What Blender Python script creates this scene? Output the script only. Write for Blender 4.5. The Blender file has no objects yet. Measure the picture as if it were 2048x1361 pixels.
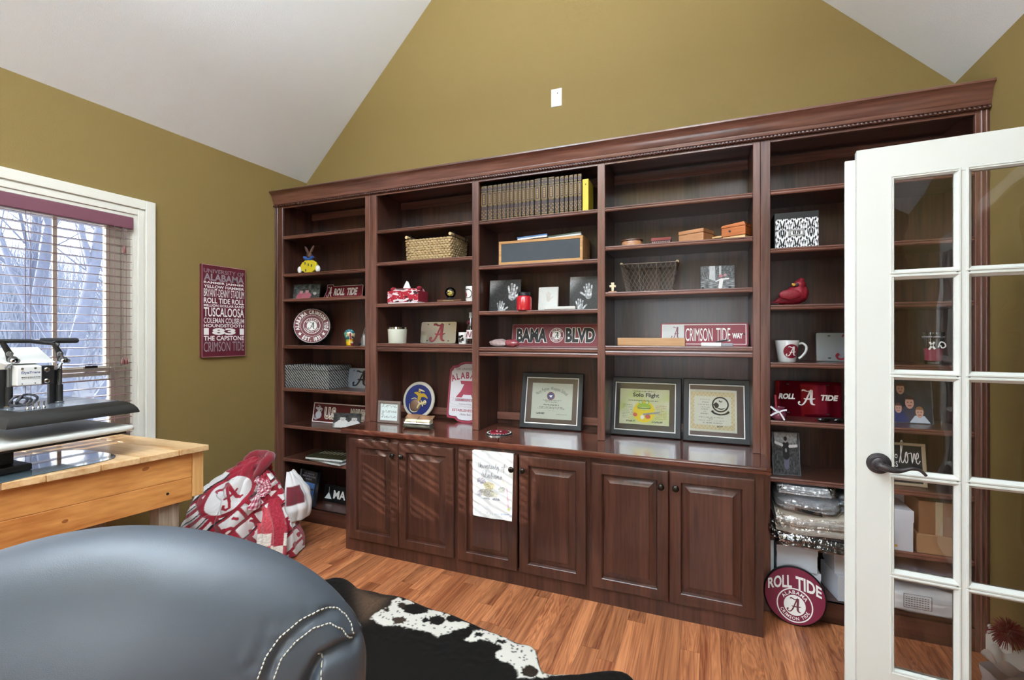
import bpy, bmesh, math, random
from mathutils import Vector, Matrix, noise
R = math.radians
PI = math.pi
random.seed(7)
sc = bpy.context.scene
C = sc.collection

# ------------------------------------------------------------------ camera
cd = bpy.data.cameras.new('camera'); cam = bpy.data.objects.new('camera', cd); C.objects.link(cam)
FPX, YAW, HZ, EYE = 950.0, R(22.25), 671.0, 1.39
cd.sensor_width = 36; cd.lens = FPX / 2048 * 36; cd.clip_start = 0.02
cd.shift_y = -(680.5 - HZ) / 2048
cam.location = (0, 0, EYE); cam.rotation_euler = (R(90), 0, YAW)
sc.camera = cam
# ------------------------------------------------------------------ world, sun, daylight, exposure
sc.view_settings.view_transform = 'Standard'; sc.view_settings.look = 'None'
sc.view_settings.gamma = 1; sc.view_settings.use_curve_mapping = False
sc.view_settings.exposure = 0.68
w = bpy.data.worlds.new('world'); sc.world = w; w.use_nodes = True
bg = w.node_tree.nodes['Background']; bg.inputs[0].default_value = (0.88, 0.94, 1.0, 1); bg.inputs[1].default_value = 2.3
def lamp(name, kind, loc, energy, col=(1, 1, 1), size=None, aim=None):
    l = bpy.data.lights.new(name, kind); o = bpy.data.objects.new(name, l); C.objects.link(o)
    l.energy = energy; l.color = col; o.location = loc
    if kind == 'AREA':
        l.shape = 'RECTANGLE'; l.size, l.size_y = size
    if aim is not None:
        o.rotation_euler = Vector(aim).to_track_quat('-Z', 'Y').to_euler()
    return o
sun = lamp('sun', 'SUN', (-8, -4, 6), 6.5, (1.0, 0.93, 0.82), aim=(math.cos(R(21)) * math.cos(R(36)), math.cos(R(21)) * math.sin(R(36)), -math.sin(R(21))))
sun.data.angle = R(0.6)
# daylight in the window behind the photographer, fill from an added side window
lamp('fill_side_window', 'AREA', (-3.20, -0.55, 1.45), 52, (0.82, 0.92, 1.0), (1.30, 1.35), aim=(1, 0, 0))
lamp('daylight_front_window', 'AREA', (-0.25, -2.36, 1.55), 17, (0.88, 0.94, 1.0), (1.40, 0.90), aim=(0, 1, 0))

# added uplight, no such lamp seen: fills the vault from behind the photographer
lamp('vault_fill', 'AREA', (-0.95, -0.75, 2.93), 265, (0.80, 0.91, 1.0), (0.42, 0.42), aim=(0, 0.0001, 1))

# ------------------------------------------------------------------ helpers
FW = Vector((-math.sin(YAW), math.cos(YAW), 0)); RT = Vector((math.cos(YAW), math.sin(YAW), 0)); EY = Vector((0, 0, EYE))
def ray(px, py): return FW + RT * ((px - 1024) / FPX) + Vector((0, 0, (HZ - py) / FPX))
def on_y(px, py, Y): r = ray(px, py); return EY + r * (Y / r.y)          # measured points of the room: plane Y = const
def on_x(px, py, X): r = ray(px, py); return EY + r * (X / r.x)
def on_z(px, py, Z): r = ray(px, py); return EY + r * ((Z - EYE) / r.z)
def lerp(a, b, t): return a + (b - a) * t
def sm(t): t = max(0.0, min(1.0, t)); return t * t * (3 - 2 * t)

def link(o, parent=None):
    C.objects.link(o)
    if parent is not None: o.parent = parent
    return o
def tag(o, label=None, cat=None, group=None, kind=None):
    if label: o['label'] = label
    if cat: o['category'] = cat
    if group: o['group'] = group
    if kind: o['kind'] = kind
    return o
def thing(name, label, cat, loc=(0, 0, 0), rz=0.0, group=None, rx=0.0):
    o = bpy.data.objects.new(name, None); o.empty_display_size = 0.05
    C.objects.link(o); o.location = loc; o.rotation_euler = (rx, 0, rz)
    return tag(o, label, cat, group)
def copy_tree(o, parent=None):
    c = o.copy(); C.objects.link(c)
    if parent is not None: c.parent = parent
    for ch in list(o.children): copy_tree(ch, c)
    return c
def mtx(o):
    m = Matrix.LocRotScale(o.location, o.rotation_euler, o.scale)
    return mtx(o.parent) @ m if o.parent else m

class MB:
    def __init__(s): s.b = bmesh.new()
    def vs(s, pts): return [s.b.verts.new(p) for p in pts]
    def face(s, pts): return s.b.faces.new(s.vs(pts))
    def box(s, x0, x1, y0, y1, z0, z1):
        v = s.vs([(x0, y0, z0), (x1, y0, z0), (x1, y1, z0), (x0, y1, z0), (x0, y0, z1), (x1, y0, z1), (x1, y1, z1), (x0, y1, z1)])
        for f in ((3, 2, 1, 0), (4, 5, 6, 7), (0, 1, 5, 4), (1, 2, 6, 5), (2, 3, 7, 6), (3, 0, 4, 7)): s.b.faces.new([v[i] for i in f])
        return s
    def frustum(s, r0, z0, r1, z1):
        a, b = r0, r1
        v = s.vs([(a[0], a[2], z0), (a[1], a[2], z0), (a[1], a[3], z0), (a[0], a[3], z0), (b[0], b[2], z1), (b[1], b[2], z1), (b[1], b[3], z1), (b[0], b[3], z1)])
        for f in ((3, 2, 1, 0), (4, 5, 6, 7), (0, 1, 5, 4), (1, 2, 6, 5), (2, 3, 7, 6), (3, 0, 4, 7)): s.b.faces.new([v[i] for i in f])
        return s
    def prism(s, poly, a, b, axis='y'):
        # poly: 2-D outline; axis y -> (x,z), x -> (y,z), z -> (x,y)
        def P(p, t): return (p[0], t, p[1]) if axis == 'y' else (t, p[0], p[1]) if axis == 'x' else (p[0], p[1], t)
        A = s.vs([P(p, a) for p in poly]); B = s.vs([P(p, b) for p in poly]); n = len(poly)
        for i in range(n): s.b.faces.new((A[i], A[(i + 1) % n], B[(i + 1) % n], B[i]))
        s.b.faces.new(A[::-1]); s.b.faces.new(B); return s
    def tube(s, pts, r, n=8, cap=True, closed=False):
        pts = [Vector(p) for p in pts]; rings = []; N = len(pts); up = None
        for i, p in enumerate(pts):
            a = pts[i - 1] if (i or closed) else p; c = pts[(i + 1) % N] if (i < N - 1 or closed) else p
            d = (c - a); d = d.normalized() if d.length > 1e-9 else Vector((0, 0, 1))
            if up is None: up = d.orthogonal().normalized()
            up = (up - d * up.dot(d)); up = up.normalized() if up.length > 1e-6 else d.orthogonal().normalized()
            q = d.cross(up); rr = r[i] if isinstance(r, (list, tuple)) else r
            rings.append(s.vs([p + (up * math.cos(2 * PI * k / n) + q * math.sin(2 * PI * k / n)) * rr for k in range(n)]))
        for i in range(N if closed else N - 1):
            A, B = rings[i], rings[(i + 1) % N]
            for k in range(n): s.b.faces.new((A[k], A[(k + 1) % n], B[(k + 1) % n], B[k]))
        if cap and not closed: s.b.faces.new(rings[0][::-1]); s.b.faces.new(rings[-1])
        return s
    def lathe(s, prof, n=24, o=(0, 0, 0), axis='z', cap=True):
        def P(r, h, t):
            c, d = r * math.cos(t), r * math.sin(t)
            q = (c, d, h) if axis == 'z' else (c, h, d) if axis == 'y' else (h, c, d)
            return (q[0] + o[0], q[1] + o[1], q[2] + o[2])
        rings = []
        for (r, h) in prof:
            rings.append([s.b.verts.new(P(0, h, 0))] if r < 1e-6 else s.vs([P(r, h, 2 * PI * k / n) for k in range(n)]))
        for A, B in zip(rings, rings[1:]):
            for k in range(n):
                q = (k + 1) % n
                if len(A) == 1 and len(B) == 1: continue
                f = (A[0], B[q], B[k]) if len(A) == 1 else (A[k], A[q], B[0]) if len(B) == 1 else (A[k], A[q], B[q], B[k])
                s.b.faces.new(f)
        for ring, rev in ((rings[0], True), (rings[-1], False)):
            if cap and len(ring) > 2: s.b.faces.new(ring[::-1] if rev else ring)
        return s
    def ball(s, c, r, n=16, m=10):
        rx, ry, rz = (r, r, r) if isinstance(r, (int, float)) else r
        v = []
        for j in range(m + 1):
            t = PI * j / m
            v.append([s.b.verts.new((c[0], c[1], c[2] + rz * math.cos(t)))] if j in (0, m) else
                     s.vs([(c[0] + rx * math.sin(t) * math.cos(2 * PI * k / n), c[1] + ry * math.sin(t) * math.sin(2 * PI * k / n), c[2] + rz * math.cos(t)) for k in range(n)]))
        for A, B in zip(v, v[1:]):
            for k in range(n):
                q = (k + 1) % n
                s.b.faces.new((A[0], B[k], B[q]) if len(A) == 1 else (A[k], B[0], A[q]) if len(B) == 1 else (A[k], B[k], B[q], A[q]))
        return s
    def nest(s, x0, x1, z0, z1, loops, fill=True):
        # concentric rectangles in XZ: (inset, y); used for panels, frames, mouldings
        rings = [s.vs([(x0 + i, y, z0 + i), (x1 - i, y, z0 + i), (x1 - i, y, z1 - i), (x0 + i, y, z1 - i)]) for (i, y) in loops]
        for A, B in zip(rings, rings[1:]):
            for k in range(4): s.b.faces.new((A[k], A[(k + 1) % 4], B[(k + 1) % 4], B[k]))
        if fill: s.b.faces.new(rings[-1])
        return s
    def grid(s, f, nu, nv, wrap=False):
        g = [[s.b.verts.new(f(i / (nu if wrap else nu - 1), j / (nv - 1))) for i in range(nu)] for j in range(nv)]
        for j in range(nv - 1):
            for i in range(nu if wrap else nu - 1):
                k = (i + 1) % nu
                s.b.faces.new((g[j][i], g[j][k], g[j + 1][k], g[j + 1][i]))
        return g
    def ribbon(s, pts, wid, y0=0.0, t=0.0008, n=6):
        # a flat brush stroke in XZ, smoothed, given width per point
        P = [Vector((p[0], p[1])) for p in pts]; W = wid if isinstance(wid, (list, tuple)) else [wid] * len(P); Q = []; V = []
        for i in range(len(P) - 1):
            a, b, c, d = P[max(i - 1, 0)], P[i], P[i + 1], P[min(i + 2, len(P) - 1)]
            for k in range(n):
                u = k / n
                Q.append(0.5 * ((2 * b) + (c - a) * u + (2 * a - 5 * b + 4 * c - d) * u * u + (3 * b - a - 3 * c + d) * u ** 3)); V.append(lerp(W[i], W[i + 1], u))
        Q.append(P[-1]); V.append(W[-1]); L = []; Rr = []
        for i, p in enumerate(Q):
            d = Q[min(i + 1, len(Q) - 1)] - Q[max(i - 1, 0)]; d = d.normalized() if d.length > 1e-9 else Vector((1, 0)); nrm = Vector((-d.y, d.x)) * V[i] / 2
            L.append(p + nrm); Rr.append(p - nrm)
        A = s.vs([(p.x, y0 - t, p.y) for p in L]); B = s.vs([(p.x, y0 - t, p.y) for p in Rr])
        for i in range(len(A) - 1): s.b.faces.new((A[i], B[i], B[i + 1], A[i + 1]))
        return s
    def build(s, name, mat, parent=None, smooth=None, bevel=0, world=False, label=None, seg=2, merge=False, kind=None):
        if merge: bmesh.ops.remove_doubles(s.b, verts=s.b.verts, dist=1e-5)
        bmesh.ops.recalc_face_normals(s.b, faces=s.b.faces)
        me = bpy.data.meshes.new(name)
        if world and parent is not None: s.b.transform(mtx(parent).inverted())
        s.b.to_mesh(me); s.b.free()
        for m in (mat if isinstance(mat, (list, tuple)) else [mat]): me.materials.append(m)
        o = bpy.data.objects.new(name, me); link(o, parent)
        if smooth is not None:
            for p in me.polygons: p.use_smooth = True
            if smooth < 180: me.set_sharp_from_angle(angle=R(smooth))
        if bevel:
            m = o.modifiers.new('bevel', 'BEVEL'); m.width = bevel; m.segments = seg; m.limit_method = 'ANGLE'; m.angle_limit = R(40); m.harden_normals = False
        if label: o['label'] = label
        if kind: o['kind'] = kind
        return o

# ------------------------------------------------------------------ lettering
_fc = {}; _raw = {}
def text_mesh(st, bold=0.0):
    """triangulated outline of a string in XY, bottom-left at 0, scaled to unit height; returns (verts, faces, width)"""
    k = (st, bold)
    if k in _fc: return _fc[k]
    cu = bpy.data.curves.new('letters', 'FONT'); cu.body = st; cu.size = 1; cu.offset = bold; cu.resolution_u = 3; cu.fill_mode = 'FRONT'
    o = bpy.data.objects.new('letters', cu); C.objects.link(o)
    dg = bpy.context.evaluated_depsgraph_get(); me = o.evaluated_get(dg).to_mesh()
    v = [p.co.copy() for p in me.vertices]; f = [tuple(p.vertices) for p in me.polygons]
    o.evaluated_get(dg).to_mesh_clear(); bpy.data.objects.remove(o); bpy.data.curves.remove(cu)
    x0 = min(p.x for p in v); x1 = max(p.x for p in v); y0 = min(p.y for p in v); y1 = max(p.y for p in v)
    h = y1 - y0
    _fc[k] = ([((p.x - x0) / h, (p.y - y0) / h) for p in v], f, (x1 - x0) / h); _raw[k] = (h, y0)
    return _fc[k]
class LT(MB):
    """letters standing in the XZ plane, facing -Y"""
    def put(s, st, x0, x1, z0, z1, y=0.0, bold=0.02, shear=0.0, f=None):
        v, fs, wd = text_mesh(st, bold)
        vv = []
        for (a, b) in v:
            q = (x0 + (x1 - x0) * a / wd + shear * (z1 - z0) * (b - .5), y, z0 + (z1 - z0) * b)
            vv.append(s.b.verts.new(f(*q) if f else q))
        for t in fs:
            try: s.b.faces.new([vv[i] for i in t])
            except ValueError: pass
        return s
    def arc(s, st, cx, cz, r, h, a0, a1, y=0.0, bold=0.02, flip=False, wx=1.0):
        # letters along an arc; angles in degrees, clockwise from left for the top, flip for the bottom
        n = len(st); text_mesh('H', bold); cap, base = _raw[('H', bold)]
        for c in st:
            if c != ' ': text_mesh(c, bold)
        ws = [text_mesh(c, bold)[2] * _raw[(c, bold)][0] / cap if c != ' ' else 0.45 for c in st]
        tot = sum(ws) + 0.20 * (n - 1); pos = 0.0; k = abs(R(a1 - a0)) * r / tot * wx
        for c, wv in zip(st, ws):
            mid = (pos + wv / 2) / tot; pos += wv + 0.20
            if c == ' ': continue
            a = R(lerp(a0, a1, mid)); v, fs, wd = text_mesh(c, bold); rh, ry = _raw[(c, bold)]
            ca, sa = math.cos(a), math.sin(a); vv = []
            for (p, q) in v:
                t = (p - wd / 2) * rh / cap * k; u = ((ry - base + q * rh) / cap - .5) * h
                if not flip: X, Z = cx + (r + u) * ca + t * sa, cz + (r + u) * sa - t * ca
                else: X, Z = cx + (r - u) * ca - t * sa, cz + (r - u) * sa + t * ca
                vv.append(s.b.verts.new((X, y, Z)))
            for t in fs:
                try: s.b.faces.new([vv[i] for i in t])
                except ValueError: pass
        return s
    def build(s, name, mat, parent=None, **k):
        me = bpy.data.meshes.new(name)
        for f in s.b.faces:
            f.normal_update()
            if f.normal.y > 0: f.normal_flip()
        if k.get('world') and parent is not None: s.b.transform(mtx(parent).inverted())
        s.b.to_mesh(me); s.b.free(); me.materials.append(mat)
        o = bpy.data.objects.new(name, me); link(o, parent); o['kind'] = 'stuff'; return o
A_STROKES = [([(.10, .22), (.02, .16), (.06, .03), (.22, .02), (.38, .22), (.52, .56), (.66, .90), (.74, 1.0)], [.10, .09, .06, .07, .09, .09, .09, .12]),
             ([(.22, .90), (.24, .98), (.36, .97), (.48, .91), (.62, .93), (.74, 1.0)], [.02, .07, .09, .06, .05, .10]),
             ([(.74, 1.0), (.73, .75), (.71, .45), (.72, .18), (.80, .07), (.92, .05)], [.13, .15, .15, .14, .09, .03]),
             ([(.30, .44), (.42, .40), (.60, .41), (.80, .42), (.93, .46)], [.03, .08, .08, .08, .03])]
def script_a(name, mat, parent, x0, x1, z0, z1, y):
    m = MB()
    for k, (p, wd) in enumerate(A_STROKES):
        m.ribbon([(lerp(x0, x1, a), lerp(z0, z1, b)) for a, b in p], [q * (x1 - x0) * 1.05 for q in wd], y - k * 0.0002, 0.0)
    return m.build(name, mat, parent)

# ------------------------------------------------------------------ materials
def new_mat(name):
    m = bpy.data.materials.new(name); m.use_nodes = True; nt = m.node_tree
    return m, nt, nt.nodes['Principled BSDF']
def N(nt, t, **k):
    n = nt.nodes.new(t)
    for a, b in k.items():
        if a.startswith('i_'): n.inputs[a[2:].replace('_', ' ')].default_value = b
        else: setattr(n, a, b)
    return n
def srgb(r, g, b):
    f = lambda c: (c / 255) / 12.92 if c / 255 <= .04045 else ((c / 255 + .055) / 1.055) ** 2.4
    return (f(r), f(g), f(b), 1)
def plain(name, col, rough=.5, metal=0.0, spec=.5, coat=0.0, noise_amt=0.0, scale=20, bump=0.0, bscale=200, trans=0.0, sheen=0.0):
    m, nt, p = new_mat(name); c = srgb(*col); p.inputs['Base Color'].default_value = c
    p.inputs['Roughness'].default_value = rough; p.inputs['Metallic'].default_value = metal
    p.inputs['Specular IOR Level'].default_value = spec; p.inputs['Coat Weight'].default_value = coat; p.inputs['Coat Roughness'].default_value = .12
    p.inputs['Transmission Weight'].default_value = trans; p.inputs['Sheen Weight'].default_value = sheen
    if noise_amt or bump: tc = N(nt, 'ShaderNodeTexCoord')
    if noise_amt:
        n = N(nt, 'ShaderNodeTexNoise'); n.inputs['Scale'].default_value = scale; n.inputs['Detail'].default_value = 6
        mx = N(nt, 'ShaderNodeMix', data_type='RGBA'); mx.inputs[6].default_value = tuple(x * (1 - noise_amt) for x in c[:3]) + (1,); mx.inputs[7].default_value = tuple(min(1, x * (1 + noise_amt)) for x in c[:3]) + (1,)
        nt.links.new(tc.outputs['Object'], n.inputs['Vector']); nt.links.new(n.outputs[0], mx.inputs[0]); nt.links.new(mx.outputs[2], p.inputs['Base Color'])
    if bump:
        n2 = N(nt, 'ShaderNodeTexNoise'); n2.inputs['Scale'].default_value = bscale; n2.inputs['Detail'].default_value = 3
        b = N(nt, 'ShaderNodeBump'); b.inputs['Strength'].default_value = bump; b.inputs['Distance'].default_value = .004
        nt.links.new(tc.outputs['Object'], n2.inputs['Vector']); nt.links.new(n2.outputs[0], b.inputs['Height']); nt.links.new(b.outputs[0], p.inputs['Normal'])
    return m
def wood(name, dark, light, axis='z', rough=.35, coat=.3, scale=9.0, stretch=.06, rnd=False, knots=0.0, bump=.05):
    m, nt, p = new_mat(name); tc = N(nt, 'ShaderNodeTexCoord'); mp = N(nt, 'ShaderNodeMapping')
    sc_ = {'z': (1, 1, stretch), 'y': (1, stretch, 1), 'x': (stretch, 1, 1)}[axis]
    mp.inputs['Scale'].default_value = [k * scale for k in sc_]
    src = tc.outputs['Object']
    if rnd:
        oi = N(nt, 'ShaderNodeObjectInfo'); vm = N(nt, 'ShaderNodeVectorMath', operation='SCALE'); cb = N(nt, 'ShaderNodeCombineXYZ')
        nt.links.new(oi.outputs['Random'], cb.inputs[0]); nt.links.new(oi.outputs['Random'], cb.inputs[1]); nt.links.new(oi.outputs['Random'], cb.inputs[2])
        nt.links.new(cb.outputs[0], vm.inputs[0]); vm.inputs['Scale'].default_value = 37.0
        ad = N(nt, 'ShaderNodeVectorMath', operation='ADD'); nt.links.new(src, ad.inputs[0]); nt.links.new(vm.outputs[0], ad.inputs[1]); src = ad.outputs[0]
    nt.links.new(src, mp.inputs['Vector'])
    n1 = N(nt, 'ShaderNodeTexNoise'); n1.inputs['Scale'].default_value = 1.0; n1.inputs['Detail'].default_value = 4; n1.inputs['Distortion'].default_value = .6
    n2 = N(nt, 'ShaderNodeTexNoise'); n2.inputs['Scale'].default_value = 9.0; n2.inputs['Detail'].default_value = 6
    nt.links.new(mp.outputs[0], n1.inputs['Vector']); nt.links.new(mp.outputs[0], n2.inputs['Vector'])
    # rings: sine of the broad noise makes cathedral grain
    mu = N(nt, 'ShaderNodeMath', operation='MULTIPLY'); mu.inputs[1].default_value = 110.0 if knots else 30.0
    si = N(nt, 'ShaderNodeMath', operation='SINE'); nt.links.new(n1.outputs[0], mu.inputs[0]); nt.links.new(mu.outputs[0], si.inputs[0])
    m1 = N(nt, 'ShaderNodeMath', operation='MULTIPLY_ADD'); m1.inputs[1].default_value = .14 if knots else .06; m1.inputs[2].default_value = -.72; nt.links.new(si.outputs[0], m1.inputs[0])
    m3 = N(nt, 'ShaderNodeMath', operation='MULTIPLY_ADD'); m3.inputs[1].default_value = .95; nt.links.new(n2.outputs[0], m3.inputs[0]); nt.links.new(m1.outputs[0], m3.inputs[2])
    m2 = N(nt, 'ShaderNodeMath', operation='MULTIPLY_ADD'); m2.inputs[1].default_value = 1.5; nt.links.new(n1.outputs[0], m2.inputs[0]); nt.links.new(m3.outputs[0], m2.inputs[2])
    cr = N(nt, 'ShaderNodeValToRGB'); cr.color_ramp.elements[0].position = .12; cr.color_ramp.elements[1].position = .88
    cr.color_ramp.elements[0].color = srgb(*dark); cr.color_ramp.elements[1].color = srgb(*light)
    nt.links.new(m2.outputs[0], cr.inputs[0]); out = cr.outputs[0]
    if rnd:
        hv = N(nt, 'ShaderNodeHueSaturation'); mr = N(nt, 'ShaderNodeMapRange'); mr.inputs[3].default_value = .78; mr.inputs[4].default_value = 1.16
        nt.links.new(oi.outputs['Random'], mr.inputs[0]); nt.links.new(mr.outputs[0], hv.inputs['Value']); nt.links.new(out, hv.inputs['Color']); out = hv.outputs[0]
    nt.links.new(out, p.inputs['Base Color'])
    p.inputs['Roughness'].default_value = rough; p.inputs['Coat Weight'].default_value = coat; p.inputs['Coat Roughness'].default_value = .15
    b = N(nt, 'ShaderNodeBump'); b.inputs['Strength'].default_value = bump; b.inputs['Distance'].default_value = .002
    nt.links.new(n2.outputs[0], b.inputs['Height']); nt.links.new(b.outputs[0], p.inputs['Normal'])
    return m
def attr_mat(name, rough=.6, coat=0.0, bump=0.0, bscale=300, sheen=0.0, spec=.4):
    m, nt, p = new_mat(name); a = N(nt, 'ShaderNodeAttribute', attribute_name='Col'); nt.links.new(a.outputs['Color'], p.inputs['Base Color'])
    p.inputs['Roughness'].default_value = rough; p.inputs['Coat Weight'].default_value = coat; p.inputs['Sheen Weight'].default_value = sheen; p.inputs['Specular IOR Level'].default_value = spec
    p.inputs['Coat Roughness'].default_value = .08
    if bump:
        tc = N(nt, 'ShaderNodeTexCoord'); n2 = N(nt, 'ShaderNodeTexNoise'); n2.inputs['Scale'].default_value = bscale
        b = N(nt, 'ShaderNodeBump'); b.inputs['Strength'].default_value = bump; b.inputs['Distance'].default_value = .003
        nt.links.new(tc.outputs['Object'], n2.inputs['Vector']); nt.links.new(n2.outputs[0], b.inputs['Height']); nt.links.new(b.outputs[0], p.inputs['Normal'])
    return m
def glass_mat(name, tint=(1, 1, 1, 1), wav=0.0, rough=0.0, ior=1.5):
    m = bpy.data.materials.new(name); m.use_nodes = True; nt = m.node_tree; nt.nodes.clear()
    o = N(nt, 'ShaderNodeOutputMaterial'); t = N(nt, 'ShaderNodeBsdfTransparent'); t.inputs[0].default_value = tint
    g = N(nt, 'ShaderNodeBsdfGlossy'); g.inputs['Roughness'].default_value = rough; fr = N(nt, 'ShaderNodeFresnel'); fr.inputs[0].default_value = ior
    mx = N(nt, 'ShaderNodeMixShader'); nt.links.new(fr.outputs[0], mx.inputs[0]); nt.links.new(t.outputs[0], mx.inputs[1]); nt.links.new(g.outputs[0], mx.inputs[2]); nt.links.new(mx.outputs[0], o.inputs[0])
    if wav:
        tc = N(nt, 'ShaderNodeTexCoord'); n = N(nt, 'ShaderNodeTexNoise'); n.inputs['Scale'].default_value = 9; n.inputs['Detail'].default_value = 0
        b = N(nt, 'ShaderNodeBump'); b.inputs['Strength'].default_value = wav; b.inputs['Distance'].default_value = .01
        nt.links.new(tc.outputs['Object'], n.inputs['Vector']); nt.links.new(n.outputs[0], b.inputs['Height']); nt.links.new(b.outputs[0], g.inputs['Normal']); nt.links.new(b.outputs[0], fr.inputs['Normal'])
    return m
def picture(name, parent, x0, x1, z0, z1, y, fn, mat, nu=48, nv=48, label=None):
    """flat print: a fine sheet in XZ facing -Y whose vertex colours are the printed image; fn(u,v)->(r,g,b) in 0-255"""
    me = bpy.data.meshes.new(name); vs = []; fs = []; cols = []
    for j in range(nv + 1):
        for i in range(nu + 1):
            u, v = i / nu, j / nv; vs.append((lerp(x0, x1, u), y, lerp(z0, z1, v))); cols.append(srgb(*[max(0, min(255, q)) for q in fn(u, v)]))
    for j in range(nv):
        for i in range(nu):
            a = j * (nu + 1) + i; fs.append((a, a + 1, a + nu + 2, a + nu + 1))
    me.from_pydata(vs, [], fs); at = me.color_attributes.new('Col', 'FLOAT_COLOR', 'POINT')
    for i, c in enumerate(cols): at.data[i].color = c
    me.materials.append(mat); o = bpy.data.objects.new(name, me); link(o, parent)
    if label: o['label'] = label
    return o
def spl(pts, n=5):
    P = [Vector(p) for p in pts]; Q = []
    for i in range(len(P) - 1):
        a, b, c, d = P[max(i - 1, 0)], P[i], P[i + 1], P[min(i + 2, len(P) - 1)]
        for k in range(n):
            u = k / n; Q.append(0.5 * ((2 * b) + (c - a) * u + (2 * a - 5 * b + 4 * c - d) * u * u + (3 * b - a - 3 * c + d) * u ** 3))
    return Q + [P[-1]]
def nz(x, y, z=0.0, s=1.0): return noise.noise(Vector((x * s, y * s, z)))
def seg_d(px, py, ax, ay, bx, by):
    dx, dy = bx - ax, by - ay; t = max(0, min(1, ((px - ax) * dx + (py - ay) * dy) / (dx * dx + dy * dy + 1e-12)))
    return math.hypot(px - ax - t * dx, py - ay - t * dy)
# ------------------------------------------------------------------ the room's materials
def wall_paint(name, col):
    return plain(name, col, rough=.75, spec=.25, noise_amt=.04, scale=1.2, bump=.35, bscale=240)
M = {}
M['olive'] = wall_paint('olive paint', (139, 117, 70))
M['ceil'] = plain('ceiling white paint', (238, 240, 241), rough=.9, spec=.1, bump=.35, bscale=200)
M['trim'] = plain('white trim paint', (232, 229, 218), rough=.35, spec=.4)
M['doorwhite'] = plain('white door paint', (208, 209, 202), rough=.38, spec=.4)
M['cherry'] = wood('dark cherry upright grain', (38, 20, 15), (88, 53, 42), 'z', rough=.33, coat=.35)
M['cherryx'] = wood('dark cherry level grain', (44, 22, 17), (94, 57, 46), 'x', rough=.3, coat=.4)
M['cherrytop'] = wood('polished cherry worktop', (62, 29, 22), (108, 60, 46), 'x', rough=.16, coat=.8, bump=.01)
M['frame'] = wood('cherry frame upright grain', (72, 41, 33), (132, 88, 74), 'z', rough=.3, coat=.4)  # same cherry with sheen lightened into the colour, for stiles, rails, nosing, crown
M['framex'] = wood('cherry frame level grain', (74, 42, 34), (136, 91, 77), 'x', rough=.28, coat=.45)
M['rope'] = plain('dark cherry rope', (70, 36, 29), rough=.25, coat=.6)
M['oak'] = wood('red oak floorboard', (128, 66, 38), (208, 136, 90), 'y', rough=.36, coat=.12, scale=11, stretch=.07, rnd=True, knots=1.0)
M['pine'] = wood('orange pine', (176, 110, 52), (232, 174, 106), 'y', rough=.5, coat=.1, scale=7, stretch=.08)
M['pinex'] = wood('pale pine boards', (196, 148, 96), (240, 204, 156), 'x', rough=.45, coat=.15, scale=8, stretch=.06, rnd=True)
M['grey_wood'] = wood('weathered grey wood', (92, 76, 62), (176, 158, 138), 'z', rough=.8, coat=0, scale=9)
M['black'] = plain('black paint', (24, 25, 27), rough=.4)
M['bronze'] = plain('oil rubbed bronze', (66, 62, 64), rough=.36, metal=.5)
M['knob'] = plain('dark pewter', (60, 56, 52), rough=.28, metal=.9)
M['white'] = plain('white', (240, 240, 238), rough=.6)
M['lt'] = plain('white print', (246, 244, 240), rough=.5)
M['blackprint'] = plain('black print', (18, 17, 18), rough=.5)
M['crimson'] = plain('crimson enamel', (122, 22, 42), rough=.32, coat=.25)
M['maroon'] = plain('maroon paint', (98, 30, 44), rough=.5)
M['greyprint'] = plain('grey print', (150, 140, 145), rough=.5)
M['gold'] = plain('gold print', (200, 168, 72), rough=.4)
M['glass'] = glass_mat('window glass')
M['doorglass'] = glass_mat('old wavy glass', wav=.10)
M['steel'] = plain('brushed steel', (190, 192, 195), rough=.28, metal=1.0)
M['pic'] = attr_mat('printed picture', rough=.4)
M['paper'] = attr_mat('printed paper', rough=.7)
M['cloth'] = attr_mat('fleece cloth', rough=.9, sheen=.4, bump=.5, bscale=420)
M['clearglass'] = glass_mat('clear glass', tint=(.95, .96, .96, 1))

XL, XR, YB, YF, EAVE, RX, RZ = -3.082, 1.142, 3.014, -2.2, 2.65, -0.970, 4.762
FACE = 2.697; BASE = 2.455

# ------------------------------------------------------------------ shell
def structure(o, label=None): return tag(o, label, kind='structure')
fl = thing('floor', 'honey brown oak plank floor', None); fl['kind'] = 'structure'
MB().box(XL - .1, 2.75, YF - .1, YB + .1, -.06, -.012).build('subfloor', plain('subfloor dark', (70, 38, 22)), fl)
PW = .0826; plank_me = {}
def plank(x, y0, y1):
    ln = round((y1 - y0) / .05) * .05
    if ln not in plank_me:
        m = MB(); m.box(-PW / 2 + .0004, PW / 2 - .0004, 0, 1, -.012, 0)
        me = bpy.data.meshes.new('plank'); bmesh.ops.recalc_face_normals(m.b, faces=m.b.faces); m.b.to_mesh(me); m.b.free(); me.materials.append(M['oak']); plank_me[ln] = me
    o = bpy.data.objects.new('plank', plank_me[ln]); link(o, fl); o.location = (x, y0 + .0004, 0); o.scale = (1, (y1 - y0) - .0008, 1); return o
rr = random.Random(3); nx = int((XR - XL + .05) / PW) + 1
for i in range(nx):
    x = XL + PW * (i + .5)
    y = YF - rr.random() * .9
    while y < YB - .3:
        ln = rr.choice((.6, .8, .95, 1.15, 1.3)) if y > .3 else 2.4
        y1 = min(y + ln, YB)
        if YB - y1 < .3: y1 = YB
        plank(x, max(y, YF), y1); y = y1

m = MB(); m.prism([(XL - .1, -.06), (XR + .1, -.06), (XR + .1, EAVE), (RX, RZ), (XL - .1, EAVE)], YB, YB + .1, 'y'); structure(m.build('wall_back', M['olive']), 'olive green gable wall behind the bookcase')
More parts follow.
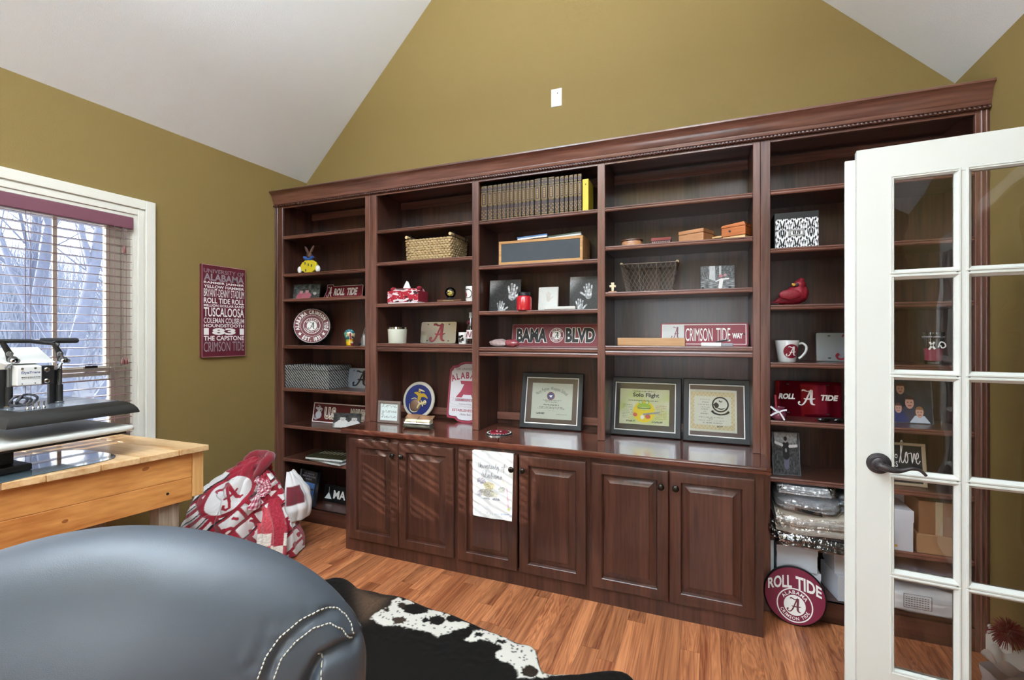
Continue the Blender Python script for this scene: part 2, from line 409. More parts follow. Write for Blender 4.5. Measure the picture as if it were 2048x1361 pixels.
# left wall with the blind window and one window added beside the photographer for fill
WY0, WY1, WZ0, WZ1 = .62, 1.716, .76, 2.07
SY0, SY1, SZ0, SZ1 = -1.25, .12, .76, 2.07
m = MB(); a, b = XL - .14, XL
m.box(a, b, YF - .1, YB, -.06, WZ0); m.box(a, b, YF - .1, YB, WZ1, EAVE + .05)
m.box(a, b, YF - .1, SY0, WZ0, WZ1); m.box(a, b, SY1, WY0, WZ0, WZ1); m.box(a, b, WY1, YB, WZ0, WZ1)
structure(m.build('wall_left', M['olive'], merge=False), 'olive green wall around the window')
# right wall with the doorway of the french doors
DY0, DY1, DZ = .60, 2.00, 2.06
m = MB(); a, b = XR, XR + .12
m.box(a, b, DY1, YB, -.06, EAVE + .05); m.box(a, b, YF - .1, DY0, -.06, EAVE + .05); m.box(a, b, DY0, DY1, DZ, EAVE + .05)
structure(m.build('wall_right', M['olive']), 'olive green wall behind the glazed door')
FX0, FX1, FZ0, FZ1 = -.98, .48, 1.08, 2.02
m = MB(); a, b = YF - .14, YF
m.box(XL - .1, FX0, a, b, -.06, EAVE); m.box(FX1, XR + .1, a, b, -.06, EAVE); m.box(FX0, FX1, a, b, -.06, FZ0); m.box(FX0, FX1, a, b, FZ1, EAVE)
m.prism([(XL - .1, EAVE), (XR + .1, EAVE), (RX, RZ)], a, b, 'y'); structure(m.build('wall_front', M['olive']))
def slab(p0, p1, t=.08):
    d = Vector((p1[0] - p0[0], p1[1] - p0[1])); n_ = Vector((-d.y, d.x)).normalized() * t
    if n_.y < 0: n_ = -n_
    return [p0, p1, (p1[0] + n_.x, p1[1] + n_.y), (p0[0] + n_.x, p0[1] + n_.y)]
m = MB(); m.prism(slab((XL - .12, 2.656 - .12), (RX, RZ)), YF - .14, YB + .1, 'y'); m.prism(slab((RX, RZ), (XR + .14, 2.64 - .14)), YF - .14, YB + .1, 'y')
structure(m.build('ceiling', M['ceil']), 'white vaulted ceiling sloping up from both side walls')
# hall beyond the doorway
m = MB(); m.box(2.6, 2.7, -.3, 2.9, -.06, 2.65); m.box(XR + .12, 2.7, 2.8, 2.9, -.06, 2.65); m.box(XR + .12, 2.7, -.4, -.3, -.06, 2.65); m.box(XR + .12, 2.7, -.4, 2.9, 2.6, 2.65)
structure(m.build('wall_hall', M['olive']))
# added unseen walls outside that block the low sun from the two rear windows
m = MB(); m.box(XL - 2.6, XL - .14, -1.75, -1.5, -1, 3.2); structure(m.build('sun_blocker', plain('sun blocker grey', (150, 150, 146), rough=.8)))
m = MB(); m.box(-1.55, -1.3, -4.6, YF - .14, -1, 3.2); structure(m.build('sun_blocker', bpy.data.materials['sun blocker grey']))
# baseboards
def baseboard_profile():
    return [(0, 0), (.016, 0), (.016, .088), (.014, .094), (.0145, .097), (.012, .106), (.007, .114), (.007, .118), (.012, .124), (.012, .130), (.008, .134), (0, .134)]
m = MB(); m.prism([(XR - a, b) for a, b in baseboard_profile()], DY1 + .075, FACE + .02, 'y'); structure(m.build('baseboard_right', M['trim'], smooth=35), 'white moulded baseboard along the right wall')
m = MB(); m.prism([(XL + a, b) for a, b in baseboard_profile()], YF, FACE + .02, 'y'); structure(m.build('baseboard_left', M['trim'], smooth=35), 'white moulded baseboard under the window')
# door casing
m = MB(); m.box(XR - .02, XR + .14, DY1, DY1 + .07, 0, DZ + .07); m.box(XR - .02, XR + .14, DY0 - .07, DY0, 0, DZ + .07); m.box(XR - .02, XR + .14, DY0, DY1, DZ, DZ + .07)
structure(m.build('trim_1', M['trim'], bevel=.003), 'white casing of the doorway')

# ------------------------------------------------------------------ windows
def casing(o, x, y0, y1, z0, z1, wd, sgn, sill=True):
    for (ins, th, out) in ((0, .014, 0), (.0, .021, .055), (.070, .018, .020)): pass
    for part in range(4):
        if part == 3 and not sill: continue
        m = MB()
        for (c0, c1, th) in ((0, .020, .012), (.020, .052, .019), (.052, .060, .013), (.060, wd, .024)):
            if part == 0: m.box(*sorted((x, x + sgn * th)), y1 + c0, y1 + c1, z0 - .02, z1 + c1)
            elif part == 1: m.box(*sorted((x, x + sgn * th)), y0 - c1, y0 - c0, z0 - .02, z1 + c1)
            elif part == 2: m.box(*sorted((x, x + sgn * th)), y0 - c0, y1 + c0, z1 + c0, z1 + c1)
        if part == 3: m.box(*sorted((x - sgn * .02, x + sgn * .06)), y0 - .12, y1 + .12, z0 - .045, z0); m.box(*sorted((x, x + sgn * .02)), y0 - .1, y1 + .1, z0 - .13, z0 - .045)
        m.build('sill' if part == 3 else 'casing', M['trim'], o, bevel=.002, seg=1)
win = thing('window_1', 'white framed window with grille bars behind the blind', None); win['kind'] = 'structure'
casing(win, XL, WY0, WY1, WZ0, WZ1, .113, 1)
m = MB()
m.box(XL - .14, XL + .002, WY1 - .012, WY1, WZ0, WZ1); m.box(XL - .14, XL + .002, WY0, WY0 + .012, WZ0, WZ1); m.box(XL - .14, XL + .002, WY0, WY1, WZ1 - .012, WZ1); m.box(XL - .14, XL + .002, WY0, WY1, WZ0, WZ0 + .012)
m.build('jamb', M['trim'], win)
GX = -3.16; GY0, GY1 = .72, 1.628; MR = 1.185
def sash(zb, zt, gx, cols):
    s = MB(); yo = .074
    s.box(gx - .018, gx + .018, GY1, GY1 + yo, zb, zt); s.box(gx - .018, gx + .018, GY0 - yo, GY0, zb, zt)
    s.box(gx - .018, gx + .018, GY0, GY1, zt - .045, zt); s.box(gx - .018, gx + .018, GY0, GY1, zb, zb + .05)
    so = s.build('sash', M['trim'], win, bevel=.003, seg=1)
    MB().box(gx - .003, gx + .003, GY0, GY1, zb + .05, zt - .045).build('pane', M['glass'], so)
    for k in range(1, cols):
        y = GY1 - (GY1 - GY0) * k / cols
        MB().box(gx + .003, gx + .012, y - .009, y + .009, zb + .05, zt - .045).build('muntin', M['trim'], so)
sash(MR - .02, WZ1 - .012, GX - .02, 4); sash(WZ0 + .012, MR + .025, GX + .02, 4)
MB().box(GX + .038, GX + .056, 1.50, 1.56, MR + .025, MR + .038).build('latch', M['bronze'], win, bevel=.003)
for nm, (y0, y1, z0, z1) in (('fill_window', (SY0, SY1, SZ0, SZ1)),):  # added window, never in view, around the left fill lamp
    wo = thing(nm, 'added white framed window for left fill light, out of view', None); wo['kind'] = 'structure'
    casing(wo, XL, y0, y1, z0, z1, .113, 1)
    m = MB(); m.box(XL - .1, XL - .06, y0, y0 + .05, z0, z1); m.box(XL - .1, XL - .06, y1 - .05, y1, z0, z1); m.box(XL - .1, XL - .06, y0, y1, z0, z0 + .05); m.box(XL - .1, XL - .06, y0, y1, z1 - .05, z1); m.box(XL - .1, XL - .06, (y0 + y1) / 2 - .02, (y0 + y1) / 2 + .02, z0, z1)
    m.build('sash', M['trim'], wo); MB().box(XL - .083, XL - .077, y0 + .05, y1 - .05, z0 + .05, z1 - .05).build('pane', M['glass'], wo)
wo = thing('window_3', 'white framed window in the wall behind the photographer', None); wo['kind'] = 'structure'
m = MB(); m.box(FX0 - .1, FX1 + .1, YF, YF + .02, FZ1, FZ1 + .1); m.box(FX0 - .1, FX0, YF, YF + .02, FZ0, FZ1); m.box(FX1, FX1 + .1, YF, YF + .02, FZ0, FZ1); m.box(FX0 - .12, FX1 + .12, YF, YF + .05, FZ0 - .05, FZ0); m.build('casing', M['trim'], wo)
m = MB(); m.box(FX0, FX0 + .05, YF - .1, YF - .06, FZ0, FZ1); m.box(FX1 - .05, FX1, YF - .1, YF - .06, FZ0, FZ1); m.box(FX0, FX1, YF - .1, YF - .06, FZ0, FZ0 + .05); m.box(FX0, FX1, YF - .1, YF - .06, FZ1 - .05, FZ1)
for k in (1, 2): m.box(lerp(FX0, FX1, k / 3) - .012, lerp(FX0, FX1, k / 3) + .012, YF - .1, YF - .06, FZ0, FZ1)
m.box(FX0, FX1, YF - .1, YF - .06, 1.49, 1.52); m.build('sash', M['trim'], wo); MB().box(FX0 + .05, FX1 - .05, YF - .083, YF - .077, FZ0 + .05, FZ1 - .05).build('pane', M['glass'], wo)

# blind
bl = thing('window_blind', 'maroon wooden slat blind with valance, lowered and open, in the window', 'blind', (-3.06, 1.17, 2.06))
bm_ = plain('maroon blind slat', (122, 92, 94), rough=.22, coat=1.0)
MB().box(-.012, .012, -.53, .535, -.062, .006).build('valance', plain('maroon valance', (124, 78, 92), rough=.4), bl, bevel=.004)
sm_ = MB(); n_ = 7
prof = [(-.025 + .05 * k / n_, .0022 * math.sin(PI * k / n_)) for k in range(n_ + 1)]
poly = [(x, z + .0016) for x, z in prof] + [(x, z - .0016) for x, z in reversed(prof)]
sm_.prism(poly, -.525, .525, 'y'); s0 = sm_.build('slat', bm_, bl, smooth=40)
s0.location = (-.012, 0, 1.94 + .044 - 2.06); s0.rotation_euler = (0, R(1), 0)
for k in range(1, 27):
    c = s0.copy(); link(c, bl); c.location = (-.012, 0, 1.984 - .0441 * k - 2.06)
MB().box(-.037, .013, -.525, .525, -1.262, -1.247).build('bottom_rail', bm_, bl, bevel=.003)
cordm = plain('maroon cord', (116, 92, 94), rough=.8)
for y in (.44, .085, -.27):
    for dx in (-.036, .012):
        m = MB(); m.tube([(dx, y, -.05), (dx, y, -1.25)], .0012, 5); m.build('ladder_cord', cordm, bl)
for y, zb in ((.484, -.17), (.478, -.80), (.494, -.80)):
    MB().tube([(.016, y, -.06), (.017, y, zb)], .0013, 5).build('pull_cord', cordm, bl)
    MB().lathe([(.002, zb + .004), (.005, zb), (.009, zb - .02), (.008, zb - .034), (0, zb - .036)], 10, (.017, y, 0)).build('tassel', plain('maroon tassel', (120, 72, 70), rough=.35) if zb == -.17 else bpy.data.materials['maroon tassel'], bl, smooth=60)

# ------------------------------------------------------------------ outside
def hz_h(x, y):
    t = max(0, min(1, (-x - 5) / 21)); return -.9 + 3.9 * sm(t) + .15 * nz(x, y, 0, .35)
m = MB(); m.grid(lambda u, v: (lerp(-3.6, -60, u ** 1.5), lerp(-30, 60, v), hz_h(lerp(-3.6, -60, u ** 1.5), lerp(-30, 60, v))), 60, 60)
structure(m.build('ground', plain('hazed winter grass', (150, 154, 164), rough=.95, noise_amt=.25, scale=3), smooth=180), 'pale winter hillside outside the window')  # haze of distance put into the ground, bark and brush colours
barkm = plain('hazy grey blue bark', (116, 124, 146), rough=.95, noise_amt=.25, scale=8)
def tree(base, h, lean, r, seed, label):
    rg = random.Random(seed); t = thing('bare_tree', label, 'tree', base, 0, 'bare trees outside the window')
    tm = MB(); bm2 = MB()
    def branch(mb, p, d, ln, rad, lev):
        pts = [p]; rs = [rad]; n = 6
        for k in range(n):
            d = (d + Vector((rg.uniform(-.16, .16), rg.uniform(-.16, .16), rg.uniform(-.05, .12)))).normalized(); p = p + d * ln / n
            pts.append(p); rs.append(rad * (1 - .75 * (k + 1) / n))
        mb.tube(pts, rs, 6 if lev < 2 else 4)
        if lev < 4:
            for k in range((7, 6, 5, 4)[lev]):
                i = rg.randint(1, n); q = pts[i]; dd = (d + Vector((rg.uniform(-.9, .9), rg.uniform(-.9, .9), rg.uniform(-.1, .8)))).normalized()
                branch(bm2, q, dd, ln * rg.uniform(.35, .6), max(.004, rs[i] * .5), lev + 1)
    branch(tm, Vector((0, 0, 0)), Vector(lean).normalized(), h, r, 0)
    tm.build('trunk', barkm, t, smooth=60); bm2.build('branches', barkm, t, smooth=60, kind='stuff')
for k, (x, y, h, ln, r) in enumerate([(-9.5, 4.1, 9, (0, .22, 1), .12), (-10.5, 5.0, 8, (0, .55, 1), .10), (-8.5, 4.9, 7, (0, .5, 1), .07), (-13, 5.2, 10, (.1, .1, 1), .13), (-11.5, 6.9, 8, (0, .45, 1), .09), (-14, 8.2, 9, (0, .2, 1), .12), (-16, 6.6, 10, (0, -.1, 1), .11)]):
    tree((x, y, hz_h(x, y) - .05), h, ln, r, 11 + k, ['thick bare tree trunk rising nearest the window', 'leaning bare tree behind the thick trunk', 'slender leaning bare tree in the middle of the window', 'tall upright bare tree far up the slope', 'thin bare tree by the right sash of the window', 'spindly bare tree on the skyline seen through the blind', 'straight distant bare tree on the skyline'][k])
m = MB(); rg = random.Random(5)
for k in range(2600):
    x = rg.uniform(-34, -12); y = rg.uniform(.5, 1.1) * (-x) * .42 + rg.uniform(-1.5, 2.5); z = hz_h(x, y); h = rg.uniform(.6, 2.4)
    p = Vector((x, y, z)); q = p + Vector((rg.uniform(-.5, .5), rg.uniform(-.6, .6), h)); mid = (p + q) / 2 + Vector((0, rg.uniform(-.2, .2), 0))
    m.tube([p, mid, q], [.018, .012, .004], 3, cap=False)
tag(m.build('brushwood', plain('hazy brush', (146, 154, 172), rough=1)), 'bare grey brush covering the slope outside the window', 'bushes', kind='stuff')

# ------------------------------------------------------------------ cabinetry
XS = [(-2.999, -2.219), (-2.124, -1.378), (-1.332, -.576), (-.533, .219), (.298, 1.092)]
TOPZ = 2.36; WT = .789
ch, chx = M['cherry'], M['cherryx']
def shelf(par, x0, x1, z, thick=.024, dbl=False):
    nose = [(0, 0), (-.006, .001), (-.010, .006), (-.010, .010), (-.006, .013), (-.006, .016), (-.009, .019), (-.006, .025), (0, .026)]
    d = .036 if dbl else 0
    m = MB(); m.box(x0 + .001, x1 - .001, FACE + .014, YB - .013, z - thick, z - .0002); so = m.build('shelf', chx, par, world=True)
    m = MB(); m.prism([(FACE + .013 + a, z - .026 + b) for a, b in nose], x0 + .001, x1 - .001, 'x')
    if dbl: m.prism([(FACE + .013 + a * .8, z - .056 + b) for a, b in nose], x0 + .001, x1 - .001, 'x'); m.box(x0, x1, FACE + .016, FACE + .04, z - .05, z - .02)
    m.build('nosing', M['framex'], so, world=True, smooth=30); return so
def side(par, x0, x1, z0, z1): return MB().box(x0, x1, FACE + .02, YB - .004, z0, z1).build('side_panel', ch, par, world=True)
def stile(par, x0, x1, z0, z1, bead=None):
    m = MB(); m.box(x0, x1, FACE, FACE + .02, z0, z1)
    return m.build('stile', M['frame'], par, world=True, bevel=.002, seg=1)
def backp(par, x0, x1, z0, z1):
    return MB().box(x0, x1, YB - .012, YB - .004, z0, z1).build('back_panel', ch, par, world=True)
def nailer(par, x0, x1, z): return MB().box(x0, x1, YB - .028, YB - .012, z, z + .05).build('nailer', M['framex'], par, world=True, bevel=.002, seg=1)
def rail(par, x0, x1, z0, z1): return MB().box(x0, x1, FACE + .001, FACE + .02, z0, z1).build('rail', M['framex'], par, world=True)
def tall(name_label, x0, x1, op, shelves, loc):
    t = thing('bookcase', name_label, 'bookcase', loc)
    a, b = op
    side(t, a - .019, a, .0, TOPZ + .06); side(t, b, b + .019, .0, TOPZ + .06); backp(t, a, b, .08, TOPZ + .06)
    stile(t, x0, a, 0, TOPZ + .1); stile(t, b, x1, 0, TOPZ + .1); rail(t, a, b, TOPZ, TOPZ + .1)
    MB().box(a, b, FACE + .02, YB - .012, TOPZ + .03, TOPZ + .05).build('top_panel', chx, t, world=True)
    nailer(t, a, b, TOPZ - .03)
    for z in shelves: shelf(t, a, b, z)
    MB().box(a, b, FACE + .002, YB - .012, .08, .10).build('bottom_deck', chx, t, world=True)
    MB().box(a, b, FACE + .001, FACE + .02, 0, .10).build('toe_board', chx, t, world=True)
    return t
B1 = tall('tall cherry bookcase bay against the window wall', XL + .0005, -2.1805, XS[0], (2.149, 1.861, 1.669, 1.313, .989, .706, .452), (-2.63, 2.855, 0))
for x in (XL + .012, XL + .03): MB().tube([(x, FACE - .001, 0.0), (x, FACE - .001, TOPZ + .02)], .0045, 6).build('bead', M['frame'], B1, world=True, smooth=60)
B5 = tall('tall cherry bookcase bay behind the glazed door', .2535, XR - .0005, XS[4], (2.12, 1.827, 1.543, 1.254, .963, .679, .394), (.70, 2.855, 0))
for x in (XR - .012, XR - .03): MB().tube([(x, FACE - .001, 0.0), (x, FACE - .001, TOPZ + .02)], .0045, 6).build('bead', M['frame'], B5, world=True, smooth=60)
H = thing('bookcase_hutch', 'three bay cherry bookcase hutch standing on the worktop', 'bookcase', (-.963, 2.855, WT))
z0 = WT + .0005
side(H, -2.1795, -2.124 - .0, z0, TOPZ + .06); side(H, -1.378, -1.332, z0, TOPZ + .06); side(H, -.576, -.533, z0, TOPZ + .06); side(H, .219, .2525, z0, TOPZ + .06)
stile(H, -2.1795, -2.124, z0, TOPZ + .1); stile(H, -1.378, -1.332, z0, TOPZ + .1); stile(H, -.576, -.533, z0, TOPZ + .1); stile(H, .219, .2525, z0, TOPZ + .1)
for i, zz in ((1, (2.12, 1.896, 1.609)), (2, (2.115, 1.829, 1.542)), (3, (2.118, 1.896, 1.635))):
    a, b = XS[i]; backp(H, a, b, z0, TOPZ + .06); rail(H, a, b, TOPZ, TOPZ + .1); nailer(H, a, b, TOPZ - .03); nailer(H, a, b, .815)
    MB().box(a, b, FACE + .02, YB - .012, TOPZ + .03, TOPZ + .05).build('top_panel', chx, H, world=True)
    for z in zz: shelf(H, a, b, z)
    shelf(H, a, b, {1: 1.334, 2: 1.315, 3: 1.331}[i], dbl=True)
# crown
cr = thing('crown_molding', 'cherry crown moulding with rope trim along the bookcase top', 'molding', (-.97, FACE, TOPZ + .05))
pr = [(.0, .10), (-.001, .0), (-.010, .0), (-.013, .006), (-.013, .018), (-.016, .022), (-.017, .028), (-.022, .036), (-.024, .050), (-.030, .064), (-.041, .076), (-.049, .081), (-.052, .084), (-.052, .092), (-.046, .096), (.0, .10)]
pr = [(FACE - .0005 + a, 2.392 + b) for a, b in pr[1:]]
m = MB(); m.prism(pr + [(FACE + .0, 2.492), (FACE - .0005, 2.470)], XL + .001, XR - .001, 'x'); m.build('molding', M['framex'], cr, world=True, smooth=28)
m = MB(); nn = 1060
def rope(u, v):
    x = lerp(XL + .004, XR - .004, v); a = 2 * PI * u; tw = x / .034 * 2 * PI
    r = .0105 * (.52 + .48 * abs(math.cos((a - tw * 1.0) * 1.0)))
    return (x, FACE - .0075 + r * math.cos(a), 2.381 + r * 1.05 * math.sin(a))
m.grid(rope, 12, nn, wrap=True); m.build('rope_trim', M['rope'], cr, world=True, smooth=180)
MB().box(XL + .002, XR - .002, FACE - .004, FACE - .0004, 2.373, 2.395).build('fillet', M['rope'], cr, world=True)

# base cabinets
cabx = [(-2.173, -1.351, -2.132, -1.753, -1.750, -1.365), (-1.351, -.5655, -1.336, -.967, -.955, -.580), (-.5655, .243, -.551, -.1705, -.1675, .208)]
cl = ['cherry double door base cabinet nearest the window', 'cherry double door base cabinet with a tea towel hung over one door', 'cherry double door base cabinet nearest the glazed door']
def cab_door(par, x0, x1, knob_x, open_=0.0):
    d = MB(); y = BASE - .0015; f = BASE - .021
    z0, z1 = .085, .729
    d.nest(x0, x1, z0, z1, [(0, y), (0, f + .006), (.003, f + .002), (.008, f), (.052, f), (.055, f + .003), (.058, f + .012), (.060, f + .0195)], fill=False)
    d.b.faces.new(d.vs([(x0, y, z0), (x1, y, z0), (x1, y, z1), (x0, y, z1)]))
    do = d.build('door', ch, par, world=True, smooth=25, merge=True)
    p = MB(); p.nest(x0, x1, z0, z1, [(.058, f + .019), (.060, f + .017), (.066, f + .016), (.094, f + .002), (.0945, f - .0005), (.100, f - .0005)]); pa = p.build('raised_panel', ch, do, world=True, smooth=20)
    k = MB(); k.lathe([(.006, 0), (.006, -.010), (.008, -.013), (.0145, -.016), (.0165, -.021), (.0155, -.026), (.010, -.0295), (.004, -.031), (0, -.0312)], 20, (knob_x, f, .650), 'y'); k.build('knob', M['knob'], do, world=True, smooth=50)
    return do
cabs = []
for i, (x0, x1, a0, a1, b0, b1) in enumerate(cabx):
    t = thing('base_cabinet', cl[i], 'cabinet', ((x0 + x1) / 2, 2.73, 0), 0, 'base cabinets under the worktop')
    m = MB(); e = .0004
    m.box(x0 + e, x0 + .018, BASE + .018, YB - .004, 0, WT - .033); m.box(x1 - .018, x1 - e, BASE + .018, YB - .004, 0, WT - .033); m.box(x0 + .018, x1 - .018, YB - .02, YB - .004, 0, WT - .033); m.box(x0 + .018, x1 - .018, BASE + .018, YB - .02, .07, .09)
    m.build('carcass', ch, t, world=True)
    m = MB(); m.box(x0 + e, a0 + .02, BASE, BASE + .018, 0, WT - .033); m.box(b1 - .02, x1 - e, BASE, BASE + .018, 0, WT - .033); m.box(a0 + .02, b1 - .02, BASE, BASE + .018, .71, WT - .033); m.box(a0 + .02, b1 - .02, BASE, BASE + .018, 0, .10)
    m.build('face_frame', ch, t, world=True)
    cab_door(t, a0, a1, (-1.784, -.994, -.205)[i]); cab_door(t, b0, b1, (-1.718, -.929, -.137)[i]); cabs.append(t)
wt = MB(); wp = [(YB - .004, WT - .031), (YB - .004, WT), (2.431, WT), (2.427, WT - .003), (2.425, WT - .008), (2.425, WT - .024), (2.428, WT - .031)]
wt.prism(wp, -2.1795, .2525, 'x')
wt.box(-2.1865, -2.1795, 2.425, FACE - .002, WT - .031, WT); wt.box(.2525, .272, 2.425, FACE - .002, WT - .031, WT)
tag(wt.build('worktop', M['cherrytop'], None, smooth=30), 'long polished cherry worktop over the base cabinets', 'worktop')

# ------------------------------------------------------------------ french doors
def french(name, label, fx, fy, ang, with_handle=True, mirror=False):
    t = thing(name, label, None, (fx, fy, .01), ang); t['kind'] = 'structure'
    Wd, Ht, Th = .635, 2.03, .036
    cols = [(.104, .267), (.303, .466)]; rows = [(1.617 - 1.93 + 1.93 + k * 0 - .343 * k, 0) for k in range(5)]
    rz = [(1.927 - .343 * k - .01 - .316, 1.927 - .343 * k - .01) for k in range(5)]
    for nm, b in (('stile', (0, .104, 0, Ht)), ('stile', (.466, Wd, 0, Ht)), ('rail', (.104, .466, 0, rz[-1][0])), ('rail', (.104, .466, rz[0][1], Ht)), ('mullion', (.267, .303, rz[-1][0], rz[0][1]))):
        m = MB(); m.box(b[0], b[1], .0, Th, b[2], b[3]) if nm != 'mullion' else m.box(b[0] + .006, b[1] - .006, .002, Th - .002, b[2], b[3])
        m.build(nm, M['doorwhite'], t)
    for (c0, c1) in cols:
        for k in range(4):
            m = MB(); m.box(c0 - .001, c1 + .001, .002, Th - .002, rz[k + 1][1] + .006, rz[k][0] - .006); m.build('muntin', M['doorwhite'], t)
        for (a, b) in rz:
            # sticking: sloped moulding round each pane
            m = MB()
            m.nest(c0 - .0, c1 + .0, a, b, [(-.012, .0015), (-.010, -.002), (-.006, -.002), (-.003, .003), (.002, .008), (.004, .012), (.004, .017)], fill=False)
            m.nest(c0, c1, a, b, [(-.012, Th - .0015), (-.008, Th + .001), (.002, Th - .008), (.004, Th - .012), (.004, .019)], fill=False)
            fr = m.build('pane_molding', M['doorwhite'], t, smooth=30)
            MB().box(c0 + .003, c1 - .003, .0165, .0195, a + .003, b - .003).build('pane', M['doorglass'], fr)
    if with_handle:
        MB().box(-.030, .012, Th, Th + .012, 0, Ht - .02).build('astragal', M['doorwhite'], t, bevel=.003)
        h = bpy.data.objects.new('handle', None); C.objects.link(h); h.parent = t; h.location = (.062, 0, .937)
        MB().lathe([(.0, -.001), (.034, -.001), (.036, -.004), (.034, -.007), (.027, -.009), (.024, -.013), (.020, -.013), (.016, -.016), (0, -.017)][1:], 28, (0, 0, 0), 'y').build('rosette', M['bronze'], h, smooth=35)
        m = MB(); m.lathe([(.0115, -.012), (.0115, -.046), (.009, -.050), (0, -.050)], 18, (0, 0, 0), 'y')
        pts = [(-.004, -.042, 0), (.012, -.044, -.004), (.030, -.046, -.0085), (.048, -.046, -.009), (.066, -.045, -.003), (.082, -.044, .003), (.096, -.043, .002), (.108, -.043, -.006), (.118, -.043, -.017)]
        rs_ = [.011, .0125, .0105, .008, .0062, .0056, .0054, .005, .0046]; m.tube(spl(pts, 4), [lerp(rs_[i // 4], rs_[min(8, i // 4 + 1)], i % 4 / 4) for i in range(33)], 12); m.build('lever', M['bronze'], h, smooth=60)
        MB().lathe([(.003, -.0095), (.003, -.0105), (0, -.0105)], 10, (-.022, 0, -.002), 'y').build('key_hole', M['blackprint'], h)
    return t
french('door_1', 'white glazed french door standing open at the right', .490, 2.008, R(-5.14))
french('door_2', 'second white glazed french door leaf beside the photographer', 1.100, -.055, R(90), with_handle=False)

# wall plate and wooden wall sign
wp_ = thing('wall_plate', 'small white blank outlet plate high on the back wall', 'wall plate', (-.915, YB, 2.90))
m = MB(); m.nest(-.036, .036, .0, .117, [(0, -.0002), (0, -.003), (.003, -.006)]); m.build('cover', M['white'], wp_, smooth=30)
MB().lathe([(.004, -.006), (.004, -.0072), (0, -.0072)], 12, (.008, 0, .085), 'y').build('port', M['blackprint'], wp_)
# ------------------------------------------------------------------ added fill lamp behind the photographer
pl = thing('fill_pendant', 'added metal bowl pendant for fill light, unseen behind the photographer', 'lamp', (-.95, -.75, 2.75))
MB().lathe([(.02, 0), (.14, .02), (.24, .08), (.30, .18), (.305, .18), (.295, .19), (.235, .10), (.13, .04), (0, .03)], 32).build('bowl', M['steel'], pl, smooth=40)
MB().tube([(0, 0, .02), (0, 0, 2.0)], .008, 8).build('stem', M['steel'], pl, smooth=60)
MB().ball((0, 0, .10), .045).build('bulb', plain('bulb glass', (250, 245, 235), rough=.3), pl, smooth=180)

# ------------------------------------------------------------------ cowhide rug
def cow_pts(l): return [on_z(px, py, 0).to_2d() for px, py in l]
OUT = cow_pts([(655, 1160), (668, 1156), (690, 1158), (706, 1170), (716, 1180), (745, 1184), (765, 1190), (800, 1194), (830, 1206), (862, 1220), (900, 1229), (940, 1247), (972, 1262), (1008, 1275), (1035, 1289), (1055, 1291), (1069, 1299), (1075, 1312), (1078, 1330), (1084, 1346), (1100, 1351), (1135, 1351), (1165, 1350), (1195, 1345), (1225, 1342), (1250, 1346), (1268, 1361)])
OUT += [Vector(p) for p in ((-.20, 1.86), (-.22, 1.74), (-.45, 1.70), (-.60, 1.66), (-.66, 1.50), (-.62, 1.20), (-.58, .85), (-.40, .62), (-.30, .42), (-.45, .30), (-.80, .42), (-1.1, .52), (-1.5, .50), (-1.9, .40), (-2.05, .50), (-1.95, .72), (-1.75, .95), (-1.72, 1.25), (-1.80, 1.55), (-2.0, 1.75), (-2.12, 1.95))]
WH1 = cow_pts([(740, 1240), (757, 1226), (775, 1218), (795, 1195), (806, 1205), (815, 1200), (835, 1213), (850, 1220), (870, 1222), (900, 1232), (925, 1245), (938, 1248), (940, 1256), (920, 1262), (890, 1273), (875, 1278), (862, 1270), (830, 1262), (795, 1256), (760, 1254)])
WH2 = cow_pts([(930, 1284), (945, 1266), (960, 1261), (985, 1264), (1005, 1275), (1035, 1289), (1058, 1290), (1072, 1300), (1077, 1325), (1084, 1347), (1140, 1349), (1090, 1359), (1040, 1361), (1035, 1350), (1028, 1336), (1000, 1325), (985, 1312), (1005, 1300), (985, 1288), (960, 1282), (940, 1290)])
BRN = cow_pts([(700, 1165), (745, 1186), (790, 1196), (770, 1222), (735, 1250), (715, 1250), (705, 1215)])
def inside(p, poly):
    c = False; n = len(poly); j = n - 1
    for i in range(n):
        a, b = poly[i], poly[j]
        if (a.y > p.y) != (b.y > p.y) and p.x < (b.x - a.x) * (p.y - a.y) / (b.y - a.y) + a.x: c = not c
        j = i
    return c
def edge_d(p, poly):
    d = min(seg_d(p.x, p.y, poly[i - 1].x, poly[i - 1].y, poly[i].x, poly[i].y) for i in range(len(poly)))
    return d if inside(p, poly) else -d
def smooth_poly(poly, it=2):
    for _ in range(it):
        q = []
        for i in range(len(poly)):
            a, b = poly[i], poly[(i + 1) % len(poly)]; q += [a * .75 + b * .25, a * .25 + b * .75]
        poly = q
    return poly
OUTS = smooth_poly(OUT, 1)
rg = bmesh.new(); step = .0075; vd = {}; cols = []
gx0 = min(p.x for p in OUTS); gx1 = max(p.x for p in OUTS); gy0 = min(p.y for p in OUTS); gy1 = max(p.y for p in OUTS)
SPOTS = [(874, 1244, 17, 9, 0), (852, 1244, 7, 5, 0), (831, 1221, 27, 11, .1), (804, 1214, 8, 6, .5), (798, 1244, 14, 6, .6), (774, 1223, 5, 4, .5), (913, 1240, 22, 7, 0), (957, 1273, 7, 4, 0), (1002, 1287, 10, 4, 0), (1060, 1347, 17, 11, .4)]     # dark spots measured on the hide
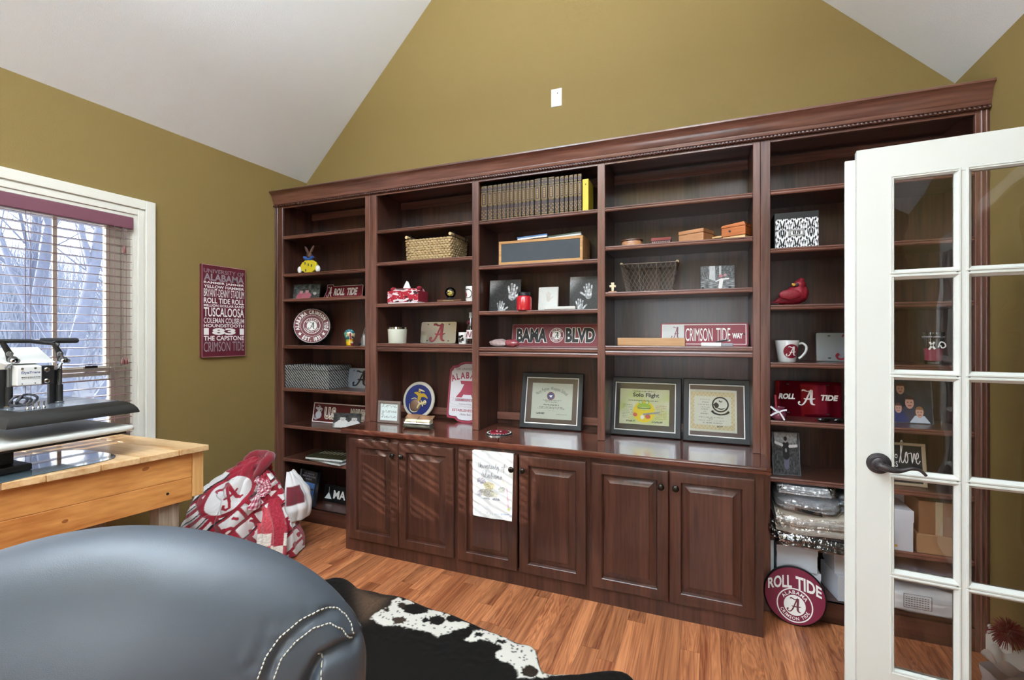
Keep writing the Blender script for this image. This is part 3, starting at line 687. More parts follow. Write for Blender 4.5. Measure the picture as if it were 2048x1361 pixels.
def cow_col(p):
    q = p + Vector((nz(p.x, p.y, 1, 30), nz(p.x, p.y, 5, 30))) * .010 + Vector((nz(p.x, p.y, 2, 90), nz(p.x, p.y, 6, 90))) * .006
    dw = max(edge_d(q, WH1), edge_d(q, WH2)); w_ = sm(dw / .006 + .5)
    pass
    if w_ > 0 and nz(p.x, p.y, 3, 85) > .40: w_ *= .15
    b_ = sm((edge_d(p, BRN) + .05) / .13)
    d3 = Vector((p.x, p.y, 0)) - EY; t3 = d3.dot(FW); ux, uy = 1024 + FPX * d3.dot(RT) / t3 + 3 * nz(p.x, p.y, 7, 40), HZ - FPX * d3.z / t3 + 2 * nz(p.x, p.y, 8, 40)
    for (cx_, cy_, ra, rb_, br) in SPOTS:
        if ((ux - cx_) / ra) ** 2 + ((uy - cy_) / rb_) ** 2 < 1: w_ = 0; b_ = max(b_, br)
    k = .9 + .25 * nz(p.x, p.y, 4, 120)
    base = [lerp(16, 104, b_) * k, lerp(12, 82, b_) * k, lerp(10, 64, b_) * k]
    return [lerp(a, c_, w_) for a, c_ in zip(base, (226, 221, 210))]
from mathutils.geometry import delaunay_2d_cdt
pts = list(OUTS); n0 = len(pts); y = gy0
bx = smooth_poly(OUT, 1)
while y < gy1:
    x = gx0; fine = y > 1.75
    st = step if fine else .06
    while x < gx1:
        p = Vector((x + random.uniform(-.2, .2) * st, y + random.uniform(-.2, .2) * st))
        if inside(p, OUTS) and edge_d(p, OUTS) > .004: pts.append(p)
        x += st
    y += st
vv, ee, ff, _, _, _ = delaunay_2d_cdt(pts, [], [list(range(n0))], 1, 1e-5)
me = bpy.data.meshes.new('cowhide_rug')
V3 = []
for p in vv:
    d = min(.05, max(0, edge_d(p, OUTS))) if p.y > 1.55 else .05
    V3.append((p.x, p.y, .0015 + .0055 * math.sqrt(d / .05) + .0012 * nz(p.x, p.y, 0, 40)))
me.from_pydata(V3, [], [f for f in ff]); at = me.color_attributes.new('Col', 'FLOAT_COLOR', 'POINT')
for i, p in enumerate(vv): at.data[i].color = srgb(*cow_col(p)) if p.y > 1.55 else srgb(16, 12, 10)
for p in me.polygons: p.use_smooth = True
me.materials.append(attr_mat('cowhide', rough=.6, sheen=.05, spec=.12, bump=.6, bscale=500)); rug = bpy.data.objects.new('cowhide_rug', me); link(rug)
md = rug.modifiers.new('solid', 'SOLIDIFY'); md.thickness = .0012; md.offset = -1
tag(rug, 'black and white cowhide rug lying on the oak floor', 'rug')

# ------------------------------------------------------------------ workbench under the window
TZ = .86
tb = thing('workbench', 'rough pine workbench against the window wall', 'table', (-2.6, .9, 0))
A = Vector((-2.230, 1.572)); fd = Vector((-.147, -.989)); bk = Vector((-1, 0))
u0 = 0.0; wds = (.125, .155, .135, .165, .12, .15, .16, .14, .15, .13, .155)
rb = random.Random(2)
for wd in wds:
    p0, p1 = A + fd * (u0 + .0008), A + fd * (u0 + wd - .0008); j = rb.uniform(-.004, .005); z = TZ + rb.uniform(-.0012, .001)
    q0, q1 = Vector((-2.99, p0.y)), Vector((-2.99, p1.y)); p0 = p0 + Vector((j, 0)); p1 = p1 + Vector((j, 0))
    if u0 == 0: q0 = Vector((-2.99, A.y - .012))
    m = MB(); m.prism([p0, p1, q1, q0], z - .027, z, 'z'); m.build('top_board', M['pinex'], tb, world=True, bevel=.003, seg=2); u0 += wd
ap = wood('orange pine apron', (176, 104, 46), (228, 162, 92), 'y', rough=.5, coat=.15, scale=7, stretch=.07)
n_ = Vector((fd.y, -fd.x))          # pointing into the room? keep the side facing +x
if n_.x < 0: n_ = -n_
def along(s, o): return A + fd * s + n_ * o
def quadbox(par, name, s0, s1, o0, o1, z0, z1, mat, bev=.002):
    m = MB(); m.prism([along(s0, o0), along(s1, o0), along(s1, o1), along(s0, o1)], z0, z1, 'z'); return m.build(name, mat, par, world=True, bevel=bev, seg=1)
quadbox(tb, 'apron', .062, 1.55, -.050, -.024, .610, .7155, ap)
quadbox(tb, 'apron', .0615, 1.55, -.050, -.0235, .7165, TZ - .029, ap)
quadbox(tb, 'corner_board', .012, .060, -.052, -.022, .622, TZ - .029, wood('corner board pine', (196, 138, 76), (232, 182, 118), 'z', rough=.5, coat=.1, scale=8))
m = MB(); m.box(-2.93, -2.30, A.y - .045, A.y - .020, .64, TZ - .029); m.build('end_apron', ap, tb, world=True)
MB().box(-2.985, -2.96, -.1, A.y - .02, .64, TZ - .029).build('back_apron', ap, tb, world=True)
for s, o in ((.10, -.15), (1.42, -.15)):
    quadbox(tb, 'leg', s, s + .085, o, o + .095, 0, .83, M['grey_wood'], .004)
    p = along(s, 0); MB().box(-2.95, -2.86, p.y - .09, p.y, 0, .83).build('leg', M['grey_wood'], tb, world=True, bevel=.004, seg=1)
for s, z in ((.165, .665), (.78, .742), (.74, .79)):
    p = along(s, -.0236); m = MB(); m.lathe([(.006, 0), (.006, .002), (0, .002)], 12, (0, 0, 0), 'x'); o = m.build('screw_hole', M['blackprint'], tb); o.location = (p.x - tb.location.x, p.y - tb.location.y, z)

for s, z, a, b in ((.80, .755, .022, .014), (.765, .700, .012, .006), (.25, .80, .014, .008), (.52, .66, .010, .006)):
    p = along(s, -.0232 if z > .716 else -.0238); m = MB(); m.prism([(a * math.cos(2 * PI * k / 16), b * math.sin(2 * PI * k / 16)) for k in range(16)], -.0004, .0006, 'x'); o = m.build('knot', wood('pine knot', (120, 64, 30), (176, 106, 52), 'y', rough=.55, coat=.1, scale=30), tb); o.location = (p.x - tb.location.x, p.y - tb.location.y, z); o.rotation_euler = (R(12), 0, -R(8.5))
# glossy sheet on the bench
m = MB(); pg = smooth_poly([Vector(p) for p in ((-2.325, .80), (-2.345, 1.02), (-2.330, 1.20), (-2.365, 1.262), (-2.47, 1.285), (-2.72, 1.27), (-2.80, 1.0), (-2.78, .6), (-2.39, .5))], 2)
m.prism(pg, TZ + .0014, TZ + .004, 'z'); mm, nt, p = new_mat('smoky glass sheet'); p.inputs['Base Color'].default_value = (.10, .14, .17, 1); p.inputs['Roughness'].default_value = .06; p.inputs['Coat Weight'].default_value = .6
tag(m.build('glass_mat', mm, None, smooth=30), 'smoky glossy glass mat under the heat press', 'mat')

# ------------------------------------------------------------------ heat press
hp = thing('heat_press', 'black and white clamshell heat press standing on the pine workbench', 'heat press', (-2.6, 1.06, TZ + .004))
blk = plain('press black enamel', (34, 34, 34), rough=.38); pgr = plain('press grey platen top', (150, 158, 170), rough=.22, metal=.6); chrome = plain('chrome', (205, 208, 212), rough=.14, metal=1)
m = MB(); m.box(-2.78, -2.44, .70, 1.01, TZ + .005, TZ + .030); m.box(-2.72, -2.50, .78, .98, TZ + .030, .956); m.build('base', blk, hp, world=True, bevel=.004)
m = MB(); m.box(-2.87, -2.375, .80, 1.30, .956, .966); m.build('lower_board', blk, hp, world=True, bevel=.003)
m = MB(); m.box(-2.885, -2.355, .785, 1.322, .967, .992); m.build('silicone_pad', plain('white silicone pad', (214, 214, 208), rough=.45), hp, world=True, bevel=.011, seg=3)
def platen():
    m = MB(); rings = []
    P0, P1 = (-2.865, -2.352, .905, 1.338), (-2.812, -2.405, .945, 1.300)
    for ins, z in ((0, 1.046), (0, 1.052), (.005, 1.066), (.014, 1.080), (.026, 1.090), (.040, 1.097), (.052, 1.100)):
        a = (-2.866 + ins, -2.350 - ins, .900 + ins, 1.338 - ins); rings.append(m.vs([(a[0], a[2], z), (a[1], a[2], z), (a[1], a[3], z), (a[0], a[3], z)]))
    for a, b in zip(rings, rings[1:]):
        for k in range(4): m.b.faces.new((a[k], a[(k + 1) % 4], b[(k + 1) % 4], b[k]))
    m.b.faces.new(rings[0][::-1]); return m, rings
m, rings = platen(); m.build('upper_platen', plain('platen speckled edge', (32, 30, 27), rough=.55, noise_amt=.3, scale=60), hp, world=True, smooth=40)
MB().box(-2.812, -2.404, .954, 1.284, 1.0985, 1.1015).build('platen_top', pgr, hp, world=True)
MB().box(-2.80, -2.42, .92, 1.32, 1.0445, 1.046).build('heating_plate', blk, hp, world=True)
PX = -2.56
def xp(px, py, X=PX): return on_x(px, py, X)
for cx_, top, bot in ((119, 728, 803), (18, 733, 808)):
    a, b = xp(cx_, bot), xp(cx_, top); mid = xp(cx_, 775)
    MB().tube([(PX, a.y, 1.1016), (PX, a.y, lerp(a.z, b.z, .45))], .0115, 14).build('cylinder', blk, hp, world=True, smooth=60)
    MB().tube([(PX, a.y, lerp(a.z, b.z, .45)), (PX, b.y, b.z)], .0085, 14).build('piston', plain('worn steel', (120, 124, 124), rough=.35, metal=.9), hp, world=True, smooth=60)
    MB().lathe([(.012, 0), (.016, .004), (.016, .008), (.006, .010)], 14, (PX, a.y, 1.1014)).build('piston_foot', chrome, hp, world=True, smooth=30)
    # link plates and arm
    q = [xp(cx_ + 4, 735), xp(cx_ - 2, 722), xp(cx_ + 2, 712), xp(cx_ - 2, 700)]
    m = MB()
    for (dx, dy, r) in ((4, 720, .0145), (-2, 708, .010), (-6, 736, .008), (12, 722, .009)):
        p = xp(cx_ + dx, dy); m.lathe([(0, -.004), (r, -.004), (r, .004), (0, .004)], 16, (PX + .014, p.y, p.z), 'x')
    p, q2 = xp(cx_ + 4, 720), xp(cx_ - 6, 736); m.tube([(PX + .014, p.y, p.z), (PX + .014, q2.y, q2.z)], .006, 6); p2 = xp(cx_ - 2, 706); m.tube([(PX + .014, p.y, p.z), (PX + .014, p2.y, p2.z)], .006, 6)
    m.build('link_plate', plain('cast aluminium', (150, 154, 158), rough=.4, metal=.8), hp, world=True, smooth=40)
    m = MB()
    for (dx, dy, r) in ((2, 722, .009), (2, 722, .004), (-2, 705, .0045), (-7, 738, .0045)):
        p = xp(cx_ + dx, dy); m.lathe([(r, .0), (r, .006), (r * .6, .009), (0, .009)], 12, (PX + .018, p.y, p.z), 'x')
    m.build('pivot_bolt', chrome, hp, world=True, smooth=40)
    a, b, c_ = xp(cx_ + 2, 722), xp(cx_ - 1, 705), xp(cx_ - 14, 684)
    MB().tube([(PX, a.y, a.z), (PX, b.y, b.z), (PX, c_.y, c_.z)], [.010, .011, .0085], 10).build('arm', blk, hp, world=True, smooth=50)
    a, b = xp(cx_ - 9, 740), xp(cx_ - 3, 800)
    m = MB(); m.box(PX - .035, PX - .012, a.y - .012, b.y + .006, 1.1016, a.z); m.build('bracket', blk, hp, world=True, bevel=.003)
a, b, c_, d_ = xp(-60, 683), xp(60, 683), xp(108, 688), xp(108, 688)
MB().tube([(PX, a.y, a.z), (PX, b.y, b.z), (PX, c_.y, c_.z), (PX + .01, c_.y + .012, c_.z - .006)], .0085, 12).build('handle_bar', blk, hp, world=True, smooth=60)
a, b = xp(82, 682, PX - .05), xp(157, 682, PX - .05)
MB().lathe([(0, a.y), (.0115, a.y), (.0118, b.y - .010), (.010, b.y - .003), (.005, b.y), (0, b.y)], 16, (PX - .05, 0, a.z), 'y').build('grip', plain('black foam grip', (40, 40, 44), rough=.7), hp, world=True, smooth=50)
# control box
BX = -2.515; a, b = on_x(34, 772, BX), on_x(84, 733, BX)
cb = MB(); y0, y1, z0, z1 = a.y, b.y, a.z - .002, b.z + .001
cb.prism([(BX, z0), (BX, z1), (BX - .05, z1 + .012), (BX - .15, z1 + .062), (BX - .17, z1 + .05), (BX - .17, z0)], y0, y1, 'y')
cb.build('control_box', plain('white powder coat', (226, 226, 222), rough=.35), hp, world=True, bevel=.003)
m = MB(); ys, ye = y0 - .03, y1 + .055
m.prism([(BX - .02, z1 + .012), (BX - .05, z1 + .022), (BX - .16, z1 + .075), (BX - .17, z1 + .07), (BX - .17, z1 + .055), (BX - .05, z1 + .012)], ys, ye, 'y'); m.build('hood', bpy.data.materials['white powder coat'], hp, world=True, bevel=.002)
def facing_x(X): return lambda u, v, z: (X, u, z)
l = LT(); blue = plain('blue print', (58, 70, 120), rough=.5); ym = lerp(y0, y1, .5); hw = (y1 - y0)
def put_x(name, st, ya, yb, za, zb, mat, X, bold=.02):
    l = LT(); l.put(st, 0, yb - ya, 0, zb - za, 0, bold); o = l.build(name, mat, hp); o.rotation_euler = (0, 0, R(90)); o.location = Vector((X, ya, za)) - hp.location; return o
put_x('lettering', 'DyeTrans', y0 + .17 * hw, y0 + .93 * hw, z0 + (z1 - z0) * .58, z0 + (z1 - z0) * .75, blue, BX + .0006)
put_x('lettering', '800.622.6338', y0 + .17 * hw, y0 + .93 * hw, z0 + (z1 - z0) * .40, z0 + (z1 - z0) * .46, M['blackprint'], BX + .0006)
put_x('lettering', 'www.dyetrans.com', y0 + .17 * hw, y0 + .93 * hw, z0 + (z1 - z0) * .32, z0 + (z1 - z0) * .38, M['blackprint'], BX + .0006, 0)
m = MB()
for fy_, fz in ((.2, .90), (.72, .90)):
    m.lathe([(.0042, 0), (.004, .002), (0, .003)], 12, (BX + .0002, y0 + fy_ * hw, z0 + fz * (z1 - z0)), 'x')
m.build('screw', chrome, hp, world=True, smooth=50)
m = MB()
for fy_, fz in ((.2, .10), (.72, .10)): m.lathe([(.0022, 0), (.0022, .0006), (0, .0006)], 10, (BX + .0002, y0 + fy_ * hw, z0 + fz * (z1 - z0)), 'x')
m.build('screw_hole', M['blackprint'], hp, world=True)
MB().box(BX - .06, BX - .012, y1 + .0005, y1 + .045, z0, z1).build('side_bracket', blk, hp, world=True, bevel=.002)
for fz in (.78, .16): MB().lathe([(.010, 0), (.010, .003), (.006, .005), (.006, .004), (0, .004)], 14, (BX - .0118, y1 + .020, lerp(z0, z1, fz)), 'x').build('bolt', chrome, hp, world=True, smooth=35)
for px in (55, 66, 77, 88):
    p = on_x(px, 802, -2.43); MB().lathe([(.006, 0), (.0065, .004), (.004, .008), (.0022, .010), (.0022, .024), (.0035, .025), (.0035, .028), (0, .029)], 10, (-2.43, p.y, 1.1016)).build('bolt', chrome, hp, world=True, smooth=40)
m = MB()
for r, dy in ((.022, 0), (.030, .01), (.026, -.016)):
    c_ = on_x(48, 790, -2.50); m.tube([(-2.50 + .006 * math.sin(3 * t), c_.y + dy + r * math.cos(t), 1.112 + r * .7 * (1 + math.sin(t))) for t in [2 * PI * k / 20 for k in range(20)]], .0045, 6, closed=True)
m.build('cable', plain('grey cable', (70, 70, 76), rough=.5), hp, world=True, smooth=60)

# ------------------------------------------------------------------ office chair
CHX, CHY = -.72, .375
oc = thing('office_chair', 'large grey blue leather office chair back with pale double stitching', 'chair', (CHX, CHY, 0), YAW + R(10))
lm_, nt, p = new_mat('grey blue leather'); p.inputs['Base Color'].default_value = srgb(66, 72, 80); p.inputs['Roughness'].default_value = .40; p.inputs['Specular IOR Level'].default_value = .55
tc = N(nt, 'ShaderNodeTexCoord'); v1 = N(nt, 'ShaderNodeTexVoronoi'); v1.inputs['Scale'].default_value = 950; b_ = N(nt, 'ShaderNodeBump'); b_.inputs['Strength'].default_value = .07; b_.inputs['Distance'].default_value = .002
nt.links.new(tc.outputs['Object'], v1.inputs['Vector']); nt.links.new(v1.outputs[0], b_.inputs['Height']); nt.links.new(b_.outputs[0], p.inputs['Normal'])
a_, b2, c_, zc, pp, qq = .322, .105, .205, .930, 1.9, 2.3
def ff(x, z): return (abs(x) / a_) ** pp + (abs(z - zc) / (c_ if z > zc else .46)) ** pp
def back_y(x, z):
    f = min(1, ff(x, z))
    return b2 * (1 - f) ** (1 / qq)
OCI = mtx(oc).inverted()
def chair_pts(l):
    out = []; e = OCI @ EY
    for px, py in l:
        d = OCI.to_3x3() @ ray(px, py)
        for k in range(900):
            t = .30 + k * .0006; q = e + d * t
            if ff(q.x, q.z) < 1 and q.y >= -back_y(q.x, q.z) + .06 * (q.z - zc): out.append((q.x, q.z)); break
    return out
SEAM = chair_pts([(500, 1420), (515, 1361), (533, 1312), (562, 1272), (600, 1240), (640, 1219), (672, 1219), (690, 1231), (702, 1250), (708, 1272)])
SEAM2 = chair_pts([(534, 1420), (547, 1361), (563, 1318), (592, 1283), (627, 1256), (660, 1246), (684, 1257), (697, 1275), (702, 1290)])
CREASE = chair_pts([(600, 1420), (617, 1361), (640, 1322), (680, 1300), (704, 1290)])
def poly_d(x, z, L): return min(seg_d(x, z, L[i][0], L[i][1], L[i + 1][0], L[i + 1][1]) for i in range(len(L) - 1))
def dent(x, z):
    d = .007 * math.exp(-(poly_d(x, z, [(p_[0] + .008, p_[1] - .006) for p_ in SEAM]) / .0045) ** 2) + .016 * math.exp(-(poly_d(x, z, CREASE) / .007) ** 2)
    return d + .0016 * nz(x, z, 2, 14) + .003 * math.exp(-(poly_d(x, z, SEAM) / .03) ** 2) * (nz(x, z, 1, 60))
def back_surf(nu=260, nv=170):
    m = MB()
    def P(u, v):
        th = 2 * PI * u; ph = lerp(-PI / 2, PI / 2, v)
        # v runs from the near (rear) pole through the rim to the front pole
        cr = math.cos(ph); d = (abs(math.cos(th)) ** pp + abs(math.sin(th)) ** pp) ** (-1 / pp)
        rho = cr ** (1.0 if cr > 0 else 1); rho = max(0, cr) ** .75
        x = a_ * rho * d * math.cos(th); z = zc + (c_ if math.sin(th) > 0 else .46) * rho * d * math.sin(th)
        y = back_y(x, z) * (-1 if v < .5 else .45)
        if v < .5: y += dent(x, z)
        return (x, y + .10 * (z - zc) * .6, z)
    m.grid(P, nu, nv, wrap=True); return m
back_surf().build('backrest', lm_, oc, smooth=180, merge=True)
thr = plain('pale stitching thread', (186, 182, 170), rough=.8)
def stitches(L, nst):
    m = MB(); pts = []
    for i in range(len(L) - 1):
        for k in range(40): pts.append((lerp(L[i][0], L[i + 1][0], k / 40), lerp(L[i][1], L[i + 1][1], k / 40)))
    for _ in range(14): pts = [pts[0]] + [((pts[i - 1][0] + pts[i][0] * 2 + pts[i + 1][0]) / 4, (pts[i - 1][1] + pts[i][1] * 2 + pts[i + 1][1]) / 4) for i in range(1, len(pts) - 1)] + [pts[-1]]
    acc = [0]
    for i in range(1, len(pts)): acc.append(acc[-1] + math.dist(pts[i], pts[i - 1]))
    def at_(s):
        for i in range(1, len(pts)):
            if acc[i] >= s:
                t = (s - acc[i - 1]) / max(1e-9, acc[i] - acc[i - 1]); x = lerp(pts[i - 1][0], pts[i][0], t); z = lerp(pts[i - 1][1], pts[i][1], t); break
        else: x, z = pts[-1]
        return Vector((x, -back_y(x, z) + dent(x, z) + .06 * (z - zc) - .0012, z))
    for k in range(nst):
        s0, s1 = acc[-1] * (k + .12) / nst, acc[-1] * (k + .84) / nst
        m.tube([at_(s0) + Vector((0, .001, 0)), at_(lerp(s0, s1, .3)), at_(lerp(s0, s1, .7)), at_(s1) + Vector((0, .001, 0))], [.0006, .0011, .0011, .0006], 6)
    m.build('stitching', thr, oc, smooth=60)
stitches(SEAM, 40); stitches(SEAM2, 34); stitches(chair_pts([(640, 1420), (643, 1361), (641, 1330), (633, 1312)]), 10)
m = MB(); m.ball((0, .30, .47), (.29, .29, .085), 28, 14); m.build('seat', lm_, oc, smooth=180)
MB().box(-.22, .22, .05, .52, .36, .41).build('seat_pan', blk, oc, bevel=.02)
MB().box(-.06, .06, .02, .10, .40, .62).build('back_bracket', blk, oc, bevel=.01)
MB().tube([(0, .28, .09), (0, .28, .37)], .028, 14).build('gas_lift', chrome, oc, smooth=60)
for k in range(5):
    a = 2 * PI * k / 5 + .3; e = Vector((math.cos(a) * .29, .28 + math.sin(a) * .29, .075))
    MB().tube([(0, .28, .115), tuple(e)], [.026, .017], 8).build('base_spoke', blk, oc, smooth=60)
    MB().lathe([(.0, -.022), (.026, -.022), (.028, 0), (.026, .022), (0, .022)], 14, (e.x, e.y, .037), 'x').build('caster', blk, oc, smooth=40)

# ------------------------------------------------------------------ heap of throws between the bench and the bookcase
RED, DRED, WHT, BLK, GRY = (158, 22, 46), (118, 16, 36), (232, 228, 226), (26, 22, 24), (196, 196, 200)
def cloth_obj(name, f, colf, nu, nv, label, cat, wrap=False, thick=.008, mat=None):
    m = MB(); g = m.grid(f, nu, nv, wrap); me = bpy.data.meshes.new(name)
    bmesh.ops.recalc_face_normals(m.b, faces=m.b.faces); m.b.verts.index_update(); m.b.to_mesh(me); m.b.free()
    at = me.color_attributes.new('Col', 'FLOAT_COLOR', 'POINT'); i = 0
    for j in range(nv):
        for k in range(nu):
            at.data[i].color = srgb(*[max(0, min(255, q)) for q in colf(k / (nu if wrap else nu - 1), j / (nv - 1))]); i += 1
    for p in me.polygons: p.use_smooth = True
    me.materials.append(mat or M['cloth']); o = bpy.data.objects.new(name, me); link(o)
    if thick: s = o.modifiers.new('solid', 'SOLIDIFY'); s.thickness = thick; s.offset = -1
    return tag(o, label, cat)
HC = Vector((-2.665, 2.175, 0))
def in_a(u, v):
    # distance to the script capital in unit space
    d = 9
    for P_, W_ in A_STROKES:
        for i in range(len(P_) - 1):
            d = min(d, seg_d(u, v, P_[i][0], P_[i][1], P_[i + 1][0], P_[i + 1][1]) - (W_[i] + W_[i + 1]) * .25 * 1.1)
    return d
def heap_f(u, v):
    # u 0..1 sweeps the front half from the wall side to the bookcase side, v 0 bottom .. 1 top
    a = lerp(R(-200), R(35), u); k = 1 - v
    fold = .05 * math.sin(a * 5 + 3 * v + 1.2 * nz(a, v, 0, 2)) * (.25 + k) + .030 * nz(a * 1.5, v * 2.2, 3, 2.3) + .040 * (abs(nz(a * 2.2, v * 5, 11, 1.6)) ** .6 - .5) * sm(v * 3) + .018 * math.sin(14 * v + 5 * a + 2 * nz(a, v, 7, 3)) * sm(v * 4)
    rb0 = .42 - .19 * max(0, math.cos(a + .15))
    r = rb0 * (1 - v ** 1.45) + .012 + fold * sm(k * 4)
    z = .012 + .60 * (1 - k ** 1.75) + .015 * nz(a, v * 3, 5, 3) * sm(v * 5)
    lean = Vector((.03, .02)) * v
    x = HC.x + r * .92 * math.cos(a) + lean.x; y = HC.y + r * math.sin(a) * .98 + lean.y
    return (max(x, XL + .02), y, z)
def heap_uv(px, py):
    best = None
    for i in range(60):
        for j in range(50):
            u, v = i / 59, j / 49; P_ = Vector(heap_f(u, v)); d = P_ - EY; t_ = d.dot(FW); e = math.hypot(1024 + FPX * d.dot(RT) / t_ - px, HZ - FPX * d.z / t_ - py) + 40 * max(0, t_ - 2.95)
            if best is None or e < best[0]: best = (e, u, v)
    return best[1:]
P0H = Vector(heap_f(*heap_uv(458, 992))); NH = (EY - P0H).normalized(); E1 = Vector((0, 0, 1)).cross(NH).normalized(); E2 = NH.cross(E1)
H1, H2 = E1 * math.cos(R(35)) + E2 * math.sin(R(35)), E2 * math.cos(R(35)) - E1 * math.sin(R(35))     # the print runs askew on the crumpled cloth
def heap_c(u, v):
    P_ = Vector(heap_f(u, v)); d = P_ - P0H; p, q = d.dot(H1), d.dot(H2); p += .010 * nz(p, q, 1, 12); q += .010 * nz(p, q, 4, 12)
    e = (p / .135) ** 2 + (q / .080) ** 2
    if e < 1: return RED if in_a((p + .062) / .125, (q + .060) / .120) < .01 else WHT
    if e < 1.5: return RED
    if P_.z > .53: return RED if nz(p, q, 2, 22) < .28 else DRED
    if q > .085:
        if .105 < q < .135: return WHT if p > -.18 else GRY
        if .095 < q < .105: return BLK
        if .03 < p < .16 and .145 < q < .170: return WHT if (p * 40 % 1) < .5 else RED
        return RED if nz(p, q, 2, 22) < .28 else DRED
    if q < -.085:
        row = (-q - .085) / .082; rn = math.floor(row); rw = row - rn
        if rw < .10 and rn % 2 == 0: return BLK
        if rw < .22: return RED
        c = p * 7.5 + 1.7 * rn + .25 * nz(p * 9, rn); c -= math.floor(c)
        blk = .08 < c < .86 and nz(p * 26 + rn * 5.3, rw * 2.2, rn) > -.20
        return WHT if blk else RED
    if p < -.15:
        b = (q + .085) / .05; b -= math.floor(b); return BLK if b < .12 else WHT if b < .5 else RED if b < .85 else GRY
    b = (p - .14) / .11; b -= math.floor(b); return WHT if b > .74 else RED
cloth_obj('throw_blanket', heap_f, heap_c, 420, 320, 'crimson fleece throw with white lettering and emblem heaped beside the workbench', 'blanket')
# rolled crimson edge on the top
m = MB(); pts = []
for k in range(34):
    t = k / 33; a = lerp(R(200), R(-75), t); rr_ = 1 + .10 * nz(t * 6, 2, 0, 1); pts.append((HC.x + .03 + .098 * rr_ * math.cos(a), HC.y - .005 + .058 * math.sin(a), .600 + .020 * math.sin(PI * t) - .05 * (1 - sm(t * 4)) - .10 * sm((t - .72) / .28) + .012 * nz(t * 9, 3, 1, 1)))
m.tube(pts, [.030 + .007 * nz(k * .55, 1, 0, 1) - .014 * (1 - sm(k / 5)) - .018 * sm((k - 26) / 7) for k in range(34)], 14)
tag(m.build('fleece_hood', plain('deep crimson fleece', (132, 20, 40), rough=.9, sheen=.5, noise_amt=.2, scale=30), None, smooth=180), 'rolled deep crimson fleece on top of the throw heap', 'blanket')
def quilt_f(u, v):
    a = lerp(R(-50), R(75), u); r = lerp(.13, .03, v ** 1.6); z = .20 + .30 * v
    b = .010 * abs(math.sin(u * 12)) + .010 * nz(u * 4, v * 4, 1, 1.5) + .035 * math.sin(PI * v)
    return (HC.x + .115 + (r + b) * math.cos(a), HC.y + .155 + (r + b) * math.sin(a), z)
cloth_obj('quilted_throw', quilt_f, lambda u, v: ((112, 34, 46) if (.38 < v < .72 and .05 < u < .42) else (228, 224, 222)), 60, 40, 'puffy white and maroon quilted throw slumped against the back of the heap', 'blanket', thick=.015)
def sherpa_f(u, v):
    p = lerp(-1, 1, u); k = 1 - v
    x = -2.445 + .075 * p + .02 * k + .010 * math.sin(p * 7 + v * 2); y = 2.130 + .032 * p - .035 * k + .012 * math.sin(p * 8 + 1)
    return (x - .10 * sm((v - .55) / .45), y + .03 * sm((v - .55) / .45), .012 + .36 * v)
def sherpa_c(u, v):
    g = nz(u * 40, v * 60, 1, 1) * 40
    i = (math.floor(u * 2.2) + math.floor(v * 3.3)) % 2
    c = (232, 226, 216) if (i and v < .5) else (196, 74, 84) if u < .5 else (168, 40, 58)
    return [q + g for q in c]
cloth_obj('sherpa_blanket', sherpa_f, sherpa_c, 50, 60, 'nubbly red and white check sherpa blanket hanging at the front of the heap', 'blanket', thick=.012, mat=attr_mat('sherpa pile', rough=1, bump=1.0, bscale=260, sheen=.5))
GU, GV = heap_uv(520, 978)
def ging_f(u, v):
    p, q = lerp(-1, 1, u), lerp(-1, 1, v); k = .80 + .2 * math.cos(3 * math.atan2(q, p))
    uu, vv_ = GU + .085 * p * k + .015 * q, GV + .135 * q * k; P_ = Vector(heap_f(uu, vv_)); e = .01
    n3 = (Vector(heap_f(uu + e, vv_)) - P_).cross(Vector(heap_f(uu, vv_ + e)) - P_).normalized()
    if n3.dot(EY - P_) < 0: n3 = -n3
    return tuple(P_ + n3 * (.014 + .004 * math.sin(6 * p + 3 * q)))
def ging_c(u, v):
    a, b = (math.floor(u * 20) % 2), (math.floor(v * 18) % 2)
    return (150, 34, 60) if a and b else (214, 128, 146) if (a or b) else (240, 232, 232)
cloth_obj('gingham_cloth', ging_f, ging_c, 81, 73, 'small red gingham cloth lying on the crimson throw', 'cloth', thick=.004)
# ------------------------------------------------------------------ wooden word sign on the left wall
ws = thing('word_sign', 'tall maroon wooden sign covered in white words on the left wall', 'sign', (XL, 2.27, 1.243), R(90))
SWd, SHt = .160, .618
MB().box(-SWd, SWd, -.022, -.0005, 0, SHt).build('board', M['maroon'], ws, bevel=.003)
MB().nest(-SWd + .001, SWd - .001, .001, SHt - .001, [(0, -.0222), (.003, -.0226)], fill=False).build('worn_edge', plain('worn pink edge', (190, 140, 140), rough=.8), ws)
rows = [('UNIVERSITY OF', .955, .912, 'g', .0), ('ALABAMA', .905, .828, 'g', .03), ('RAMMER JAMMER', .820, .788, 'w', .02), ('YELLOW HAMMER', .782, .750, 'w', .02), ('BRYANT-DENNY STADIUM', .742, .655, 'w', .0), ('ROLL TIDE ROLL', .643, .585, 'w', .02),
        ('MILLION DOLLAR BAND', .575, .548, 'w', .02), ('TUSCALOOSA', .540, .440, 'w', .015), ('COLEMAN COLISEUM', .428, .370, 'w', .01), ('HOUNDSTOOTH', .360, .325, 'w', .02), ('1831', .315, .243, 'w', .05), ('THE CAPSTONE', .232, .180, 'w', .02), ('CRIMSON TIDE', .168, .060, 'g', .0)]
for c in ('w', 'g'):
    l = LT()
    for st, t1, t0, cc, bo in rows:
        if cc == c: l.put(st, -SWd + .014, SWd - .012, t0 * SHt, t1 * SHt, -.0226, bo)
    l.build('lettering', M['lt'] if c == 'w' else M['greyprint'], ws)

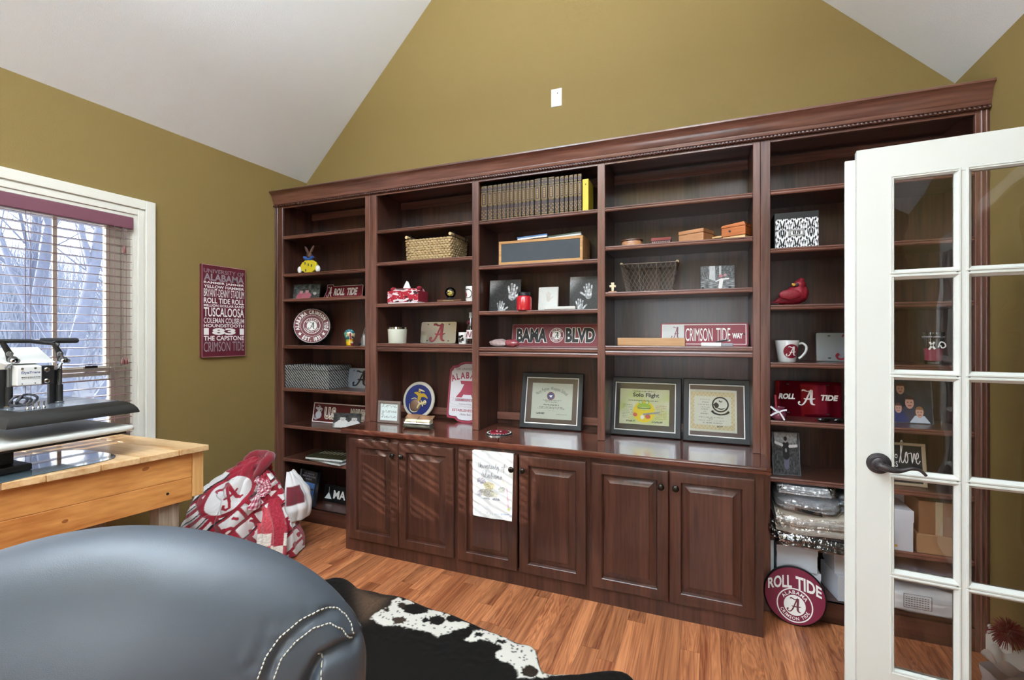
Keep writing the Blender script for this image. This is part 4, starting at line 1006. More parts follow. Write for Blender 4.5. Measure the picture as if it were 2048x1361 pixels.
# ------------------------------------------------------------------ shelf things: helpers
def X(px, Y): return on_y(px, 600, Y).x
def Zp(px, py, Y): return on_y(px, py, Y).z
def lean(t, th, back): t.rotation_euler.x = -th; return t      # tilts the top away from the room
def put(name, label, cat, pxl, pxr, Y, z, group=None, rz=0, tilt=0):
    x0, x1 = X(pxl, Y), X(pxr, Y); t = thing(name, label, cat, ((x0 + x1) / 2, Y, z), R(rz), group)
    if tilt: t.rotation_euler.x = -R(tilt)
    return t, (x1 - x0) / 2
def hgt(px, py, Y, z): return Zp(px, py, Y) - z
E0 = .0006
def roundel(par, cx, cz, r, y, outer, ring_col, let_col, a_col, white=M['lt'], top='ALABAMA', bot='CRIMSON TIDE'):
    MB().lathe([(r, y), (r, y - .0008), (0, y - .0008)], 40, (cx, 0, cz), 'y').build('badge_rim', white, par)
    MB().lathe([(r * .93, y - .0009), (r * .93, y - .0013), (0, y - .0013)], 40, (cx, 0, cz), 'y').build('badge_ring', ring_col, par)
    MB().lathe([(r * .60, y - .0014), (r * .60, y - .0020), (0, y - .0020)], 40, (cx, 0, cz), 'y').build('badge_disc', white, par)
    l = LT(); l.arc(top, cx, cz, r * .765, r * .21, 150, 30, y - .0016, .02); l.arc(bot, cx, cz, r * .765, r * .19, 200, 340, y - .0016, .02, flip=True); l.build('lettering', let_col, par)
    script_a('emblem', a_col, par, cx - r * .42, cx + r * .40, cz - r * .40, cz + r * .42, y - .0022)
def frame_box(par, x0, x1, z0, z1, y0, y1, wd, mat, name='frame', dep=.004):
    m = MB(); m.nest(x0, x1, z0, z1, [(0, y1), (0, y0 + .003), (.003, y0), (wd - .003, y0), (wd, y0 + dep), (wd, y1 - .001)], fill=False); m.b.faces.new(m.vs([(x0, y1, z0), (x1, y1, z0), (x1, y1, z1), (x0, y1, z1)]))
    return m.build(name, mat, par, smooth=25)
def person_pic(ppl, bg, u, v, asp):
    c = list(bg(u, v))
    for (cx, cy, r, skin, hair, top) in ppl:
        x, y = (u - cx) * asp, v - cy
        if y < -.6 * r and abs(x) < r * (1.0 + min(1.2, (-y / r - .6) * .9)): c = list(top)
        d = math.hypot(x / .82, y)
        if d < r * 1.18 and y > -.2 * r: c = list(hair)
        if d < r and y < .55 * r: c = list(skin)
        if abs(abs(x) - .32 * r) < .10 * r and abs(y - .05 * r) < .08 * r: c = [q * .35 for q in skin]
        if abs(x) < .32 * r and abs(y + .48 * r) < .08 * r: c = [skin[0] * .75, skin[1] * .5, skin[2] * .5]
    return c

# ================================================================== bay beside the window wall
# painted rabbit figurine
t, hw = put('rabbit_figurine', 'painted wooden rabbit figurine in a yellow romper with blue sleeves', 'figurine', 598, 640, 2.76, 1.861)
yel = plain('figurine yellow', (214, 190, 40), rough=.4); brn = plain('figurine brown', (86, 58, 48), rough=.6); blu = plain('figurine blue', (48, 84, 150), rough=.5); tealp = plain('figurine teal print', (30, 80, 84), rough=.5)
H_ = .205; m = MB(); n = 14; m.prism([(hw * .80 * math.cos(2 * PI * k / 28) * (1.0 if k % 2 else .90), .052 + .052 * math.sin(2 * PI * k / 28) * (1 if k % 2 else .92)) for k in range(28)], -.012, .012, 'y'); m.build('romper', yel, t, bevel=.004, smooth=40)
MB().ball((0, 0, .138), (.024, .020, .026)).build('face', brn, t, smooth=180)
for s in (-1, 1):
    o = MB().ball((0, 0, 0), (.0115, .007, .036)).build('ear', brn, t, smooth=180); o.location = (s * .026, 0, .178); o.rotation_euler = (0, s * R(32), 0)
    m = MB(); m.tube([(s * .012, -.004, .104), (s * .034, -.008, .118), (s * .046, -.008, .125)], [.013, .014, .010], 10); m.build('sleeve', blu, t, smooth=60)
    MB().ball((s * hw * .86, -.006, .030), (.018, .016, .026)).build('foot', M['white'], t, smooth=180)
m = MB(); m.ball((0, 0, .105), (.020, .016, .012)); m.build('scarf', blu, t, smooth=180)
m = MB()
for px_, pz in ((-.030, .075), (.002, .062), (.034, .055), (-.024, .022)): m.ribbon([(px_ - .007, pz + .006), (px_ + .005, pz + .008), (px_ - .004, pz), (px_ + .006, pz - .002), (px_ - .006, pz - .009)], .005, -.0125)
m.build('painted_letters', tealp, t)
m = MB()
for s in (-1, 1): m.ball((s * .009, -.0185, .144), .0035, 8, 6)
m.ball((0, -.021, .134), .003, 8, 6); m.build('eyes', M['blackprint'], t, smooth=180)

# photo plate
def bw(k): k = max(0, min(255, k)); return (k, k, k)
t, hw = put('photo_block', 'small tilted photo block of two children on the third shelf of the window bay', 'photo', 588, 636, 2.80, 1.669, rz=6, tilt=8)
h_ = .120; MB().box(-hw, hw, 0, .008, 0, h_).build('plate', M['black'], t)
def f(u, v):
    g = 80 + 70 * nz(u * 9, v * 9, 1) + 40 * nz(u * 30, v * 22, 2)
    return person_pic([(.30, .50, .12, (190, 150, 150), (70, 66, 64), (170, 90, 104)), (.52, .52, .12, (190, 150, 150), (60, 56, 54), (176, 100, 112)), (.82, .38, .11, (190, 188, 184), (90, 90, 90), (60, 62, 60))], lambda a, b: (g * .8, g * .86, g * .82), u, v, 1.5)
picture('print', t, -hw + .001, hw - .001, .001, h_ - .001, -E0, f, M['pic'], 90, 70)

# shaped crimson sign with the team shout
Y = 2.90; x0 = X(650, Y); z = 1.669; t = thing('banner_sign', 'crimson cut-out sign with white italic words on the third shelf of the window bay', 'sign', (x0, Y, z), 0); t.rotation_euler.x = -R(8)
L_ = .36; out = [(-.022, 0), (L_, 0), (L_, .105), (.075, .105), (.070, .118), (.012, .118), (.012, .07)]
m = MB(); m.prism(out, 0, .005, 'y'); m.build('plate', M['crimson'], t)
m = MB(); Q = [Vector(p) for p in out]
for i in range(len(Q)): a, b = Q[i], Q[(i + 1) % len(Q)]; m.ribbon([tuple(a), tuple((a + b) / 2), tuple(b)], .003, -E0)
m.build('border', M['lt'], t)
l = LT(); l.put('ROLL', .085, .190, .030, .088, -.0008, .05, .15); l.put('TIDE', .210, .310, .030, .088, -.0008, .05, .15); l.build('lettering', M['lt'], t)
script_a('emblem', M['lt'], t, .012, .068, .02, .10, -.0008)

# bottle cap sign
t, hw = put('bottle_cap_sign', 'large round maroon bottle cap sign leaning on the fourth shelf of the window bay', 'sign', 580, 668, 2.83, 1.313, rz=33, tilt=6)
Rr = .150; t.location.x = on_y(623, 650, 2.83).x; cz = Rr + .002
m = MB(); NN = 21 * 8; rings = []
for (r0, amp, y) in ((.97, .05, .028), (1.0, .045, .022), (.95, .02, .006), (.91, .0, .0)):
    rings.append(m.vs([(Rr * (r0 + amp * math.cos(21 * 2 * PI * k / NN) - (.045 if amp else 0)) * math.cos(2 * PI * k / NN), y, cz + Rr * (r0 + amp * math.cos(21 * 2 * PI * k / NN) - (.045 if amp else 0)) * math.sin(2 * PI * k / NN)) for k in range(NN)]))
for A_, B_ in zip(rings, rings[1:]):
    for k in range(NN): m.b.faces.new((A_[k], A_[(k + 1) % NN], B_[(k + 1) % NN], B_[k]))
m.b.faces.new(rings[-1]); m.b.faces.new(rings[0][::-1]); m.build('crimped_cap', plain('dark crimped metal', (52, 42, 42), rough=.35, metal=.4), t, smooth=50)
mar = plain('maroon print', (112, 40, 50), rough=.45)
for r, y, mt in ((.885, .0004, M['lt']), (.868, .0008, mar), (.56, .0012, M['lt']), (.548, .0016, mar)): MB().lathe([(Rr * r, 0), (Rr * r, -y), (0, -y)], 56, (0, 0, cz), 'y').build('disc', mt, t)
roundel(t, 0, cz, Rr * .42, -.0018, None, mar, M['lt'], plain('charcoal print', (50, 40, 42), rough=.5))
l = LT(); l.arc('ALABAMA CRIMSON TIDE', 0, cz, Rr * .715, Rr * .20, 200, -20, -.0012, .05); l.arc('EST. 1831', 0, cz, Rr * .715, Rr * .21, 233, 307, -.0012, .05, flip=True)
l.build('lettering', M['lt'], t)
m = MB()
for a in (216, 324):
    cx_, cz_ = Rr * .715 * math.cos(R(a)), cz + Rr * .715 * math.sin(R(a)); m.b.faces.new(m.vs([(cx_ + (.017 if k % 2 == 0 else .007) * math.sin(PI * k / 5), -.0014, cz_ + (.017 if k % 2 == 0 else .007) * math.cos(PI * k / 5)) for k in range(10)]))
m.build('star', M['lt'], t)

# sugar skull and small grey figurine
t, hw = put('sugar_skull', 'small painted skull in teal, yellow and red on the fourth shelf', 'figurine', 685, 714, 2.80, 1.313)
def skf(u, v):
    a = 2 * PI * u; prof = [(.0, .001), (.0, .024), (.02, .027), (.045, .026), (.062, .036), (.085, .041), (.108, .034), (.122, .018), (.126, .001)]
    q = v * 8; i = min(7, int(q)); k = q - i; z, r = lerp(prof[i][0], prof[i + 1][0], k), lerp(prof[i][1], prof[i + 1][1], sm(k))
    e = 0
    for ex in (-.35, .35): e += math.exp(-((math.sin(a) + .94) / .12) ** 2 - ((math.cos(a) - ex) / .17) ** 2 - ((z - .072) / .011) ** 2)
    r *= 1 - .22 * e; return (r * math.cos(a) * 1.0, r * math.sin(a) * .88, z)
def skc(u, v):
    x, y, z = skf(u, v); n = nz(x * 60, z * 60, 1)
    if z > .098 or (z > .090 and n > .1): return (34, 96, 104) if nz(x * 200, z * 200, 2) < .30 else (170, 200, 196)
    if y < 0:
        if .008 < x < .018 and .045 < z < .096: return (150, 36, 66)
        if z > .070: return (206, 190, 150) if x > -.018 + .3 * (z - .07) else (70, 150, 128)
        if z > .046: return (60, 130, 128) if x < .006 else (222, 206, 168) if n < .2 else (30, 60, 70)
        if z > .030: return (150, 180, 50) if x < -.004 else (214, 160, 30)
        return (220, 180, 24) if x < .012 else (150, 40, 50) if n < .25 else (230, 220, 190)
    return (24, 40, 44)
o = cloth_obj('painted_skull', skf, skc, 96, 72, None, None, wrap=True, thick=0, mat=attr_mat('glazed skull', rough=.2, coat=.5)); o.parent = t; t.rotation_euler.z = R(25)
MB().lathe([(.022, -.0004), (.022, .002), (0, .002)], 20).build('foot_ring', M['black'], t)
t, hw = put('pewter_figurine', 'small grey pewter figurine half hidden by the upright beside the skull', 'figurine', 716, 742, 2.80, 1.313); t.location.x = min(t.location.x, -2.219 - .036)
m = MB(); m.lathe([(.034, 0), (.034, .006), (.028, .008), (.024, .05), (.016, .075), (.010, .085), (0, .09)], 12); m.build('body', plain('pewter', (130, 128, 126), rough=.4, metal=.6), t, smooth=40)
MB().tube([(-.006, -.01, .07), (.012, -.005, .135)], [.006, .002], 8).build('raised_blade', bpy.data.materials['pewter'], t, smooth=60)
MB().box(-.03, -.012, -.034, -.02, 0, .02).build('plinth', M['black'], t)

# woven grey box
wv, nt, p = new_mat('grey woven fabric'); tc = N(nt, 'ShaderNodeTexCoord'); w1 = N(nt, 'ShaderNodeTexWave'); w1.inputs['Scale'].default_value = 26; w1.inputs['Distortion'].default_value = 2.2; w1.inputs['Detail Scale'].default_value = 2; w1.wave_type = 'BANDS'; w1.bands_direction = 'DIAGONAL'
crp = N(nt, 'ShaderNodeValToRGB'); crp.color_ramp.elements[0].color = srgb(34, 34, 35); crp.color_ramp.elements[1].color = srgb(150, 149, 147); crp.color_ramp.elements[0].position = .35; crp.color_ramp.elements[1].position = .65
nt.links.new(tc.outputs['Object'], w1.inputs['Vector']); nt.links.new(w1.outputs[0], crp.inputs[0]); nt.links.new(crp.outputs[0], p.inputs['Base Color']); p.inputs['Roughness'].default_value = .85
b_ = N(nt, 'ShaderNodeBump'); b_.inputs['Strength'].default_value = .6; b_.inputs['Distance'].default_value = .003; nt.links.new(w1.outputs[0], b_.inputs['Height']); nt.links.new(b_.outputs[0], p.inputs['Normal'])
t, hw = put('woven_box', 'lidded grey woven storage box filling the fifth shelf of the window bay', 'box', 568, 657, 2.725, .989)
MB().box(-hw, hw, 0, .24, 0, .135).build('body', wv, t, bevel=.004); MB().box(-hw - .004, hw + .004, -.004, .244, .137, .172).build('lid', wv, t, bevel=.004)

def plate(name, label, pxl, wd, ht, Y, z, mat, tilt=7, group=None, rr=.014, bay=0):
    x0 = X(pxl, Y); t = thing(name, label, 'license plate', (min(x0, {1: -2.222, 2: -1.381}.get(bay, 9) - wd) + wd / 2, Y, z), 0, group); t.rotation_euler.x = -R(tilt)
    pts = [];
    for (sx, sz, a0) in ((1, 0, -90), (1, 1, 0), (-1, 1, 90), (-1, 0, 180)):
        for k in range(5):
            a = R(a0 + 90 * k / 4); pts.append((sx * (wd / 2 - rr) + rr * math.cos(a), (rr if sz == 0 else ht - rr) + rr * math.sin(a)))
    MB().prism(pts, 0, .003, 'y').build('plate', mat, t, bevel=.0008, seg=1)
    m = MB()
    for sx in (-1, 1):
        for zz in (.018, ht - .018): m.box(sx * wd * .30 - .006, sx * wd * .30 + .006, -.0006, 0, zz - .003, zz + .003)
    m.build('slot', M['blackprint'], t); t['w'] = wd; return t
silver = plain('brushed silver plate', (168, 176, 186), rough=.24, metal=.75, noise_amt=.12, scale=300)
silver2 = plain('warm silver plate', (196, 190, 176), rough=.18, metal=.8, noise_amt=.08, scale=9)
t = plate('license_plate', 'silver plate with a black script capital beside the woven box', 695, .255, .152, 2.88, .989, silver, bay=1); script_a('emblem', M['blackprint'], t, -.08, .06, .02, .132, -.0006)

# maroon service plate and photo of two children
t = plate('license_plate', 'long maroon plate with white border and eagle emblem on the sixth shelf', 623, .535, .158, 2.87, .706, M['crimson'], tilt=10, bay=1)
mp = plain('deep maroon', (96, 30, 34), rough=.4)
next(o for o in t.children if o.name.startswith('plate')).data.materials[0] = mp
MB().nest(-.2635, .2635, .004, .154, [(0, -.0004), (.007, -.0004)], fill=False).build('border', M['lt'], t)
m = MB(); ex, ez = -.205, .078
m.lathe([(.030, -.0008), (.030, -.0030), (.022, -.006), (0, -.007)], 20, (ex, 0, ez - .018), 'y'); m.build('emblem_globe', plain('emblem pale grey', (206, 208, 216), rough=.4, metal=.3), t, smooth=50)
m = MB(); m.ribbon([(ex - .034, ez + .036), (ex - .012, ez + .030), (ex, ez + .018), (ex + .014, ez + .030), (ex + .036, ez + .026)], [.012, .020, .022, .020, .010], -.002); m.ribbon([(ex, ez + .020), (ex + .001, ez + .036), (ex + .007, ez + .046), (ex + .016, ez + .046)], [.014, .013, .012, .003], -.0024)
m.ribbon([(ex + .006, ez + .056), (ex - .008, ez + .056), (ex - .018, ez + .052)], .004, -.0022)
m.ribbon([(ex + .038, ez + .020), (ex - .020, ez - .044)], .006, -.0075); m.ribbon([(ex - .040, ez - .018), (ex - .034, ez - .044), (ex - .014, ez - .052), (ex + .004, ez - .046)], [.004, .010, .010, .003], -.0076)
m.build('emblem', bpy.data.materials['emblem pale grey'], t)
tan = plain('tan print', (168, 146, 116), rough=.5); l = LT()
l.put('U.S.', -.150, -.020, .030, .126, -.0008, .09); l.put('MARINES', .105, .245, .030, .126, -.0008, .09); l.build('lettering_outline', M['lt'], t)
l = LT(); l.put('U.S.', -.147, -.023, .034, .122, -.0012, .02); l.put('MARINES', .108, .242, .034, .122, -.0012, .02); l.build('lettering', tan, t)
t, hw = put('photo_block', 'grey photo block of two children lying on their elbows in front of the maroon plate', 'photo', 670, 716, 2.745, .706, rz=10, tilt=10)
h_ = .115; MB().box(-hw - .008, hw, 0, .008, .008, h_).build('plate', M['black'], t); MB().box(-.03, -.02, -.012, .02, 0, .012).build('easel_foot', M['black'], t); MB().box(.03, .04, -.012, .02, 0, .012).build('easel_foot', M['black'], t)
def f(u, v):
    g = 120 + 40 * nz(u * 12, v * 8, 3) if v < .32 else 56 + 30 * nz(u * 7, v * 7, 1)
    return person_pic([(.35, .62, .17, (190, 188, 184), (60, 58, 56), (208, 208, 206)), (.78, .60, .16, (186, 184, 180), (90, 86, 80), (196, 196, 194))], lambda a, b: bw(g), u, v, 1.3)
picture('print', t, -hw - .007, hw - .001, .009, h_ - .001, -E0, f, M['pic'], 90, 70)

# two big books lying on the low shelf
def book(par_name, label, cx, cy, z, w_, d_, th, rz, cover, group=None, pages=M['paper'], cover_pic=None):
    t = thing(par_name, label, 'book', (cx, cy, z), rz, group)
    MB().box(-w_ / 2 + .003, w_ / 2 - .003, -d_ / 2 + .003, d_ / 2 - .003, .003, th - .003).build('pages', PAGES, t)
    for zz in (0, th - .003): MB().box(-w_ / 2, w_ / 2, -d_ / 2, d_ / 2, zz, zz + .003).build('cover', cover, t)
    MB().box(-w_ / 2, -w_ / 2 + .003, -d_ / 2, d_ / 2, .003, th - .003).build('spine', cover, t); return t
PAGES = plain('book pages', (228, 230, 232), rough=.8, noise_amt=.06, scale=400)
t = book('picture_book', 'lower of two large picture books lying flat on the low shelf', -2.575, 2.82, .452, .34, .25, .020, R(-8), plain('grey green cover', (74, 82, 78), rough=.3, coat=.4))
t = book('picture_book', 'upper of two large picture books, glossy dark landscape cover', -2.600, 2.815, .4722, .33, .25, .020, R(4), plain('dark olive cover', (66, 66, 46), rough=.25, coat=.6))
m = MB()
for k in range(8): m.box(-.13 + .032 * k, -.115 + .032 * k, -.02, .05, .0201, .0206)
m.build('cover_print', plain('cover print', (120, 112, 96), rough=.4), t)

# manual standing open and the black sign on the bottom deck
t, hw = put('aviation_manual', 'black manual with a blue whale shaped picture standing on the bottom deck', 'book', 584, 634, 2.735, .10, rz=-9, tilt=10)
MB().box(-.095, .095, .003, .030, 0, .255).build('cover', plain('navy black cover', (34, 36, 44), rough=.25, coat=.6), t, bevel=.002); MB().box(-.112, -.0955, .004, .030, 0, .255).build('spine', plain('grey spine', (96, 100, 106), rough=.35), t)
def f(u, v):
    d = seg_d(u, v, .15, .72, .5, .56); e = seg_d(u, v, .5, .56, .92, .62)
    if min(d - .07, e - .055) < 0 or seg_d(u, v, .55, .58, .35, .36) < .03: return (28, 30, 40)
    return (40 + 40 * v, 70 + 46 * v, 120 + 50 * v) if v > .3 else (70, 84, 112)
picture('cover_picture', t, -.080, .082, .055, .170, .0024, f, M['pic'], 50, 40)
l = LT(); l.put('U.S. MARITIME', -.055, .060, .228, .240, .0022, 0); l.put('HELICOPTER FLYING', -.075, .080, .208, .220, .0022, 0); l.put('HANDBOOK', -.035, .040, .188, .200, .0022, 0); l.build('lettering', M['greyprint'], t)
t = thing('black_sign', 'black sign with a white triangle and capitals on the bottom deck', 'sign', (X(645, 2.865) + .150, 2.865, .10), R(-2)); t.rotation_euler.x = -R(10)
MB().box(-.150, min(.248, -2.224 - t.location.x), 0, .006, 0, .125).build('plate', M['blackprint'], t)
m = MB(); m.b.faces.new(m.vs([(-.138, -E0, .022), (-.065, -E0, .022), (-.100, -E0, .072)])); m.ribbon([(-.098, .058), (-.100, .110)], [.004, .001], -.0008); m.ribbon([(-.122, .036), (-.104, .050), (-.088, .040), (-.078, .030)], .006, -.0009); m.build('triangle_mark', M['lt'], t)
l = LT(); l.put('MA', -.052, .070, .030, .092, -E0, .03); l.put('RINE', .080, .165, .030, .092, -E0, .06); l.build('lettering', M['lt'], t)

# ================================================================== second bay
wick = plain('tan wicker strand', (176, 150, 108), rough=.7, noise_amt=.35, scale=90)
t, hw = put('wicker_basket', 'rectangular tan wicker basket with wooden handles on the second bay shelf', 'basket', 816, 900, 2.735, 1.896)
bw_, bd, bh = hw, .21, .145; m = MB(); rows_, nseg = 9, 84
per = [];
def per_pt(s):
    w2, d2 = 2 * bw_, bd; L4 = 2 * (w2 + d2); s = s % L4
    if s < w2: return (-bw_ + s, 0), (0, -1)
    if s < w2 + d2: return (bw_, s - w2), (1, 0)
    if s < 2 * w2 + d2: return (bw_ - (s - w2 - d2), d2), (0, 1)
    return (-bw_, d2 - (s - 2 * w2 - d2)), (-1, 0)
LP_ = 2 * (2 * bw_ + bd)
for r in range(rows_):
    pts = []
    for k in range(nseg * 2):
        (x, y), (nx_, ny_) = per_pt(LP_ * k / (nseg * 2)); o = .0085 * math.sin(PI * k / 2 * 1.0 + PI * r + PI / 4); fl_ = 1 + .05 * r / rows_
        pts.append((x * fl_ + nx_ * o, (y - bd / 2) * fl_ + bd / 2 + ny_ * o, .010 + r * (bh - .02) / (rows_ - 1)))
    m.tube(pts, .0088, 5, closed=True)
m.build('weave', wick, t, smooth=60, kind='stuff'); MB().box(-bw_ + .006, bw_ - .006, .006, bd - .006, .001, .010).build('base', wick, t)
dk = plain('dark cord wrap', (60, 48, 40), rough=.8); pale = plain('pale dowel', (206, 182, 140), rough=.6)
for s in (-1, 1):
    MB().tube([(s * (bw_ + .006), -.012, bh + .016), (s * (bw_ + .006), bd + .012, bh + .016)], .0105, 12).build('handle', pale, t, smooth=50)
    for y in (.03, bd - .03): MB().tube([(s * (bw_ + .006) + .016 * math.cos(a), y, bh + .010 + .022 * math.sin(a)) for a in [2 * PI * k / 14 for k in range(14)]], .003, 6, closed=True).build('cord_loop', dk, t, smooth=60)

# tissue box in crimson fabric cover
def patch_f(u, v):
    c = (170, 24, 44)
    k = nz(u * 4, v * 3.4, 2); k2 = nz(u * 5 + 3, v * 3.4, 6)
    if k > .22: c = (226, 220, 220)
    if k2 > .34: c = (60, 30, 36)
    if k2 < -.36: c = (196, 150, 160)
    if nz(u * 16, v * 12, 3) > .48: c = (236, 232, 232)
    return c
t, hw = put('tissue_box', 'tissue box in a gathered crimson and white fabric cover with a tissue standing up', 'tissue box', 776, 836, 2.735, 1.609)
tw, td, th_ = hw, .125, .088
MB().box(-tw, tw, 0, td, .0, .010).build('white_hem', M['white'], t, bevel=.002)
CV = attr_mat('patterned cover', rough=.8, sheen=.2)
picture('cover_front', t, -tw - .002, tw + .002, .008, th_, -.002, patch_f, CV, 130, 78)
m = MB(); m.box(-tw, tw, -.001, td, .009, th_ - .004); m.build('cover', plain('cover crimson', (140, 22, 42), rough=.8, noise_amt=.4, scale=60), t, bevel=.004)
def ridge(u, v):
    a = 2 * PI * u; q = abs(math.cos(a)) ** .5; x = tw * .98 * math.copysign(abs(math.cos(a)) ** .45, math.cos(a)); y = td / 2 + td * .5 * math.copysign(abs(math.sin(a)) ** .45, math.sin(a))
    k = 1 - .62 * v; z = th_ - .008 + .030 * math.sin(PI * min(1, v * 1.3)) * (.7 + .5 * abs(nz(u * 9, 1, 0, 1))) + .010 * nz(u * 12, v * 3, 2)
    return (x * k, (y - td / 2) * k + td / 2, z)
o = cloth_obj('gathered_top', ridge, lambda u, v: patch_f(u * 3, v * .6), 96, 12, None, None, wrap=True, thick=0, mat=CV); o.parent = t
for sx in (-1, 1): o = MB(); o.ball((sx * tw * .86, td * .35, th_ + .014), (.016, .030, .018), 12, 8); o.build('corner_knot', bpy.data.materials['cover crimson'], t, smooth=180)
def tis(u, v):
    a = 2 * PI * u; r = (.026 * (1 - v) ** .8 + .003) * (1 + .22 * math.cos(3 * a + 1)); return (-.006 + r * 1.25 * math.cos(a), td / 2 + r * math.sin(a), th_ - .008 + .078 * v + .004 * math.sin(2 * a) * v)
m = MB(); m.grid(tis, 24, 12, wrap=True); m.build('tissue', M['white'], t, smooth=180)

# gold globe on a wooden block
t, hw = put('glass_globe', 'glass globe with a gold rose on a black stand, resting on a thin wooden plaque', 'paperweight', 889, 913, 2.74, 1.6235)
MB().lathe([(.030, 0), (.032, .004), (.026, .010), (.024, .014)], 24).build('stand', M['black'], t, smooth=40)
MB().ball((0, 0, .047), .036, 24, 16).build('globe', M['clearglass'], t, smooth=180)
m = MB(); rg = random.Random(8)
for k in range(16): m.ball((rg.uniform(-.014, .014), rg.uniform(-.012, .012), .042 + rg.uniform(-.014, .014)), (.008, .007, .007), 8, 6)
m.build('gold_rose', plain('gold rose', (206, 186, 92), rough=.35, metal=.5), t, smooth=180)
t, hw = put('wooden_plaque', 'thin brown wooden plaque lying under the glass globe', 'plaque', 874, 922, 2.705, 1.609)
MB().box(-hw, hw, 0, .10, 0, .014).build('slab', wood('plaque wood', (70, 40, 28), (120, 78, 54), 'x'), t, bevel=.002); MB().box(-.045, .035, -.0008, 0, .004, .010).build('brass_strip', plain('dull brass', (140, 124, 92), rough=.4, metal=.6), t)
def mug(t, r, h, mat, handle=True, taper=1.0, hx=1):
    MB().lathe([(r * taper * .95, 0), (r * taper, .004), (r, h - .003), (r - .001, h), (r - .004, h), (r * taper - .004, .008), (0, .006)], 32).build('bowl', mat, t, smooth=45)
    if handle: MB().tube(spl([(hx * (r * .92), 0, h * .82), (hx * (r + .014), 0, h * .86), (hx * (r + .030), 0, h * .70), (hx * (r + .026), 0, h * .46), (hx * (r + .008), 0, h * .24), (hx * r * .93, 0, h * .16)]), .006, 10).build('handle', mat, t, smooth=60)
t, hw = put('coffee_mug', 'white mug with a round picture half hidden by the second upright', 'mug', 934, 962, 2.76, 1.609); t.location.x = -1.378 - .038; t.rotation_euler.z = R(100); mug(t, .036, .098, plain('glazed white', (236, 234, 230), rough=.15, coat=.5), hx=1)
m = MB(); m.lathe([(.030, 0), (.030, -.001), (.026, -.001)], 24, (-.006, -.0365, .05), 'y', cap=False); m.b.transform(Matrix.Rotation(R(-100), 4, 'Z')); m.build('printed_ring', M['blackprint'], t)
m = MB(); m.ribbon([(-.024, .06), (-.016, .045), (-.018, .03)], .007, -.0362); m.b.transform(Matrix.Rotation(R(-100), 4, 'Z')); m.build('printed_mark', M['crimson'], t)

# candle glass, plate, little glass, cola bottle
t, hw = put('candle_jar', 'frosted white candle in a tumbler with a mirrored rim on the second bay shelf', 'candle', 779, 811, 2.755, 1.334)
cwh = plain('frosted candle', (218, 222, 206), rough=.12, coat=.6); r = hw
MB().lathe([(r * .90, 0), (r * .93, .003), (r, .098), (r - .003, .098), (r * .9, .085), (0, .085)], 32).build('tumbler', cwh, t, smooth=45); m = MB(); m.lathe([(r * 1.002, .0982), (r * 1.005, .112), (r * .985, .112), (r * .985, .099)], 32, cap=False); m.build('mirrored_rim', plain('mirror rim', (200, 200, 200), rough=.08, metal=1, noise_amt=.6, scale=40), t, smooth=45)
t = plate('license_plate', 'shiny silver plate with a crimson script capital standing beside the candle', 840, .285, .152, 2.87, 1.334, silver2, tilt=8); script_a('emblem', plain('outline charcoal', (80, 50, 56), rough=.4), t, -.066, .066, .012, .138, -.0006); script_a('emblem', plain('enamel red', (150, 60, 66), rough=.3), t, -.062, .062, .016, .134, -.0018)
t, hw = put('shot_glass', 'little white glass with a black cow print beside the cola bottle', 'glass', 918, 933, 2.74, 1.334); MB().lathe([(hw * .9, 0), (hw, .075), (hw - .002, .075), (hw * .85, .006), (0, .006)], 24).build('bowl', plain('white glaze', (234, 232, 228), rough=.2), t, smooth=45)
m = MB()
for cx_, cz_, a, b in ((-.006, .045, .012, .009), (.008, .052, .008, .007), (-.008, .022, .004, .014), (.002, .020, .004, .014), (.012, .030, .006, .012)): m.prism([(cx_ + a * math.cos(2 * PI * k / 12), cz_ + b * math.sin(2 * PI * k / 12)) for k in range(12)], -hw - .0005, -hw + .012, 'y')
m.build('cow_print', M['blackprint'], t)
t, hw = put('cola_bottle', 'full dark cola bottle with a red and white label, half behind the upright', 'bottle', 931, 953, 2.76, 1.334); t.location.x = min(t.location.x, -1.378 - .0305)
MB().lathe([(.026, 0), (.029, .004), (.029, .05), (.027, .075), (.029, .10), (.027, .118), (.018, .150), (.0125, .168), (0, .168)], 28).build('cola', plain('dark cola', (22, 10, 8), rough=.12, coat=.8), t, smooth=45)
MB().lathe([(.0125, .1682), (.012, .195), (.0135, .197), (.0135, .204), (.012, .205), (0, .205)], 24).build('neck', plain('pale glass', (150, 150, 146), rough=.1), t, smooth=45)
MB().lathe([(.0293, .035), (.0293, .090)], 28, cap=False).build('label', plain('white bottle label', (222, 214, 214), rough=.5), t, smooth=60)
m = MB(); m.ribbon([(-.018, .045), (-.006, .080), (.006, .045), (.018, .080)], .005, -.0296); m.ribbon([(-.014, .128), (-.006, .150), (.004, .130)], .005, -.0240); m.build('label_script', M['crimson'], t)

